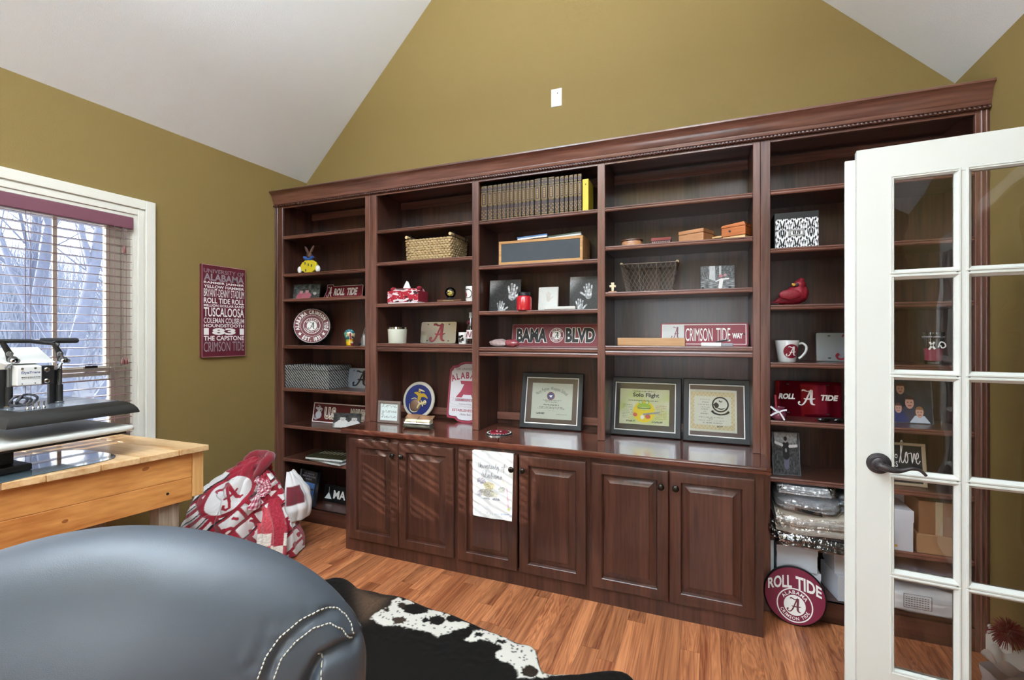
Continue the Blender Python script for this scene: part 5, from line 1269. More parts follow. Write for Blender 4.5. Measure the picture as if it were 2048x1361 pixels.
# worktop, second bay
t, hw = put('small_frame', 'small grey frame with handwritten words at the left end of the worktop', 'frame', 757, 799, 2.690, WT, rz=3, tilt=4)
gf = plain('grey washed frame', (128, 112, 104), rough=.6); fh = .150; frame_box(t, -hw, hw, 0, fh, -.012, .008, .018, gf)
picture('card', t, -hw + .016, hw - .016, .016, fh - .016, -.0035, lambda u, v: (222, 234, 232), M['paper'], 2, 2)
def scribble(par, lines, x0, x1, z0, z1, y, wd, mat, name='handwriting'):
    m = MB(); n_l = len(lines)
    for i, st in enumerate(lines):
        zc_ = lerp(z1, z0, (i + .5) / n_l); hh = (z1 - z0) / n_l * .34; n_c = len(st); x = x0
        cwid = (x1 - x0) / max(1, n_c); pts = []
        for c in st:
            sh = LETTER.get(c, [(0, 0), (.5, 1), (1, 0)])
            if c == ' ':
                if len(pts) > 1: m.ribbon(pts, wd, y, 0, 3)
                pts = []
            else: pts += [(x + cwid * (a * .9 + .05 + b * .12), zc_ + hh * (b * 1.1 - .5)) for a, b in sh]
            x += cwid
        if len(pts) > 1: m.ribbon(pts, wd, y, 0, 3)
    o = m.build(name, mat, par); o['kind'] = 'stuff'; return o
LETTER = {'l': [(0, 0), (.5, 1.2), (.6, 2.0), (.3, 1.9), (.35, .4), (.7, 0), (1, .2)], 'o': [(.2, .6), (.5, 1), (.2, .9), (.1, .3), (.4, 0), (.7, .3), (.6, .8), (1, .9)], 'v': [(0, .9), (.3, .9), (.5, 0), (.8, .9), (1, .8)],
          'e': [(0, .4), (.6, .6), (.5, 1), (.2, .8), (.2, .2), (.6, 0), (1, .3)], 'g': [(.6, .9), (.2, .8), (.2, .2), (.6, .3), (.65, .9), (.6, -.8), (.2, -1.0), (.4, -.3), (1, .3)], 'r': [(0, .2), (.2, .9), (.3, 1.1), (.6, .9), (.6, .2), (1, .1)],
          'w': [(0, .9), (.2, .1), (.5, .8), (.7, .1), (.9, .9), (1, .9)], 's': [(0, 0), (.5, 1), (.7, .4), (.3, 0), (1, .2)], 'h': [(0, 0), (.3, 1.6), (.4, 1.9), (.2, 1.2), (.2, 0), (.5, .9), (.8, .7), (.8, .1), (1, .1)],
          'T': [(0, 1.6), (1, 1.7), (.5, 1.6), (.45, 0)], 'W': [(0, 1.6), (.25, 0), (.5, 1.4), (.75, 0), (1, 1.6)], 'a': [(.7, .9), (.3, .9), (.15, .3), (.4, 0), (.7, .8), (.7, .1), (1, .1)], 'n': [(0, 0), (.1, 1), (.2, .2), (.5, 1), (.8, .8), (.8, .1), (1, .1)],
          'i': [(.3, .9), (.4, .1), (.8, .2)], 't': [(.2, .9), (.5, 1.8), (.45, .2), (1, .2)], 'y': [(0, .9), (.3, .2), (.7, .9), (.5, -.9), (.2, -.8), (1, .3)], 'U': [(0, 1.8), (.1, .3), (.5, 0), (.8, .5), (.85, 1.8)], 'A': [(0, 0), (.4, 1.9), (.6, 1.9), (.8, 0), (.4, .7), (1, .7)], 'b': [(0, .2), (.4, 1.8), (.3, 0), (.7, .3), (.5, .9), (1, .5)], 'm': [(0, 0), (.1, 1), (.2, .2), (.4, 1), (.5, .2), (.7, 1), (.9, .1), (1, .1)], 'f': [(.6, 1.8), (.3, 1.4), (.3, -.7), (.1, .8), (.8, .9)]}
scribble(t, ['love', 'grows', 'here'], -hw + .026, hw - .024, .024, fh - .020, -.0040, .0016, M['blackprint'])
t, hw = put('round_plaque', 'round blue plaque with a gold eagle globe and anchor leaning on the worktop', 'plaque', 801, 867, 2.915, WT, tilt=10)
pr_ = .133; navy = plain('navy field', (44, 54, 112), rough=.3, coat=.3, noise_amt=.15, scale=30)
MB().lathe([(pr_ - .004, .012), (pr_, .008), (pr_, .002), (pr_ - .004, -.002), (pr_ - .02, -.003), (0, -.003)], 56, (0, 0, pr_), 'y').build('rim', plain('cream rim', (206, 200, 184), rough=.35), t, smooth=35)
MB().lathe([(pr_ - .022, -.0032), (pr_ - .022, -.0040), (0, -.0040)], 56, (0, 0, pr_), 'y').build('field', navy, t)
gd = plain('eagle gold', (214, 176, 64), rough=.35, metal=.4); tg = plain('globe copper', (150, 118, 96), rough=.4, metal=.4); wg = plain('anchor cream', (222, 204, 150), rough=.4)
m = MB(); m.lathe([(.044, -.0042), (.043, -.006), (.032, -.010), (0, -.013)], 28, (-.020, 0, pr_ - .040), 'y'); m.build('globe', tg, t, smooth=60)
m = MB()
for pts, wdt in (([(-.036, .050), (-.010, .046), (.012, .026)], [.006, .022, .020]), ([(.012, .026), (.044, .036), (.080, .014)], [.022, .026, .005]), ([(.016, .052), (.012, .034), (.010, .010), (.002, -.006)], [.012, .026, .030, .012]), ([(.014, .058), (.006, .064), (-.004, .060)], [.012, .012, .003])):
    m.ribbon([(a, pr_ + b) for a, b in pts], wdt, -.0065 - .0002 * len(wdt))
m.build('eagle', gd, t)
m = MB(); m.ribbon([(-.002, pr_ + .078), (.022, pr_ + .070), (.050, pr_ + .062)], [.006, .011, .005], -.0055); m.ribbon([(.070, pr_ - .012), (.020, pr_ - .030), (.004, pr_ - .060)], [.012, .014, .010], -.0142); m.ribbon([(.030, pr_ - .002), (.050, pr_ - .044)], .009, -.0142)
m.tube([(.062 + .012 * math.cos(a), -.0142, pr_ - .016 + .014 * math.sin(a)) for a in [2 * PI * k / 16 for k in range(16)]], .003, 6, closed=True); m.build('anchor', wg, t)
m = MB(); m.ribbon([(-.070, pr_ - .030), (-.060, pr_ - .072), (-.030, pr_ - .088), (.004, pr_ - .080)], [.004, .007, .007, .003], -.0055); m.ribbon([(-.058, pr_ + .004), (-.030, pr_ + .012), (-.012, pr_ + .006)], .005, -.0055); m.build('continents', wg, t)
# rolled leather wallet with papers
t, hw = put('leather_roll', 'olive leather roll wrapped round cream papers in front of the round plaque', 'wallet', 812, 862, 2.60, WT, rz=4)
lo = plain('olive leather', (62, 62, 50), rough=.45, coat=.2)
m = MB(); pts = [Vector((.030 * math.cos(a), .017 + .016 * math.sin(a))) for a in [PI * 2 * k / 20 for k in range(20)]]
m.prism([(p.x, p.y) for p in pts], -hw, hw, 'x'); m.build('lower_roll', lo, t, smooth=40); MB().box(-hw + .002, hw - .002, -.024, .024, .0335, .043).build('card_stack', PAGES, t, bevel=.002)
m = MB(); m.prism([(.026 * math.cos(a), .050 + .012 * math.sin(a)) for a in [PI * 2 * k / 20 for k in range(20)]], -hw + .012, hw - .002, 'x'); m.build('cream_roll', plain('cream paper', (222, 212, 180), rough=.7), t, smooth=40)
MB().lathe([(.0125, -hw - .004), (.0125, -hw + .013), (.008, -hw + .013)], 16, (0, 0, .050), 'x').build('end_band', M['black'], t, smooth=40)
m = MB(); m.grid(lambda u, v: (lerp(-hw, hw + .01, u), lerp(-.010, .030, v), .063 + .022 * v + .003 * math.sin(6 * u)), 10, 6); o = m.build('flap', plain('tan flap', (132, 98, 72), rough=.6), t, smooth=180); s_ = o.modifiers.new('solid', 'SOLIDIFY'); s_.thickness = .002
MB().tube([(0, -.028, .04), (0, -.0265, .052), (.002, -.008, .068), (.004, .01, .078)], .0012, 6).build('cord', lo, t)

# tall scalloped sign
Y = 2.90; t = thing('scalloped_sign', 'white scalloped sign with crimson border and letters leaning behind the second upright', 'sign', (-1.382 - .152, Y, WT), 0); t.rotation_euler.x = -R(9)
W2, H2 = .150, .42
def scal(ins):
    w_, h0, h1 = W2 - ins, ins, H2 - ins; q = []
    q += [(-w_, h0 + .045), (-w_ + .004, h0 + .030), (-w_ + .020, h0 + .026)]
    q += [(-w_ * .58 + ins * .3, h0 + .024), (-w_ * .42, h0 + .006), (-w_ * .2, h0), (w_ * .2, h0), (w_ * .42, h0 + .006), (w_ * .58 - ins * .3, h0 + .024), (w_ - .020, h0 + .026), (w_ - .004, h0 + .030), (w_, h0 + .045)]
    q += [(w_, h1 - .055), (w_ - .014, h1 - .042), (w_ - .018, h1 - .030), (w_ * .62, h1 - .026), (w_ * .44, h1 - .008), (w_ * .2, h1), (-w_ * .2, h1), (-w_ * .44, h1 - .008), (-w_ * .62, h1 - .026), (-w_ + .018, h1 - .030), (-w_ + .014, h1 - .042), (-w_, h1 - .055)]
    return q
crimp = plain('faded crimson', (168, 66, 88), rough=.45)
MB().prism(scal(0), 0, .008, 'y').build('border', crimp, t); MB().prism(scal(.013), -.0006, 0, 'y').build('line', M['blackprint'], t); MB().prism(scal(.0155), -.0012, -.0006, 'y').build('field', plain('sign white', (226, 224, 228), rough=.45), t)
l = LT(); l.put('THE UNIVERSITY OF', -.110, .120, .360, .376, -.0016, .0); l.put('TUSCALOOSA, AL', -.060, .060, .118, .128, -.0016, 0); l.put('- Better Built -', -.05, .05, .048, .062, -.0016, 0); l.build('lettering', plain('plum print', (96, 70, 84), rough=.5), t)
l = LT(); l.arc('ALABAMA', 0, -.02, .345, .046, 113, 67, -.0016, .03); l.put('ESTABLISHED 1831', -.108, .108, .073, .090, -.0016, .02); l.put('CRIMSON TIDE', -.080, .080, .146, .160, -.0022, .02); l.build('lettering', crimp, t)
m = MB()
for (a, b) in (((-.055, .172), (-.060, .265)), ((.055, .172), (.060, .265)), ): pass
m.prism([(-.088, .170), (-.040, .170), (-.030, .190), (.030, .190), (.040, .170), (.088, .170), (.052, .245), (.060, .285), (-.060, .285), (-.052, .262), (-.028, .262), (-.050, .215)], -.0016, -.0012, 'y'); m.build('big_letter', crimp, t)
m = MB(); m.ribbon([(-.130, .150), (-.125, .170), (-.105, .165), (-.110, .148), (-.130, .140), (-.110, .122), (0, .112), (.12, .122)], .0016, -.0016); m.ribbon([(-.13, .105), (.13, .105)], .0016, -.0016); m.prism([(-.092, .142), (.092, .142), (.092, .164), (-.092, .164)], -.0018, -.0017, 'y'); m.build('scroll_line', plain('sign white line', (190, 176, 184), rough=.5), t)

# ================================================================== third bay
leather = plain('dark book leather', (24, 14, 13), rough=.4); gold = plain('gilt tooling', (140, 112, 62), rough=.4, metal=.45); redl = plain('red book label', (50, 22, 22), rough=.4)
edges = [961, 974.5, 985.5, 994, 1003.5, 1012, 1019.5, 1027.5, 1036, 1043.5, 1051.5, 1059.5, 1068, 1081.5, 1095.5, 1109, 1119, 1128.5, 1137, 1147, 1155, 1163.5]
Yb_ = 2.725; zb = 2.115; bh_ = .222
ordn = 'first second third fourth fifth sixth seventh eighth ninth tenth eleventh twelfth thirteenth fourteenth fifteenth sixteenth seventeenth eighteenth nineteenth twentieth last'.split()
for i in range(21):
    x0, x1 = X(edges[i], Yb_) + .0005, X(edges[i + 1], Yb_) - .0005; wdt = x1 - x0
    t = thing('encyclopedia_volume', ('%s of the gilt leather volumes on the top shelf, counted from the left' % ordn[i]) if i not in (12, 13, 14) else ['thick gilt volume, the first of the three widest on the top shelf', 'thick gilt volume, middle of the three widest on the top shelf', 'thick gilt volume, right one of the three widest on the top shelf'][i - 12], 'book', ((x0 + x1) / 2, Yb_, zb), 0, 'gilt leather volumes on the top shelf')
    w2 = wdt / 2; hh = bh_ + (.004 if i in (12, 13, 14) else 0)
    m = MB(); q = [(w2 * math.sin(a), -.006 * math.cos(a) + .006) for a in [lerp(-PI / 2, PI / 2, k / 6) for k in range(7)]] + [(w2, .15), (-w2, .15)]; m.prism(q, 0, hh, 'z'); m.build('binding', leather, t, smooth=30)
    g = MB()
    for (za, zb_) in ((.004, .007), (.014, .066), (.092, .094), (.186, .212), (hh - .006, hh - .003)): g.box(-w2 * .72, w2 * .72, -.0008, .004, za, zb_)
    for s_, e_ in ((-.80, -.66), (.66, .80)): g.box(w2 * s_, w2 * e_, -.0012, .004, .100, .176)
    for za in (.098, .175): g.box(-w2 * .80, w2 * .80, -.0012, .004, za, za + .0025)
    for k in range(5): g.box(-w2 * .22, w2 * .22, -.0016, .0, .110 + .0115 * k, .1175 + .0115 * k)
    g.build('gilt_tooling', gold, t, kind='stuff'); g = MB()
    for cz_, rz_ in ((.028, .0125), (.052, .0125), (.077, .0135), (.199, .0125)):
        q_ = min(1, w2 * .78 / rz_); g.prism([(w2 * .78 * math.cos(2 * PI * k / 14), cz_ + rz_ * .98 * math.sin(2 * PI * k / 14)) for k in range(14)], -.0014, 0, 'y')
    g.build('tooled_rounds', redl, t, kind='stuff'); g = MB()
    g.lathe([(min(.006, w2 * .42), -.0016), (min(.0035, w2 * .25), -.0016)], 12, (0, 0, .028), 'y', cap=False); g.lathe([(min(.005, w2 * .36), -.0016), (min(.003, w2 * .2), -.0016)], 12, (0, 0, .052), 'y', cap=False); g.build('gilt_rings', gold, t, kind='stuff')
    MB().box(-w2 * .62, w2 * .62, -.0006, .004, .102, .174).build('spine_label', redl, t)
t, hw = put('yellow_book', 'bright yellow paperback at the right end of the gilt volumes', 'book', 1165, 1177, 2.735, 2.115); MB().box(-hw, hw, 0, .13, 0, .19).build('cover', plain('yellow cover', (214, 190, 56), rough=.5), t, bevel=.0015)
MB().box(-hw + .002, hw - .002, .002, .1302, .003, .1905).build('pages', PAGES, t); MB().box(-.002, .002, -.0006, 0, .155, .163).build('spine_mark', M['blackprint'], t)
# chalkboard crate
fw_ = wood('honey crate wood', (160, 112, 62), (214, 166, 108), 'x', rough=.55, coat=0)
t, hw = put('chalkboard_crate', 'long shallow wooden crate with a chalkboard front holding magazines', 'crate', 998, 1166, 2.735, 1.829)
ch_ = .148; frame_box(t, -hw, hw, 0, ch_, -.006, .004, .018, fw_, 'front_frame')
MB().box(-hw + .016, hw - .016, -.003, .004, .016, ch_ - .016).build('chalkboard', plain('slate black', (62, 68, 74), rough=.7, noise_amt=.12, scale=14), t)
m = MB(); m.box(-hw, -hw + .008, .004, .19, 0, ch_); m.box(hw - .008, hw, .004, .19, 0, ch_); m.box(-hw, hw, .182, .19, 0, ch_); m.box(-hw, hw, .004, .19, 0, .008); m.build('crate_body', fw_, t)
for nm, lb, cxp, w_, ang, col, dz in (('magazine', 'blue magazine sticking out of the chalkboard crate', 1072, .19, 6, (70, 112, 160), .004), ('magazine', 'dark green magazine at the right of the chalkboard crate', 1132, .20, 8, (74, 86, 70), .004), ('magazine', 'pale paper folder at the left of the chalkboard crate', 1056, .20, -10, (190, 200, 204), .004)):
    tt = thing(nm, lb, 'magazine', (X(cxp, 2.83), 2.83 + (.03 if 'pale' in lb else 0) - (.03 if 'blue' in lb else 0), 1.829 + .1487 + dz), R(ang)); tt.rotation_euler.y = -R(5 if 'green' in lb else 4)
    MB().box(-w_ / 2, w_ / 2, -.06, .06, .012 if 'pale' not in lb else 0, .020 if 'pale' not in lb else .005).build('cover', plain(lb.split()[0] + ' magazine cover', col, rough=.35, noise_amt=.5, scale=34), tt); MB().box(-w_ / 2 + .003, w_ / 2 - .001, -.0605, .059, .002 if 'pale' not in lb else .001, .011 if 'pale' not in lb else .004).build('pages', PAGES, tt)
# hand print pictures
def hand(u, v, cx, cy, s, rot, mir=1):
    x, y = (u - cx) / s, (v - cy) / s; c_, s__ = math.cos(rot), math.sin(rot); x, y = (x * c_ + y * s__) * mir, -x * s__ + y * c_
    d = math.hypot(x / .9, (y + .05) / 1.05) - .40
    for (bx_, by_, ex_, ey_, r_) in ((-.30, .25, -.42, .82, .085), (-.10, .35, -.13, 1.05, .09), (.10, .35, .14, 1.0, .09), (.28, .25, .40, .78, .08), (.30, -.1, .82, .30, .10)): d = min(d, seg_d(x, y, bx_, by_, ex_, ey_) - r_)
    return d
def print_col(u, v, hs, seed):
    g = 34 + 120 * sm((v - u * 1.05 - .30) * 1.8) + 20 * nz(u * 20, v * 20, seed) + 14 * nz(u * 60, v * 60, seed)
    for h in hs:
        d = hand(u, v, *h)
        if d < .02: g = lerp(g, 200 + 70 * nz(u * 26, v * 26, seed + 2), sm(-d / .04 + .5) * (.55 + .45 * sm(.5 + 1.4 * nz(u * 12, v * 12, seed + 4))))
    return bw(g)
t, hw = put('handprint_canvas', 'black canvas with two white hand prints at the left of the third bay', 'picture', 978, 1040, 2.80, 1.542, tilt=5)
ph = .205; MB().box(-hw, hw, 0, .012, 0, ph).build('canvas', M['black'], t); picture('print', t, -hw + .001, hw, .001, ph, -E0, lambda u, v: print_col(u, v, [(.74, .50, .34, -.05), (.38, .05, .26, 0)], 1), M['pic'], 90, 90)
x0 = X(1163, 2.78); t = thing('handprint_canvas', 'black canvas with white hand prints at the right end of the third bay', 'picture', (-.5785 - .095, 2.80, 1.542), R(3)); t.rotation_euler.x = -R(7)
MB().box(-.095, .095, 0, .012, 0, .205).build('canvas', M['black'], t); picture('print', t, -.094, .095, .001, .205, -E0, lambda u, v: print_col(u, v, [(.60, .46, .30, .1, -1), (.34, .05, .26, .1)], 5), M['pic'], 90, 90)
# red candle jar
t, hw = put('red_candle', 'red jar candle with a dark metal lid on the third bay shelf', 'candle', 1034, 1063, 2.735, 1.542)
r = hw; MB().lathe([(r * .92, 0), (r, .004), (r, .076), (r * .86, .088), (r * .78, .090), (0, .090)], 32).build('jar', plain('red wax jar', (190, 28, 42), rough=.08, coat=.9), t, smooth=40); MB().lathe([(r * .80, .0905), (r * .82, .096), (r * .80, .098), (r * .80, .110), (r * .74, .113), (0, .113)], 32).build('lid', plain('dark pewter lid', (50, 52, 56), rough=.35, metal=.6), t, smooth=40)
m = MB(); m.ribbon([(-.03, .035), (-.02, .05), (-.01, .06)], .0015, -r * .93); m.build('label_edge', M['blackprint'], t)
# clay tiles
clay = plain('pale clay', (208, 204, 198), rough=.8, noise_amt=.06, scale=30, bump=.5, bscale=60)
t, hw = put('clay_tile', 'pale clay tile with a hand print standing on the third bay shelf', 'tile', 1076, 1115, 2.80, 1.542, tilt=6); th2 = .148; m = MB(); m.nest(-hw, hw, 0, th2, [(0, .016), (0, .002), (.002, 0)]); m.b.faces.new(m.vs([(-hw, .016, 0), (hw, .016, 0), (hw, .016, th2), (-hw, .016, th2)])); m.build('slab', clay, t, smooth=30)
picture('hand_imprint', t, -hw * .9, hw * .9, .006, th2 - .006, -E0, lambda u, v: (194, 186, 178) if hand(u, v, .52, .50, .30, 0) < 0 else (206 + 8 * nz(u * 9, v * 9, 1), 206, 200), M['paper'], 60, 60)
t, hw = put('clay_tile', 'white clay tile lying flat in front of the standing one', 'tile', 1090, 1150, 2.72, 1.542, rz=6); m = MB(); m.box(-hw, hw, 0, .12, 0, .020); m.build('slab', clay, t, bevel=.006, seg=3, smooth=60)
o = picture('hand_imprint', t, -hw * .8, hw * .8, .01, .11, 0, lambda u, v: (190, 184, 178) if hand(u, v, .5, .5, .3, 0) < 0 else (208, 206, 202), M['paper'], 30, 30); o.rotation_euler.x = R(-90); o.location = (0, 0, .0204)
# stones
for nm, lb, a, b, Yq, hh, col in (('quartz_stone', 'rough clear quartz stone beside the crimson street sign', 980, 1016, 2.77, .052, (170, 148, 146)), ('quartz_stone', 'rough reddish quartz stone touching the crimson street sign', 1010, 1039, 2.745, .050, (150, 74, 80))):
    t, hw = put(nm, lb, 'stone', a, b, Yq, 1.315); m = MB(); m.ball((0, 0, hh / 2), (hw, .03, hh / 2), 12, 8)
    for v_ in m.b.verts: k = 1 + .28 * nz(v_.co.x * 40, v_.co.y * 40, v_.co.z * 40 + a); v_.co.x *= k; v_.co.y *= k; v_.co.z = max(0, hh / 2 + (v_.co.z - hh / 2) * k)
    m.build('rock', plain(lb[:18], col, rough=.18, coat=.5, noise_amt=.35, scale=60), t, smooth=25)
# street signs
def street(name, label, x0, ln, ht, Y, z, tilt, mat, rr=.012):
    t = thing(name, label, 'sign', (x0, Y, z), 0); t.rotation_euler.x = -R(tilt); pts = []
    for (cx_, cz_, a0) in ((ln - rr, rr, -90), (ln - rr, ht - rr, 0), (rr, ht - rr, 90), (rr, rr, 180)):
        for k in range(5): a = R(a0 + 90 * k / 4); pts.append((cx_ + rr * math.cos(a), cz_ + rr * math.sin(a)))
    MB().prism(pts, 0, .004, 'y').build('plate', mat, t); return t
x0 = X(1022, 2.86); LB = -.580 - x0; t = street('street_sign', 'crimson street sign with heavy black letters on the third bay shelf', x0, LB, .150, 2.86, 1.315, 10, M['crimson'])
pb = lambda px: X(px, 2.86) - x0
m = MB(); m.nest(.003, LB - .003, .003, .147, [(0, -.0004), (.003, -.0004)], fill=False); m.build('border', plain('dull silver edge', (150, 130, 130), rough=.4), t)
for bo, mt, y_, e in ((.10, M['lt'], -.0006, .003), (.045, M['blackprint'], -.0012, 0)):
    l = LT(); l.put('BAMA', pb(1032) - e, pb(1093) + e, .030 - e, .122 + e, y_, bo); l.put('BLVD', pb(1130) - e, pb(1189) + e, .030 - e, .122 + e, y_, bo); l.build('lettering', mt, t)
roundel(t, pb(1112), .076, .047, -.0006, None, M['crimson'], M['lt'], M['blackprint'])
# belt buckle and framed certificate
t, hw = put('round_buckle', 'flat round black and red medallion lying on the worktop', 'medallion', 974, 1023, 2.64, WT)
MB().lathe([(hw, 0), (hw, .006), (hw - .004, .010), (hw * .80, .011), (0, .011)], 40).build('disc', M['black'], t, smooth=35); MB().lathe([(hw * .72, .0112), (hw * .66, .017), (0, .019)], 32).build('red_dome', M['crimson'], t, smooth=40)
m = MB()
for k in range(24): a = 2 * PI * k / 24; m.box(hw * .86 * math.cos(a) - .003, hw * .86 * math.cos(a) + .003, hw * .86 * math.sin(a) - .003, hw * .86 * math.sin(a) + .003, .0112, .0125)
for s in (-.012, .012): m.ball((s, -.005, .0185), (.007, .005, .002), 10, 6)
m.build('white_dots', M['lt'], t, kind='stuff')
MB().lathe([(hw + .001, 0), (hw + .001, .004)], 40).build('silver_edge', M['steel'], t)
blackf = plain('black satin frame', (24, 28, 33), rough=.42, coat=.05); brownmat = plain('brown wood mat', (92, 74, 66), rough=.4, noise_amt=.12, scale=20)
def cert(label, pxl, pxr, Y, hh, tilt, rz, paper_fn, mw, pl, nuv=(110, 84), glass=True):
    t, hw = put('certificate_frame', label, 'frame', pxl, pxr, Y, WT, 'framed certificates on the worktop', rz, tilt)
    frame_box(t, -hw, hw, 0, hh, -.020, .006, .030, blackf, 'frame', .010)
    MB().nest(-hw + .030, hw - .030, .030, hh - .030, [(0, -.010), (.001, -.012), (.0055, -.012), (.006, -.008)], fill=False).build('white_fillet', M['lt'], t)
    MB().box(-hw + .034, hw - .034, -.0075, -.004, .034, hh - .034).build('mat_board', mw, t)
    a, b, c_, d = pl; picture('certificate', t, lerp(-hw, hw, a), lerp(-hw, hw, b), hh * c_, hh * d, -.0080, paper_fn, M['paper'], *nuv)
    if glass: MB().box(-hw + .036, hw - .036, -.0100, -.0092, .036, hh - .036).build('glazing', M['clearglass'], t)
    return t, hw
def text_line(u, v, v0, h, u0, u1, seed, dens=.55):
    if abs(v - v0) > h or u < u0 or u > u1: return False
    return nz(u * 90, seed * 7.1 + v * 40, seed) > .10 - dens * .2
def c1(u, v):
    c = (206 + 6 * nz(u * 30, v * 30, 1), 206, 192)
    for k, (v0, a, b, s) in enumerate(((.52, .28, .74, 1), (.47, .34, .64, 2), (.39, .30, .68, 3), (.33, .20, .78, 4), (.29, .16, .82, 5), (.24, .40, .56, 6))):
        if text_line(u, v, v0, .010 if v0 != .39 else .017, a, b, s): c = (120, 112, 104) if v0 != .39 else (60, 56, 54)
    if text_line(u, v, .15, .02, .12, .34, 8, .9): c = (70, 70, 72)
    if text_line(u, v, .14, .012, .62, .90, 9): c = (130, 124, 116)
    return c
t, hw = cert('black framed certificate with a blue and red seal under the middle bay', 1041, 1163, 2.905, .360, 13, 3, c1, brownmat, (.175, .835, .175, .815))
fx = lambda u: lerp(lerp(-hw, hw, .175), lerp(-hw, hw, .835), u); fz = lambda v: .360 * lerp(.175, .815, v)
l = LT(); l.arc('Navy Fighter Weapons School', 0, fz(.16), .160, .021, 130, 50, -.0084, .0); l.build('lettering', M['blackprint'], t)
sc_, nb = fz(.64), plain('seal blue', (74, 76, 130), rough=.5)
MB().lathe([(.026, -.0082), (.026, -.0084), (0, -.0084)], 32, (fx(.47), 0, sc_), 'y').build('seal_rim', plain('seal red', (140, 60, 70), rough=.5), t); MB().lathe([(.021, -.0085), (.021, -.0087), (0, -.0087)], 32, (fx(.47), 0, sc_), 'y').build('seal_disc', nb, t)
m = MB(); m.ribbon([(fx(.47) - .010, sc_ + .004), (fx(.47), sc_ - .003), (fx(.47) + .011, sc_ + .006)], [.003, .008, .003], -.0089); m.ribbon([(fx(.47), sc_ + .008), (fx(.47) + .002, sc_ - .010)], [.003, .006], -.0089); m.build('seal_mark', M['lt'], t)

# ================================================================== fourth bay
bxw = wood('carved keepsake wood', (150, 96, 60), (206, 150, 106), 'x', rough=.4, coat=.3, scale=20)
t, hw = put('trinket_box', 'small oval carved wooden trinket box on the fourth bay shelf', 'box', 1241, 1284, 2.74, 1.896)
m = MB(); m.lathe([(1, 0), (1.0, .010), (.93, .028), (0, .028)], 28)
for v_ in m.b.verts: v_.co.x *= hw; v_.co.y = v_.co.y * .045 + .03
m.build('body', bxw, t, smooth=40); m = MB(); m.lathe([(.90, .0285), (1.02, .031), (1.02, .036), (.95, .040), (0, .041)], 28)
for v_ in m.b.verts: v_.co.x *= hw; v_.co.y = v_.co.y * .045 + .03
m.build('lid', plain('dark lid rim', (84, 50, 36), rough=.35, coat=.3), t, smooth=40)
t, hw = put('trinket_box', 'flat red lacquer box with a studded base on the fourth bay shelf', 'box', 1303, 1341, 2.735, 1.896); MB().box(-hw, hw, 0, .07, 0, .016).build('body', plain('dark box base', (84, 44, 44), rough=.5), t); MB().box(-hw - .002, hw + .002, -.002, .072, .017, .033).build('lid', plain('red lacquer', (132, 40, 48), rough=.3, coat=.4), t, bevel=.001)
m = MB()
for k in range(9): m.ball((lerp(-hw + .006, hw - .006, k / 8), -.0006, .008), .004, 8, 6)
m.build('stud_row', plain('stud pale', (170, 150, 140), rough=.4), t, smooth=180)
t, hw = put('wooden_box', 'plain light wooden box turned at an angle on the fourth bay shelf', 'box', 1368, 1412, 2.79, 1.896, rz=-26); MB().box(-.072, .070, -.045, .075, 0, .044).build('body', bxw, t, bevel=.003); MB().box(-.073, .071, -.046, .076, .0455, .066).build('lid', bxw, t, bevel=.003)
t, hw = put('puzzle_box', 'orange wooden trick box with drawers pulled out, at the right of the fourth bay shelf', 'box', 1437, 1497, 2.79, 1.896, rz=-24)
ow = wood('orange lacquer wood', (140, 66, 26), (212, 124, 60), 'x', rough=.25, coat=.6, scale=20); pw_ = wood('pale inner wood', (206, 160, 100), (232, 196, 140), 'x', rough=.5, coat=.1)
MB().box(-.040, .075, -.040, .060, 0, .016).build('base', pw_, t, bevel=.002); MB().box(-.045, .078, -.045, .062, .0165, .062).build('body', ow, t, bevel=.003)
MB().prism([(-.050, .063), (.080, .063), (.070, .084), (-.040, .076)], -.046, .064, 'y').build('lid', ow, t, bevel=.002); MB().box(-.11, -.046, -.025, .045, .020, .030).build('drawer', pw_, t, bevel=.001); MB().box(-.115, -.11, -.028, .048, .018, .050).build('drawer', ow, t, bevel=.001); MB().lathe([(.004, 0), (.006, -.004), (0, -.006)], 12, (.0, -.0455, .042), 'y').build('knob', M['black'], t, smooth=50)
# cross
t, hw = put('standing_cross', 'small cream stone cross on a wooden foot at the left of the fourth bay', 'cross', 1219, 1232, 2.73, 1.635); cst = plain('cream stone', (216, 204, 170), rough=.6)
m = MB(); m.prism([(-.006, .006), (.006, .006), (.0075, .024), (.007, .030), (.017, .028), (.019, .040), (.008, .042), (.009, .056), (-.009, .056), (-.008, .042), (-.019, .040), (-.017, .028), (-.007, .030), (-.0075, .024)], -.004, .004, 'y'); m.build('cross', cst, t, bevel=.0015); MB().box(-.022, .022, -.012, .012, 0, .006).build('foot', bxw, t, bevel=.001)
# wire basket
t, hw = put('wire_basket', 'tapered wire basket with wooden grips on the fourth bay shelf', 'basket', 1241, 1352, 2.74, 1.635)
wire = plain('grey wire', (116, 104, 96), rough=.4, metal=.7); bw2, bd2, bh2 = hw, .22, .158; tp = .80
def bp(s, z):
    k = lerp(tp, 1, z / bh2); w2, d2 = 2 * bw2, bd2; L4 = 2 * (w2 + d2); s = (s % 1) * L4
    if s < w2: p = (-bw2 + s, -d2 / 2)
    elif s < w2 + d2: p = (bw2, s - w2 - d2 / 2)
    elif s < 2 * w2 + d2: p = (bw2 - (s - w2 - d2), d2 / 2)
    else: p = (-bw2, d2 / 2 - (s - 2 * w2 - d2))
    return Vector((p[0] * k, p[1] * k + d2 / 2, z))
m = MB(); L4 = 2 * (2 * bw2 + bd2)
for z_ in (bh2, .002): m.tube([bp(k / 80, z_) for k in range(80)], .0022, 6, closed=True)
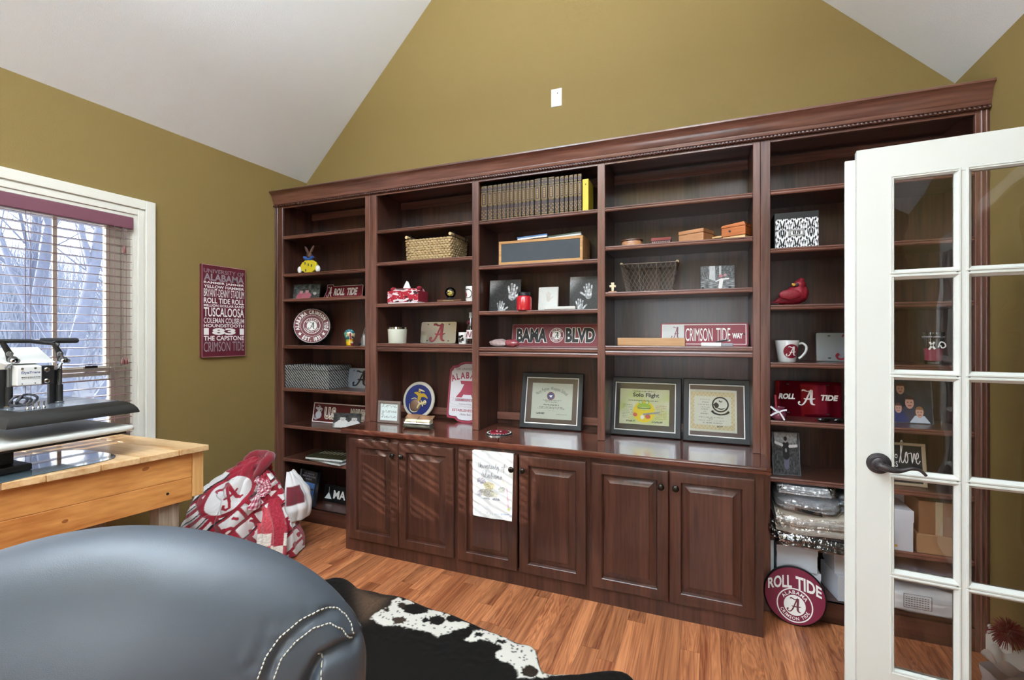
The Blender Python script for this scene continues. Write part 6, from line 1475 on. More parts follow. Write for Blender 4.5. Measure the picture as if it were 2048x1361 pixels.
for s in (0, 2 * bw2 / 3, 4 * bw2 / 3, 2 * bw2, 2 * bw2 + bd2, 2 * bw2 + bd2 + 2 * bw2 / 3, 2 * bw2 + bd2 + 4 * bw2 / 3, 4 * bw2 + bd2): m.tube([bp(s / L4, bh2), bp(s / L4, .002)], .0018, 6)
m.build('frame', wire, t, smooth=60)
m = MB(); nd = 40
for k in range(nd):
    for s in (-1, 1): m.tube([bp((k + s * j * .62 / 1.0) / nd, bh2 * j / 6) for j in range(7)], .0008, 4, cap=False)
m.build('mesh_wires', wire, t, kind='stuff')
for s in (-1, 1):
    MB().tube([(s * (bw2 + .004), bd2 / 2 - .055, bh2 + .010), (s * (bw2 + .004), bd2 / 2 + .055, bh2 + .010)], .0085, 10).build('grip', pale, t, smooth=50); MB().tube([(s * (bw2 + .004), bd2 / 2 - .085, bh2 + .004), (s * (bw2 + .004), bd2 / 2 + .085, bh2 + .004)], .0028, 6).build('grip_wire', M['black'], t)
# waterfall photo
t, hw = put('photo_block', 'photo block of a person in white before a waterfall on the fourth bay shelf', 'photo', 1401, 1470, 2.80, 1.635, rz=4, tilt=8)
h_ = .135; MB().box(-hw, hw, 0, .008, .004, h_).build('plate', M['black'], t)
for sx in (-.075, .06): MB().box(sx - .006, sx + .006, -.014, .03, 0, .016).build('easel_foot', M['black'], t)
def f(u, v):
    g = 70 + 70 * abs(nz(u * 22, v * 5, 1)) + 60 * nz(u * 30, v * 30, 3)
    if v < .45: g = 110 + 80 * nz(u * 8, v * 26, 5)
    if .26 < u < .44 and v > .42 - .5 * (u - .3): g = 190 + 40 * nz(u * 50, v * 5, 2)
    if .55 < u < .62 and v > .5: g = 180
    c = bw(g)
    if seg_d(u, v, .58, .08, .62, .40) < .055 or seg_d(u, v, .60, .42, .46, .34) < .025 or seg_d(u, v, .62, .42, .82, .44) < .03: c = (224, 220, 216)
    if math.hypot((u - .60) * 1.3, v - .56) < .07: c = (186, 110, 116)
    if math.hypot((u - .73) * 1.3, v - .60) < .06: c = (180, 130, 140)
    return c
picture('print', t, -hw + .001, hw - .001, .005, h_ - .001, -E0, f, M['pic'], 140, 100)
# wooden bar, crimson way sign, white torch
t, hw = put('wooden_bar', 'long pale wooden bar lying in front of the crimson way sign', 'board', 1235, 1370, 2.725, 1.331); MB().box(-hw, hw, 0, .036, 0, .044).build('bar', wood('pale bar wood', (166, 118, 76), (206, 164, 116), 'x', rough=.5, coat=.1, scale=12), t, bevel=.002)
MB().box(-hw, hw, .0365, .075, 0, .030).build('back_ledge', bpy.data.materials['pale bar wood'], t)
muted = plain('crimson street enamel', (140, 44, 66), rough=.3, coat=.3)
x0 = X(1321, 2.865); x1 = X(1504, 2.865); LN = min(x1, .212) - x0
t = street('street_sign', 'crimson way sign with a white corner panel on the fourth bay shelf', x0, LN, .130, 2.868, 1.331, 9, muted)
MB().nest(.008, LN - .010, .008, .122, [(0, -.0004), (.0035, -.0004)], fill=False).build('border', M['lt'], t); MB().box(.012, .128, -.0008, -.0001, .012, .118).build('white_panel', plain('sign grey white', (206, 206, 204), rough=.4), t); script_a('emblem', plain('emblem plum', (128, 70, 80), rough=.4), t, .060, .105, .04, .108, -.0012)
l = LT(); l.put('CRIMSON', .135, .135 + (LN - .145) * .455, .026, .100, -.0006, .0); l.put('TIDE', .135 + (LN - .145) * .515, .135 + (LN - .145) * .745, .026, .100, -.0006, .0); l.put('WAY', .135 + (LN - .145) * .775, .135 + (LN - .145) * .945, .042, .072, -.0006, .05); l.build('lettering', M['lt'], t)
MB().lathe([(.005, -.0003), (.005, -.001), (0, -.001)], 12, (LN - .020, 0, .066), 'y').build('nail_hole', M['blackprint'], t)
t, hw = put('white_tube', 'small white and grey tube lying in front of the crimson way sign', 'tube', 1402, 1466, 2.725, 1.331, rz=-3); MB().box(-hw, hw * .3, 0, .030, 0, .020).build('body', M['white'], t, bevel=.004); MB().box(hw * .3, hw, .002, .028, .001, .018).build('cap', plain('grey cap', (150, 148, 156), rough=.4), t, bevel=.003); MB().tube([(-hw * .1, .034, .022), (hw * .4, .032, .030), (hw * .75, .030, .034)], [.003, .005, .002], 8).build('strap', M['black'], t, smooth=60)
# framed solo flight and gold bordered certificates
def c2(u, v):
    n1 = nz(u * 3, v * 3, 2); c = [lerp(216, 196, sm(.5 + n1)), lerp(212, 200, sm(.5 + n1)), lerp(184, 130, sm(.4 + n1))]
    d = math.hypot((u - .50) * 1.36, v - .36)
    if d < .30: c = [228, 196, 48]
    # green frog: head, belly, spoon and pan colours
    if math.hypot((u - .50) * 1.0, (v - .50) * 1.5) < .145 or math.hypot((u - .43) * 1.36, v - .62) < .06 or math.hypot((u - .56) * 1.36, v - .63) < .055: c = [150, 176, 66]
    if math.hypot((u - .50) * 1.1, (v - .45) * 3.4) < .14: c = [196, 206, 130]
    if abs((v - .455) - .6 * (u - .5) ** 2) < .012 and abs(u - .5) < .13: c = [70, 80, 40]
    for ex_ in (.43, .555):
        e = math.hypot((u - ex_) * 1.36, v - .625)
        if e < .030: c = [240, 240, 220]
        if e < .012: c = [20, 20, 20]
    if math.hypot((u - .32) * 1.2, v - .27) < .055 or math.hypot((u - .58) * 1.1, v - .23) < .06: c = [196, 92, 80]
    if seg_d(u, v, .50, .29, .80, .36) < .022: c = [140, 146, 160]
    if math.hypot((u - .47) * 1.5, v - .21) < .06: c = [236, 230, 220]
    for k in range(9):
        if text_line(u, v, .54 - .045 * k, .008, .06, .28 if k < 7 else .2, 11 + k): c = [126, 140, 90]
        if text_line(u, v, .54 - .045 * k, .008, .72, .95, 31 + k): c = [170, 116, 96]
    if text_line(u, v, .67, .010, .18, .78, 50, .9): c = [80, 70, 60]
    if text_line(u, v, .94, .012, .26, .72, 51, .9): c = [110, 96, 70]
    if text_line(u, v, .09, .02, .14, .32, 52, .9) or text_line(u, v, .09, .02, .66, .88, 53, .9): c = [90, 84, 80]
    return c
t, hw = cert('black framed yellow certificate with a frog, left of the pair in the fourth bay', 1218, 1362, 2.905, .350, 13, 0, c2, plain('dark glossy mat', (58, 52, 56), rough=.2), (.145, .840, .195, .800))
l = LT(); l.put('Solo Flight', -hw * .34, hw * .40, .350 * .645, .350 * .735, -.0084, .03); l.build('lettering', M['blackprint'], t)
def c3(u, v):
    c = (220, 216, 202); e = min(u * 1.35, (1 - u) * 1.35, v, 1 - v)
    s = (u if min(v, 1 - v) < min(u * 1.35, (1 - u) * 1.35) else v / 1.35)
    if .055 < e < .155 - .012 * math.cos(s * 120):
        c = (206, 186, 146) if abs(e - .105 + .03 * math.sin(s * 75)) > .012 else (226, 210, 176)
    for k, (v0, a, b) in enumerate(((.76, .24, .46), (.70, .28, .42), (.64, .20, .48), (.58, .24, .44), (.53, .26, .42), (.47, .31, .37), (.42, .25, .43), (.34, .22, .74), (.30, .42, .52), (.26, .18, .80), (.21, .30, .70))):
        if text_line(u, v, v0, .010, a, b, 60 + k): c = (150, 140, 126)
    if text_line(u, v, .13, .02, .60, .70, 77, .9): c = (70, 80, 90)
    return c
t, hw = cert('black framed certificate with a gold border and black round emblem, right of the pair', 1366, 1503, 2.885, .355, 13, 0, c3, plain('mauve glossy mat', (98, 82, 86), rough=.15), (.085, .800, .165, .830))
ex, ez = lerp(-hw, hw, .56), .355 * .60; MB().lathe([(.044, -.0082), (.044, -.0086), (.036, -.0086)], 36, (ex, 0, ez), 'y', cap=False).build('emblem_ring', M['blackprint'], t)
m = MB(); m.ribbon([(ex - .030, ez + .006), (ex - .020, ez - .006), (ex - .022, ez - .020)], [.02, .026, .01], -.0084); m.ribbon([(ex - .008, ez + .022), (ex + .004, ez + .014), (ex + .008, ez + .022)], .006, -.0084); m.ribbon([(ex - .012, ez - .022), (ex + .006, ez - .026), (ex + .022, ez - .020)], .005, -.0084); m.ribbon([(ex - .044, ez - .036), (ex - .030, ez - .050), (ex, ez - .056), (ex + .030, ez - .050), (ex + .044, ez - .036)], [.014, .010, .008, .010, .014], -.0084); m.build('emblem_bird', M['blackprint'], t)

# tea towel over the cabinet door
x0, x1 = -1.238, -.984; TWC = attr_mat('towel cotton', rough=.9, bump=.3, bscale=500)
def tow_c(u, v):
    c = [232, 236, 238]
    if .28 < v < .62 and .12 < u < .80:
        for k, (cx_, cy_, a, b, col) in enumerate(((.22, .55, .12, .05, (150, 146, 160)), (.42, .49, .14, .06, (190, 176, 120)), (.74, .45, .10, .045, (150, 156, 146)), (.36, .38, .20, .06, (150, 146, 130)), (.18, .36, .06, .05, (160, 160, 172)), (.36, .25, .12, .06, (150, 150, 160)), (.60, .27, .11, .05, (140, 144, 160)), (.56, .37, .08, .04, (190, 190, 170)))):
            if ((u - cx_) / a) ** 2 + ((v - cy_) / b) ** 2 < 1: c = [lerp(w_, q, .35 + .65 * sm(.5 + 2 * nz(u * 40, v * 60, k))) for w_, q in zip(c, col)]
    if seg_d(u, v, .86, .48, .90, .20) < .018: c = [226, 186, 206]
    if seg_d(u, v, .76, .58, .84, .50) < .012: c = [226, 200, 170]
    if math.hypot(u - .91, (v - .17) * 1.5) < .035: c = [190, 206, 130]
    if seg_d(u, v, .70, .085, .92, .095) < .008 or (abs(v - .075) < .01 and nz(u * 60, 1, 3) > .2): c = [170, 186, 214]
    return c
def tow_f(u, v): # front fall, then over the door top
    y = BASE - .026 - .006 * math.sin(u * 5) * (1 - v) - .0015 * math.sin(u * 16)
    return (lerp(x0 + .004 * (1 - v), x1 - .012 * (1 - v) * u, u), y, lerp(.362, .7305, v) + .012 * u * (1 - v) * 0 - .004 * u * (1 - v))
o = cloth_obj('tea_towel', tow_f, tow_c, 90, 120, 'white tea towel with a drawn map hanging over the second cabinet door', 'towel', thick=.0015, mat=TWC)
m = MB(); m.box(x0 + .002, x1 - .002, BASE - .0275, BASE - .0055, .7305, .7325); m.build('fold_over', M['white'], o)
scribble(o, ['University of', ' Alabama '], x0 + .04, x1 - .045, .570, .675, BASE - .036, .0018, plain('grey script ink', (110, 112, 120), rough=.7))

# ================================================================== bay behind the glazed door
def damask(u, v):
    x = abs(((u * 3) % 1) - .5) * 2; y = (v * 1.6) % 1
    k = math.sin(7 * x + 4 * math.sin(6 * y)) + math.sin(9 * y + 5 * math.cos(5 * x)) + .7 * nz(x * 9, y * 9, 1)
    return (236, 236, 236) if k > -.1 else (24, 24, 26)
t, hw = put('damask_box', 'black box with a white damask front panel on the upper shelf behind the door', 'box', 1549, 1638, 2.725, 1.827)
bh3 = .178; MB().box(-hw, hw, .001, .21, 0, bh3).build('body', M['black'], t, bevel=.002); picture('front_panel', t, -hw + .004, hw - .002, .003, bh3 - .032, -.0005, damask, M['paper'], 120, 66)
m = MB(); m.nest(-.035, .035, .058, .092, [(0, -.0006), (.002, -.004), (.007, -.004), (.008, -.001)], fill=False); m.build('label_holder', M['steel'], t)
# cardinal
t, hw = put('cardinal_bird', 'red cardinal bird figurine with crest and yellow beak on the shelf behind the door', 'figurine', 1552, 1613, 2.78, 1.543)
fm = plain('cardinal red', (132, 16, 34), rough=.55, noise_amt=.45, scale=60, bump=.6, bscale=140)
m = MB()
def bird(u, v):
    a = 2 * PI * u; s = v; x = lerp(-.092, .078, s); prof = [(-.092, .004, .010), (-.06, .016, .022), (-.03, .034, .038), (0, .046, .048), (.035, .050, .056), (.06, .040, .058), (.074, .022, .058), (.0785, .001, .058)]
    for i in range(len(prof) - 1):
        if prof[i][0] <= x <= prof[i + 1][0] + 1e-6: k = (x - prof[i][0]) / (prof[i + 1][0] - prof[i][0]); r, zc_ = lerp(prof[i][1], prof[i + 1][1], sm(k)), lerp(prof[i][2], prof[i + 1][2], k); break
    return (x, r * .85 * math.cos(a), max(.001, zc_ + r * math.sin(a)))
m.grid(bird, 24, 30, wrap=True); m.build('body', fm, t, smooth=180, merge=True)
MB().ball((.036, -.004, .100), (.030, .027, .027), 18, 12).build('head', fm, t, smooth=180); MB().ball((.022, -.014, .100), (.018, .018, .015), 14, 10).build('face', plain('cardinal dark face', (60, 12, 20), rough=.6), t, smooth=180)
MB().tube([(.034, 0, .112), (.046, 0, .127), (.060, 0, .130)], [.018, .013, .004], 10).build('crest', fm, t, smooth=60)
o = MB().lathe([(.0085, 0), (.006, .008), (0, .018)], 10, (0, 0, 0)).build('beak', plain('yellow beak', (206, 160, 60), rough=.4), t, smooth=40); o.location = (.008, -.026, .101); o.rotation_euler = (R(70), 0, R(-40))
MB().box(-.118, -.055, -.010, .010, .001, .012).build('tail', plain('dark tail', (40, 14, 20), rough=.6), t, bevel=.004)
m = MB(); m.ball((-.010, -.040, .052), (.050, .010, .026), 16, 10); m.build('wing', fm, t, smooth=180)
# mug
t, hw = put('coffee_mug', 'wide white mug with a round crimson badge and script capital behind the door', 'mug', 1549, 1599, 2.80, 1.254); wgz = plain('glazed white mug', (206, 206, 204), rough=.18, coat=.5)
mug(t, hw, .110, wgz, taper=.72, hx=1); m = MB(); rb_ = .036
mm_ = MB(); g = []; cy = .055
def on_mug(x, z, o=.0006): rr2 = lerp(hw * .72, hw, z / .11) + o; x = max(-rr2 * .98, min(rr2 * .98, x)); return (x, -math.sqrt(rr2 * rr2 - x * x), z)
m.grid(lambda u, v: on_mug(.014 + rb_ * v * math.cos(2 * PI * u), cy + rb_ * v * math.sin(2 * PI * u)), 32, 8, wrap=True); m.build('badge', M['crimson'], t, smooth=180)
o = script_a('emblem', M['lt'], t, -.010, .038, cy - .024, cy + .024, 0)
for v_ in o.data.vertices: v_.co = on_mug(v_.co.x, v_.co.z, .0014 - v_.co.y)
t = plate('license_plate', 'brushed silver plate with a crimson script capital beside the wide white mug', 1632, .30, .152, 2.90, 1.254, silver, tilt=6); script_a('emblem', M['crimson'], t, -.060, .075, .012, .138, -.0006); MB().nest(-.149, .149, .001, .151, [(0, -.0004), (.002, -.0004)], fill=False).build('edge_line', M['blackprint'], t)
# pint glass seen through the door
t, hw = put('pint_glass', 'printed crimson and white pint glass seen through the door pane', 'glass', 1845, 1889, 2.80, 1.254); r = hw * .98; MB().lathe([(r * .78, 0), (r * .80, .010), (r, .150), (r - .003, .150), (r * .76, .014), (0, .012)], 28).build('bowl', M['clearglass'], t, smooth=45)
m = MB(); m.lathe([(r * .815, .018), (r * .90, .075)], 28, cap=False); m.build('crimson_band', plain('crimson print band', (128, 40, 62), rough=.3), t, smooth=60)
m = MB(); m.tube([(r * .97 * math.cos(a), r * .97 * math.sin(a), .128) for a in [2 * PI * k / 28 for k in range(28)]], .004, 6, closed=True); m.build('chain_print', M['greyprint'], t)
m = MB(); m.ribbon([(-.03, .07), (-.01, .105)], .008, -r * .97); m.ribbon([(-.028, .105), (-.008, .072)], .008, -r * .97); m.ribbon([(.004, .08), (.012, .104), (.026, .10), (.03, .085), (.018, .078), (.012, .09)], .005, -r * .97); m.build('number_print', M['lt'], t)
l = LT(); l.put('2015', -.024, .022, .120, .136, -r * 1.0, .02); l.build('lettering', M['blackprint'], t)
# red mirrored plate
mirr = plain('red mirror acrylic', (120, 8, 34), rough=.06, metal=.75)
t = plate('license_plate', 'mirrored red plate with white capitals and script emblem on the shelf behind the door', 1551, X(1684, 2.885) - X(1551, 2.885), .185, 2.885, .963, mirr, tilt=6, rr=.006)
l = LT(); q = t['w'] / .375; l.put('ROLL', -.165 * q, -.070 * q, .088, .118, -.0006, .05, .2); l.put('TIDE', .072 * q, .168 * q, .088, .118, -.0006, .05, .2); l.build('lettering', M['lt'], t); script_a('emblem', M['lt'], t, -.054 * q, .050 * q, .060, .140, -.0006)
# little pot with ribbon and stick, sunglasses
t, hw = put('bud_vase', 'small dusky pink glass pot with a white ribbon bow beside the upright', 'vase', 1541, 1573, 2.735, .963); pk = plain('dusky pink glass', (120, 58, 78), rough=.15, coat=.6)
MB().lathe([(hw * .7, 0), (hw, .014), (hw * 1.02, .030), (hw * .85, .048), (hw * .72, .054), (hw * .84, .064), (hw * .80, .064), (hw * .66, .054), (0, .050)], 28).build('pot', pk, t, smooth=60); rbm = plain('white ribbon', (214, 214, 220), rough=.5)
m = MB(); m.ribbon([(-.040, .070), (-.015, .050), (0, .042), (.014, .020), (.022, .004)], [.008, .009, .006, .008, .008], -hw - .002); m.ribbon([(-.040, .024), (-.015, .040), (0, .044), (.012, .052), (.032, .055)], [.008, .009, .006, .008, .009], -hw - .003); m.build('ribbon', rbm, t)
MB().tube([(-.008, .002, .04), (-.014, .004, .124)], .006, 8).build('taper_candle', plain('crimson candle', (150, 40, 60), rough=.4), t, smooth=60)
t, hw = put('sunglasses', 'black folded sunglasses lying before the mirrored red plate', 'sunglasses', 1640, 1688, 2.74, .963, rz=8)
m = MB()
for s in (-1, 1): m.ball((s * .034, 0, .012), (.030, .012, .0115), 16, 8)
m.build('lens', plain('black lens', (12, 12, 14), rough=.08, coat=.8), t, smooth=180); m = MB(); m.tube([(-.066, 0, .018), (0, -.004, .022), (.066, 0, .018)], .004, 8); m.tube([(-.066, 0, .018), (-.03, .05, .006), (.05, .055, .006)], .003, 8); m.tube([(.066, 0, .018), (.03, .06, .010), (-.05, .062, .010)], .003, 8); m.build('frame', M['black'], t, smooth=60)
# slate portraits
def slate(label, pxl, pxr, Y, z, hh, fn, rz=0, tilt=8, nu=60, nv=60):
    t, hw = put('slate_portrait', label, 'photo', pxl, pxr, Y, z, None, rz, tilt); n = 40; rg2 = random.Random(int(pxl)); pts = []
    for (a, b) in (((-hw, 0), (hw, 0)), ((hw, 0), (hw, hh)), ((hw, hh), (-hw, hh)), ((-hw, hh), (-hw, 0))):
        for k in range(10): pts.append((lerp(a[0], b[0], k / 10) + rg2.uniform(-.002, .002), max(0, lerp(a[1], b[1], k / 10) + rg2.uniform(-.002, .002))))
    MB().prism(pts, 0, .009, 'y').build('slate', plain('rough slate', (96, 100, 104), rough=.7, noise_amt=.5, scale=120), t); picture('print', t, -hw + .004, hw - .004, .004, hh - .004, -E0, fn, M['pic'], nu, nv); return t
def fp(u, v):
    g = 60 + 16 * nz(u * 5, v * 5, 1); c = (g * .85, g * .95, g * 1.1)
    return person_pic([(.36, .78, .13, (196, 150, 130), (80, 54, 44), (40, 44, 58)), (.54, .46, .14, (206, 156, 140), (60, 36, 32), (70, 70, 84)), (.12, .42, .11, (200, 150, 134), (70, 46, 40), (60, 70, 120)), (.30, .32, .11, (204, 158, 142), (96, 64, 50), (58, 64, 110)), (.74, .24, .12, (210, 164, 146), (150, 104, 70), (206, 214, 226))], lambda a, b: c, u, v, 1.25)
slate('family portrait of five people printed on slate, seen through the door pane', 1768, 1868, 2.86, .963, .215, fp, nu=150, nv=130)
def fw2(u, v):
    g = 60 + 40 * nz(u * 16, v * 16, 2) + (90 * sm((v - .62) * 4) if abs(u - .5) < .35 + .1 * v else 0)
    c = bw(g)
    if seg_d(u, v, .50, .22, .52, .42) < .10: c = (96, 92, 108)
    if seg_d(u, v, .50, .48, .50, .68) < .13: c = (26, 25, 27)
    if seg_d(u, v, .36, .70, .10, .76) < .035 or seg_d(u, v, .64, .68, .92, .70) < .035: c = (196, 190, 188)
    if math.hypot((u - .49) * .8, v - .82) < .060: c = (150, 140, 134)
    if math.hypot((u - .49) * .8, v - .86) < .055: c = (24, 24, 24)
    if math.hypot(u - .50, (v - .58) * .8) < .04: c = (130, 128, 126)
    return c
slate('dark slate photo of a person with outstretched arms on the shelf behind the door', 1546, 1603, 2.76, .679, .215, fw2, rz=6, tilt=10, nu=90, nv=130)
# chalk love sign
t, hw = put('chalk_sign', 'black chalk sign in a pale wooden frame seen through the door pane', 'sign', 1745, 1855, 2.78, .679, tilt=9); fh = .200
MB().box(-hw + .004, hw - .004, 0, .006, .004, fh - .004).build('panel', plain('chalk black', (30, 34, 36), rough=.6), t); frame_box(t, -hw, hw, 0, fh, -.010, .001, .014, plain('pale wood frame', (176, 156, 130), rough=.6), 'frame', .006)
for o in list(t.children):
    if o.name.startswith('frame'):
        bmf = bmesh.new(); bmf.from_mesh(o.data); big = [f_ for f_ in bmf.faces if abs(f_.normal.y) > .9 and f_.calc_area() > hw * fh]; bmesh.ops.delete(bmf, geom=big, context='FACES'); bmf.to_mesh(o.data); bmf.free()
scribble(t, ['love'], hw * .02, hw * .80, fh * .30, fh * .98, -.002, .0035, M['lt']); l = LT(); l.put('two', -hw * .35, -hw * .02, fh * .62, fh * .74, -.002, 0); l.put('YEARS', -hw * .60, -hw * .02, fh * .42, fh * .55, -.002, 0); l.build('lettering', M['lt'], t)

# bagged goods on the low shelf
plast = bpy.data.materials.new('clear plastic film'); plast.use_nodes = True; nt = plast.node_tree; nt.nodes.clear()
o_ = N(nt, 'ShaderNodeOutputMaterial'); tr = N(nt, 'ShaderNodeBsdfTransparent'); gl = N(nt, 'ShaderNodeBsdfGlossy'); gl.inputs['Roughness'].default_value = .12; mx = N(nt, 'ShaderNodeMixShader'); mx.inputs[0].default_value = .30
tc = N(nt, 'ShaderNodeTexCoord'); nn2 = N(nt, 'ShaderNodeTexNoise'); nn2.inputs['Scale'].default_value = 45; bb = N(nt, 'ShaderNodeBump'); bb.inputs['Strength'].default_value = .9; bb.inputs['Distance'].default_value = .01
nt.links.new(tc.outputs['Object'], nn2.inputs['Vector']); nt.links.new(nn2.outputs[0], bb.inputs['Height']); nt.links.new(bb.outputs[0], gl.inputs['Normal']); nt.links.new(tr.outputs[0], mx.inputs[1]); nt.links.new(gl.outputs[0], mx.inputs[2]); nt.links.new(mx.outputs[0], o_.inputs[0])
def slump(name, label, x0, x1, y0, y1, z, th, col, droop=0.0, seed=1, film=True, rough=.7):
    t = thing(name, label, 'bag', ((x0 + x1) / 2, (y0 + y1) / 2, z)); cx_, cy_ = (x0 + x1) / 2, (y0 + y1) / 2; hx, hy = (x1 - x0) / 2, (y1 - y0) / 2
    def fold(s, grow=0):
        def P(u, v):
            a = 2 * PI * u; c_, d_ = math.cos(a), math.sin(a); kx, ky = math.copysign(abs(c_) ** .45, c_), math.copysign(abs(d_) ** .45, d_)
            q = lerp(-1, 1, v); rad = (1 - abs(q) ** 6) ** .5 if abs(q) < 1 else 0
            rad = max(rad, .0) * (1 + grow) ; wv_ = 1 + .05 * nz(u * 9, v * 4, seed)
            x, y = kx * hx * (.2 + .8 * rad) * wv_ * (rad > 0), ky * hy * (.2 + .8 * rad) * wv_ * (rad > 0)
            zz = th / 2 + q * th / 2 * (1 + grow) + .18 * th * nz(x * 9, y * 9 + q * 4, seed + 2)
            dr = droop * max(0, -(y + hy * .35) / hy) ** 1.6 * (1 + .35 * nz(x * 7, 1, seed + 4))
            return (x, y, max(0, zz) - dr)
        return P
    m = MB(); m.grid(fold(1), 48, 16, wrap=True); m.build('contents', plain(name + ' fill %d' % seed, col, rough=rough, noise_amt=.18, scale=18), t, smooth=180)
    if film: m = MB(); m.grid(fold(1, .10), 48, 16, wrap=True); m.build('film', plast, t, smooth=180)
    return t
zs = .3945
def pack(label, x0, x1, y0, y1, z, n_, th, cols, droop, seed, film=True):
    t = thing('folded_goods', label, 'bag', ((x0 + x1) / 2, (y0 + y1) / 2, z)); rg3 = random.Random(seed); hx, hy = (x1 - x0) / 2, (y1 - y0) / 2
    mats = [plain('sheet %d %d' % (seed, q), c, rough=.75, noise_amt=.1, scale=20) for q, c in enumerate(cols)]
    def sag(x, y): return droop * max(0, -(y + hy * .30) / hy) ** 1.7 * (1 + .5 * nz(x * 5, 1, seed)) + .010 * nz(x * 6, y * 6, seed + 3) + .03 * (x + hx) * (droop > .02) * .3
    for k in range(n_):
        jx, jy, sx, sy = rg3.uniform(-.012, .012), rg3.uniform(-.010, .010), rg3.uniform(.90, 1), rg3.uniform(.92, 1); zc_ = (k + .5) * th / n_; h2 = th / n_ * .42
        m = MB(); g1 = m.grid(lambda u, v: (jx + lerp(-hx, hx, u) * sx, jy + lerp(-hy, hy, v) * sy, max(-.2, zc_ + h2 + .010 - sag(lerp(-hx, hx, u), lerp(-hy, hy, v)))), 18, 12); g2 = m.grid(lambda u, v: (jx + lerp(-hx, hx, u) * sx, jy + lerp(-hy, hy, v) * sy, zc_ - h2 + .010 - sag(lerp(-hx, hx, u), lerp(-hy, hy, v))), 18, 12)
        for i in range(17):
            for (A_, B_) in ((g1[0], g2[0]), (g1[-1], g2[-1])): m.b.faces.new((A_[i], A_[i + 1], B_[i + 1], B_[i]))
        for i in range(11):
            for c_ in (0, -1): m.b.faces.new((g1[i][c_], g1[i + 1][c_], g2[i + 1][c_], g2[i][c_]))
        m.build('folded_sheet', mats[k % len(mats)], t, smooth=40)
    if film:
        def fl_(u, v):
            a = 2 * PI * u; kx, ky = math.copysign(abs(math.cos(a)) ** .35, math.cos(a)), math.copysign(abs(math.sin(a)) ** .35, math.sin(a)); x, y = kx * (hx + .012), ky * (hy + .012); q = lerp(-1, 1, v)
            bl_ = (1 - q * q) * .012; x += kx * bl_ + .012 * nz(u * 30, v * 6, seed); y += ky * bl_ + .014 * nz(u * 26, v * 7, seed + 8)
            return (x, y, .010 + lerp(-.004, th + .008, v) - sag(kx * hx, ky * hy) + .008 * nz(u * 40, v * 5, seed + 2))
        m = MB(); m.grid(fl_, 110, 14, wrap=True); m.build('film', plast, t, smooth=180)
    return t
pack('black goods in crackling film drooping over the low shelf edge', .308, .775, 2.650, 2.955, zs, 3, .052, ((24, 24, 26), (34, 34, 37)), .085, 3)
pack('cream and white folded goods in clear film above the black ones', .312, .765, 2.655, 2.955, zs + .056, 6, .080, ((206, 198, 186), (222, 218, 212), (190, 176, 160)), .060, 5)
t = slump('plastic_bag', 'grey plastic carrier bag with a black slot handle on the bagged pile', .318, .600, 2.668, 2.940, zs + .140, .062, (166, 168, 172), .030, 9, rough=.25)
m = MB(); m.grid(lambda u, v: (lerp(-.060, .055, u), -.1385 - .006 * math.sin(PI * u), lerp(.002, .018, v) - .016 * u), 12, 4); m.build('slot_handle', M['blackprint'], t)
pack('white papers in clear film on top of the bagged pile', .335, .560, 2.690, 2.940, zs + .205, 4, .038, ((200, 204, 210), (176, 180, 186)), .012, 11)
slump('plastic_bag', 'crumpled clear grey bag bulging at the right of the bagged pile', .590, .775, 2.690, 2.950, zs + .140, .095, (120, 124, 130), .02, 21, rough=.2)
# boxes
wbx = plain('white carton', (222, 224, 232), rough=.55); kraft = plain('kraft carton', (176, 136, 98), rough=.7)
def carton(label, x0, x1, y0, y1, z, h, mat, rz=0, flap=True, group=None):
    t = thing('carton', label, 'box', ((x0 + x1) / 2, (y0 + y1) / 2, z), R(rz), group); hx, hy = (x1 - x0) / 2, (y1 - y0) / 2
    MB().box(-hx, hx, -hy, hy, 0, h).build('body', mat, t, bevel=.0015, seg=1)
    if flap: MB().box(-hx - .0015, hx + .0015, -hy - .002, -hy - .0004, h * .72, h).build('flap', mat, t)
    return t
carton('white carton standing at the left on the bottom deck behind the round sign', .335, .520, 2.735, 2.95, .10, .115, wbx); carton('white carton stacked on the left one on the bottom deck', .330, .505, 2.725, 2.94, .2155, .120, wbx)
carton('white carton turned cornerwise on the bottom deck', .570, .735, 2.745, 2.93, .10, .120, wbx, rz=12); carton('white carton resting on the cornerwise one under the bagged pile', .575, .760, 2.760, 2.95, .2205, .095, wbx, rz=4)
tb_ = thing('teal_folder', 'thin teal folder standing against the upright on the bottom deck', 'folder', (.312, 2.86, .10)); MB().box(-.010, .008, -.11, .11, 0, .24).build('cover', plain('teal card', (70, 120, 124), rough=.5), tb_); MB().box(-.008, .006, -.112, .108, .003, .243).build('sheets', PAGES, tb_)
t = carton('tall white carton with a gold seal on the low shelf behind the door pane', .785, .878, 2.71, 2.90, .394, .190, wbx); MB().lathe([(.006, -.0955), (.006, -.0962), (0, -.0962)], 14, (-.018, 0, .022), 'y').build('gold_seal', M['gold'], t)
carton('pale carton standing behind the tall white one on the low shelf', .790, .905, 2.905, 2.975, .394, .250, plain('pale blue carton', (176, 190, 200), rough=.6), flap=False)
carton('kraft carton lying flat at the bottom of the low shelf behind the pane', .895, 1.085, 2.72, 2.95, .394, .085, kraft, flap=False); t = carton('kraft carton with shiny tape stacked on the flat one', .905, 1.085, 2.73, 2.95, .4795, .150, plain('dark kraft carton', (146, 104, 70), rough=.7), flap=False); MB().box(-.03, -.004, -.1108, .1108, -.0004, .1508).build('tape', plain('glossy tape', (190, 170, 140), rough=.1, coat=.8), t)
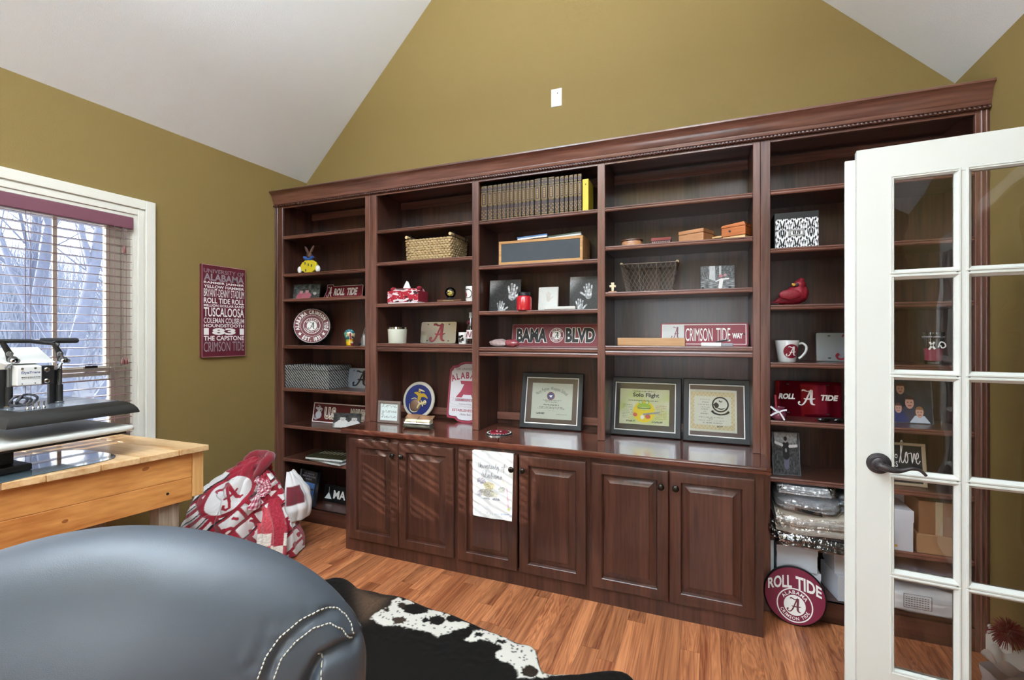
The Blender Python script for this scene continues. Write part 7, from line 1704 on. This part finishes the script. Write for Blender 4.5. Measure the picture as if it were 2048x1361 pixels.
# mailing bag
t = slump('mailing_bag', 'white padded mailing bag with a printed notice on the bottom deck', .770, 1.080, 2.715, 2.96, .1005, .115, (216, 214, 214), 0, 14, film=False, rough=.3)
m = MB()
for k in range(5):
    for j in range(9): m.box(-.075 + .010 * j, -.075 + .010 * j + .0065, -.1245, -.1235, .045 + .010 * k, .0475 + .010 * k)
for (a, b, c_, d) in ((-.082, .022, .036, .0372), (-.082, .022, .098, .0992), (-.082, -.0808, .036, .099), (.0208, .022, .036, .099)): m.box(a, b, -.1245, -.1235, c_, d)
m.build('printed_notice', M['blackprint'], t); slump('bubble_wrap', 'grey bubble wrap roll lying above the mailing bag', .775, 1.075, 2.730, 2.95, .240, .075, (140, 142, 156), 0, 16, film=True)
# round sign on the floor
t = thing('round_sign', 'round crimson shout sign with a black edge standing on the floor by the base cabinet', 'sign', (.392, 2.612, 0), R(-4)); t.rotation_euler.x = -R(12); rr3 = .133
MB().lathe([(rr3 - .006, .030), (rr3, .022), (rr3, .006), (rr3 - .006, 0), (0, 0)], 56, (0, 0, rr3), 'y').build('disc', M['black'], t, smooth=35); MB().lathe([(rr3 - .006, -.0002), (rr3 - .007, -.0012), (0, -.0012)], 56, (0, 0, rr3), 'y').build('face', plain('crimson felt', (122, 22, 54), rough=.6), t)
def bulge(x, y, z): k = 1 + .30 * (1 - (x / .115) ** 2); return (x, y, .178 + (z - .178) * k + .022 * (1 - (x / .1) ** 2) - .006)
l = LT(); l.put('ROLL', -.112, -.010, .156, .202, -.0018, .03, 0, bulge); l.put('TIDE', .006, .112, .156, .202, -.0018, .03, 0, bulge); l.build('lettering', M['lt'], t)
roundel(t, 0, .092, .076, -.0014, None, bpy.data.materials['crimson felt'], M['lt'], plain('emblem brown', (110, 44, 50), rough=.5))

# tissue paper and pom by the right wall
t = thing('gift_bag', 'crumpled white gift bag with black scribbled print on the floor by the right wall', 'bag', (1.045, 2.345, 0), R(20)); t.scale = (.85, .85, .85)
m = MB(); m.grid(lambda u, v: ((.075 + .02 * v) * math.copysign(abs(math.cos(2 * PI * u)) ** .5, math.cos(2 * PI * u)) + .008 * nz(u * 9, v * 4, 2), (.045 + .012 * v) * math.copysign(abs(math.sin(2 * PI * u)) ** .5, math.sin(2 * PI * u)) + .006 * nz(u * 7, v * 5, 7), .16 * v + .02 * v * nz(u * 6, 1, 3)), 40, 10, wrap=True); m.build('bag', plain('white gift paper', (226, 228, 234), rough=.6), t, smooth=40)
m = MB()
for k in range(3): m.tube([(-.03 + .022 * k + .012 * math.cos(a), -.062, .10 + .012 * math.sin(a) * (1.2 - .2 * k)) for a in [2 * PI * j / 14 for j in range(14)]], .0016, 5, closed=True)
m.build('scribbles', M['blackprint'], t)
def tis2(u, v): a = 2 * PI * u; return ((.02 + .07 * v) * math.cos(a) * (1 + .3 * math.cos(3 * a)), (.015 + .05 * v) * math.sin(a), .145 + .075 * v + .02 * math.sin(5 * a) * v)
m = MB(); m.grid(tis2, 40, 8, wrap=True); m.build('tissue_paper', M['white'], t, smooth=50)
m = MB(); rg = random.Random(4)
for k in range(320):
    d = Vector((rg.gauss(0, 1), rg.gauss(0, 1), rg.gauss(0, 1))).normalized() * rg.uniform(.045, .065); m.tube([(0, 0, .05), tuple(Vector((0, 0, .05)) + d * .6 + Vector((0, 0, .01))), tuple(Vector((0, 0, .05)) + d)], [.002, .0016, .0008], 4, cap=False)
o = m.build('tinsel_pom', plain('crimson tinsel', (128, 18, 48), rough=.3, metal=.3), None); o.location = (1.078, 2.42, .185); tag(o, 'crimson tinsel pom sticking up by the right wall baseboard', 'pom')
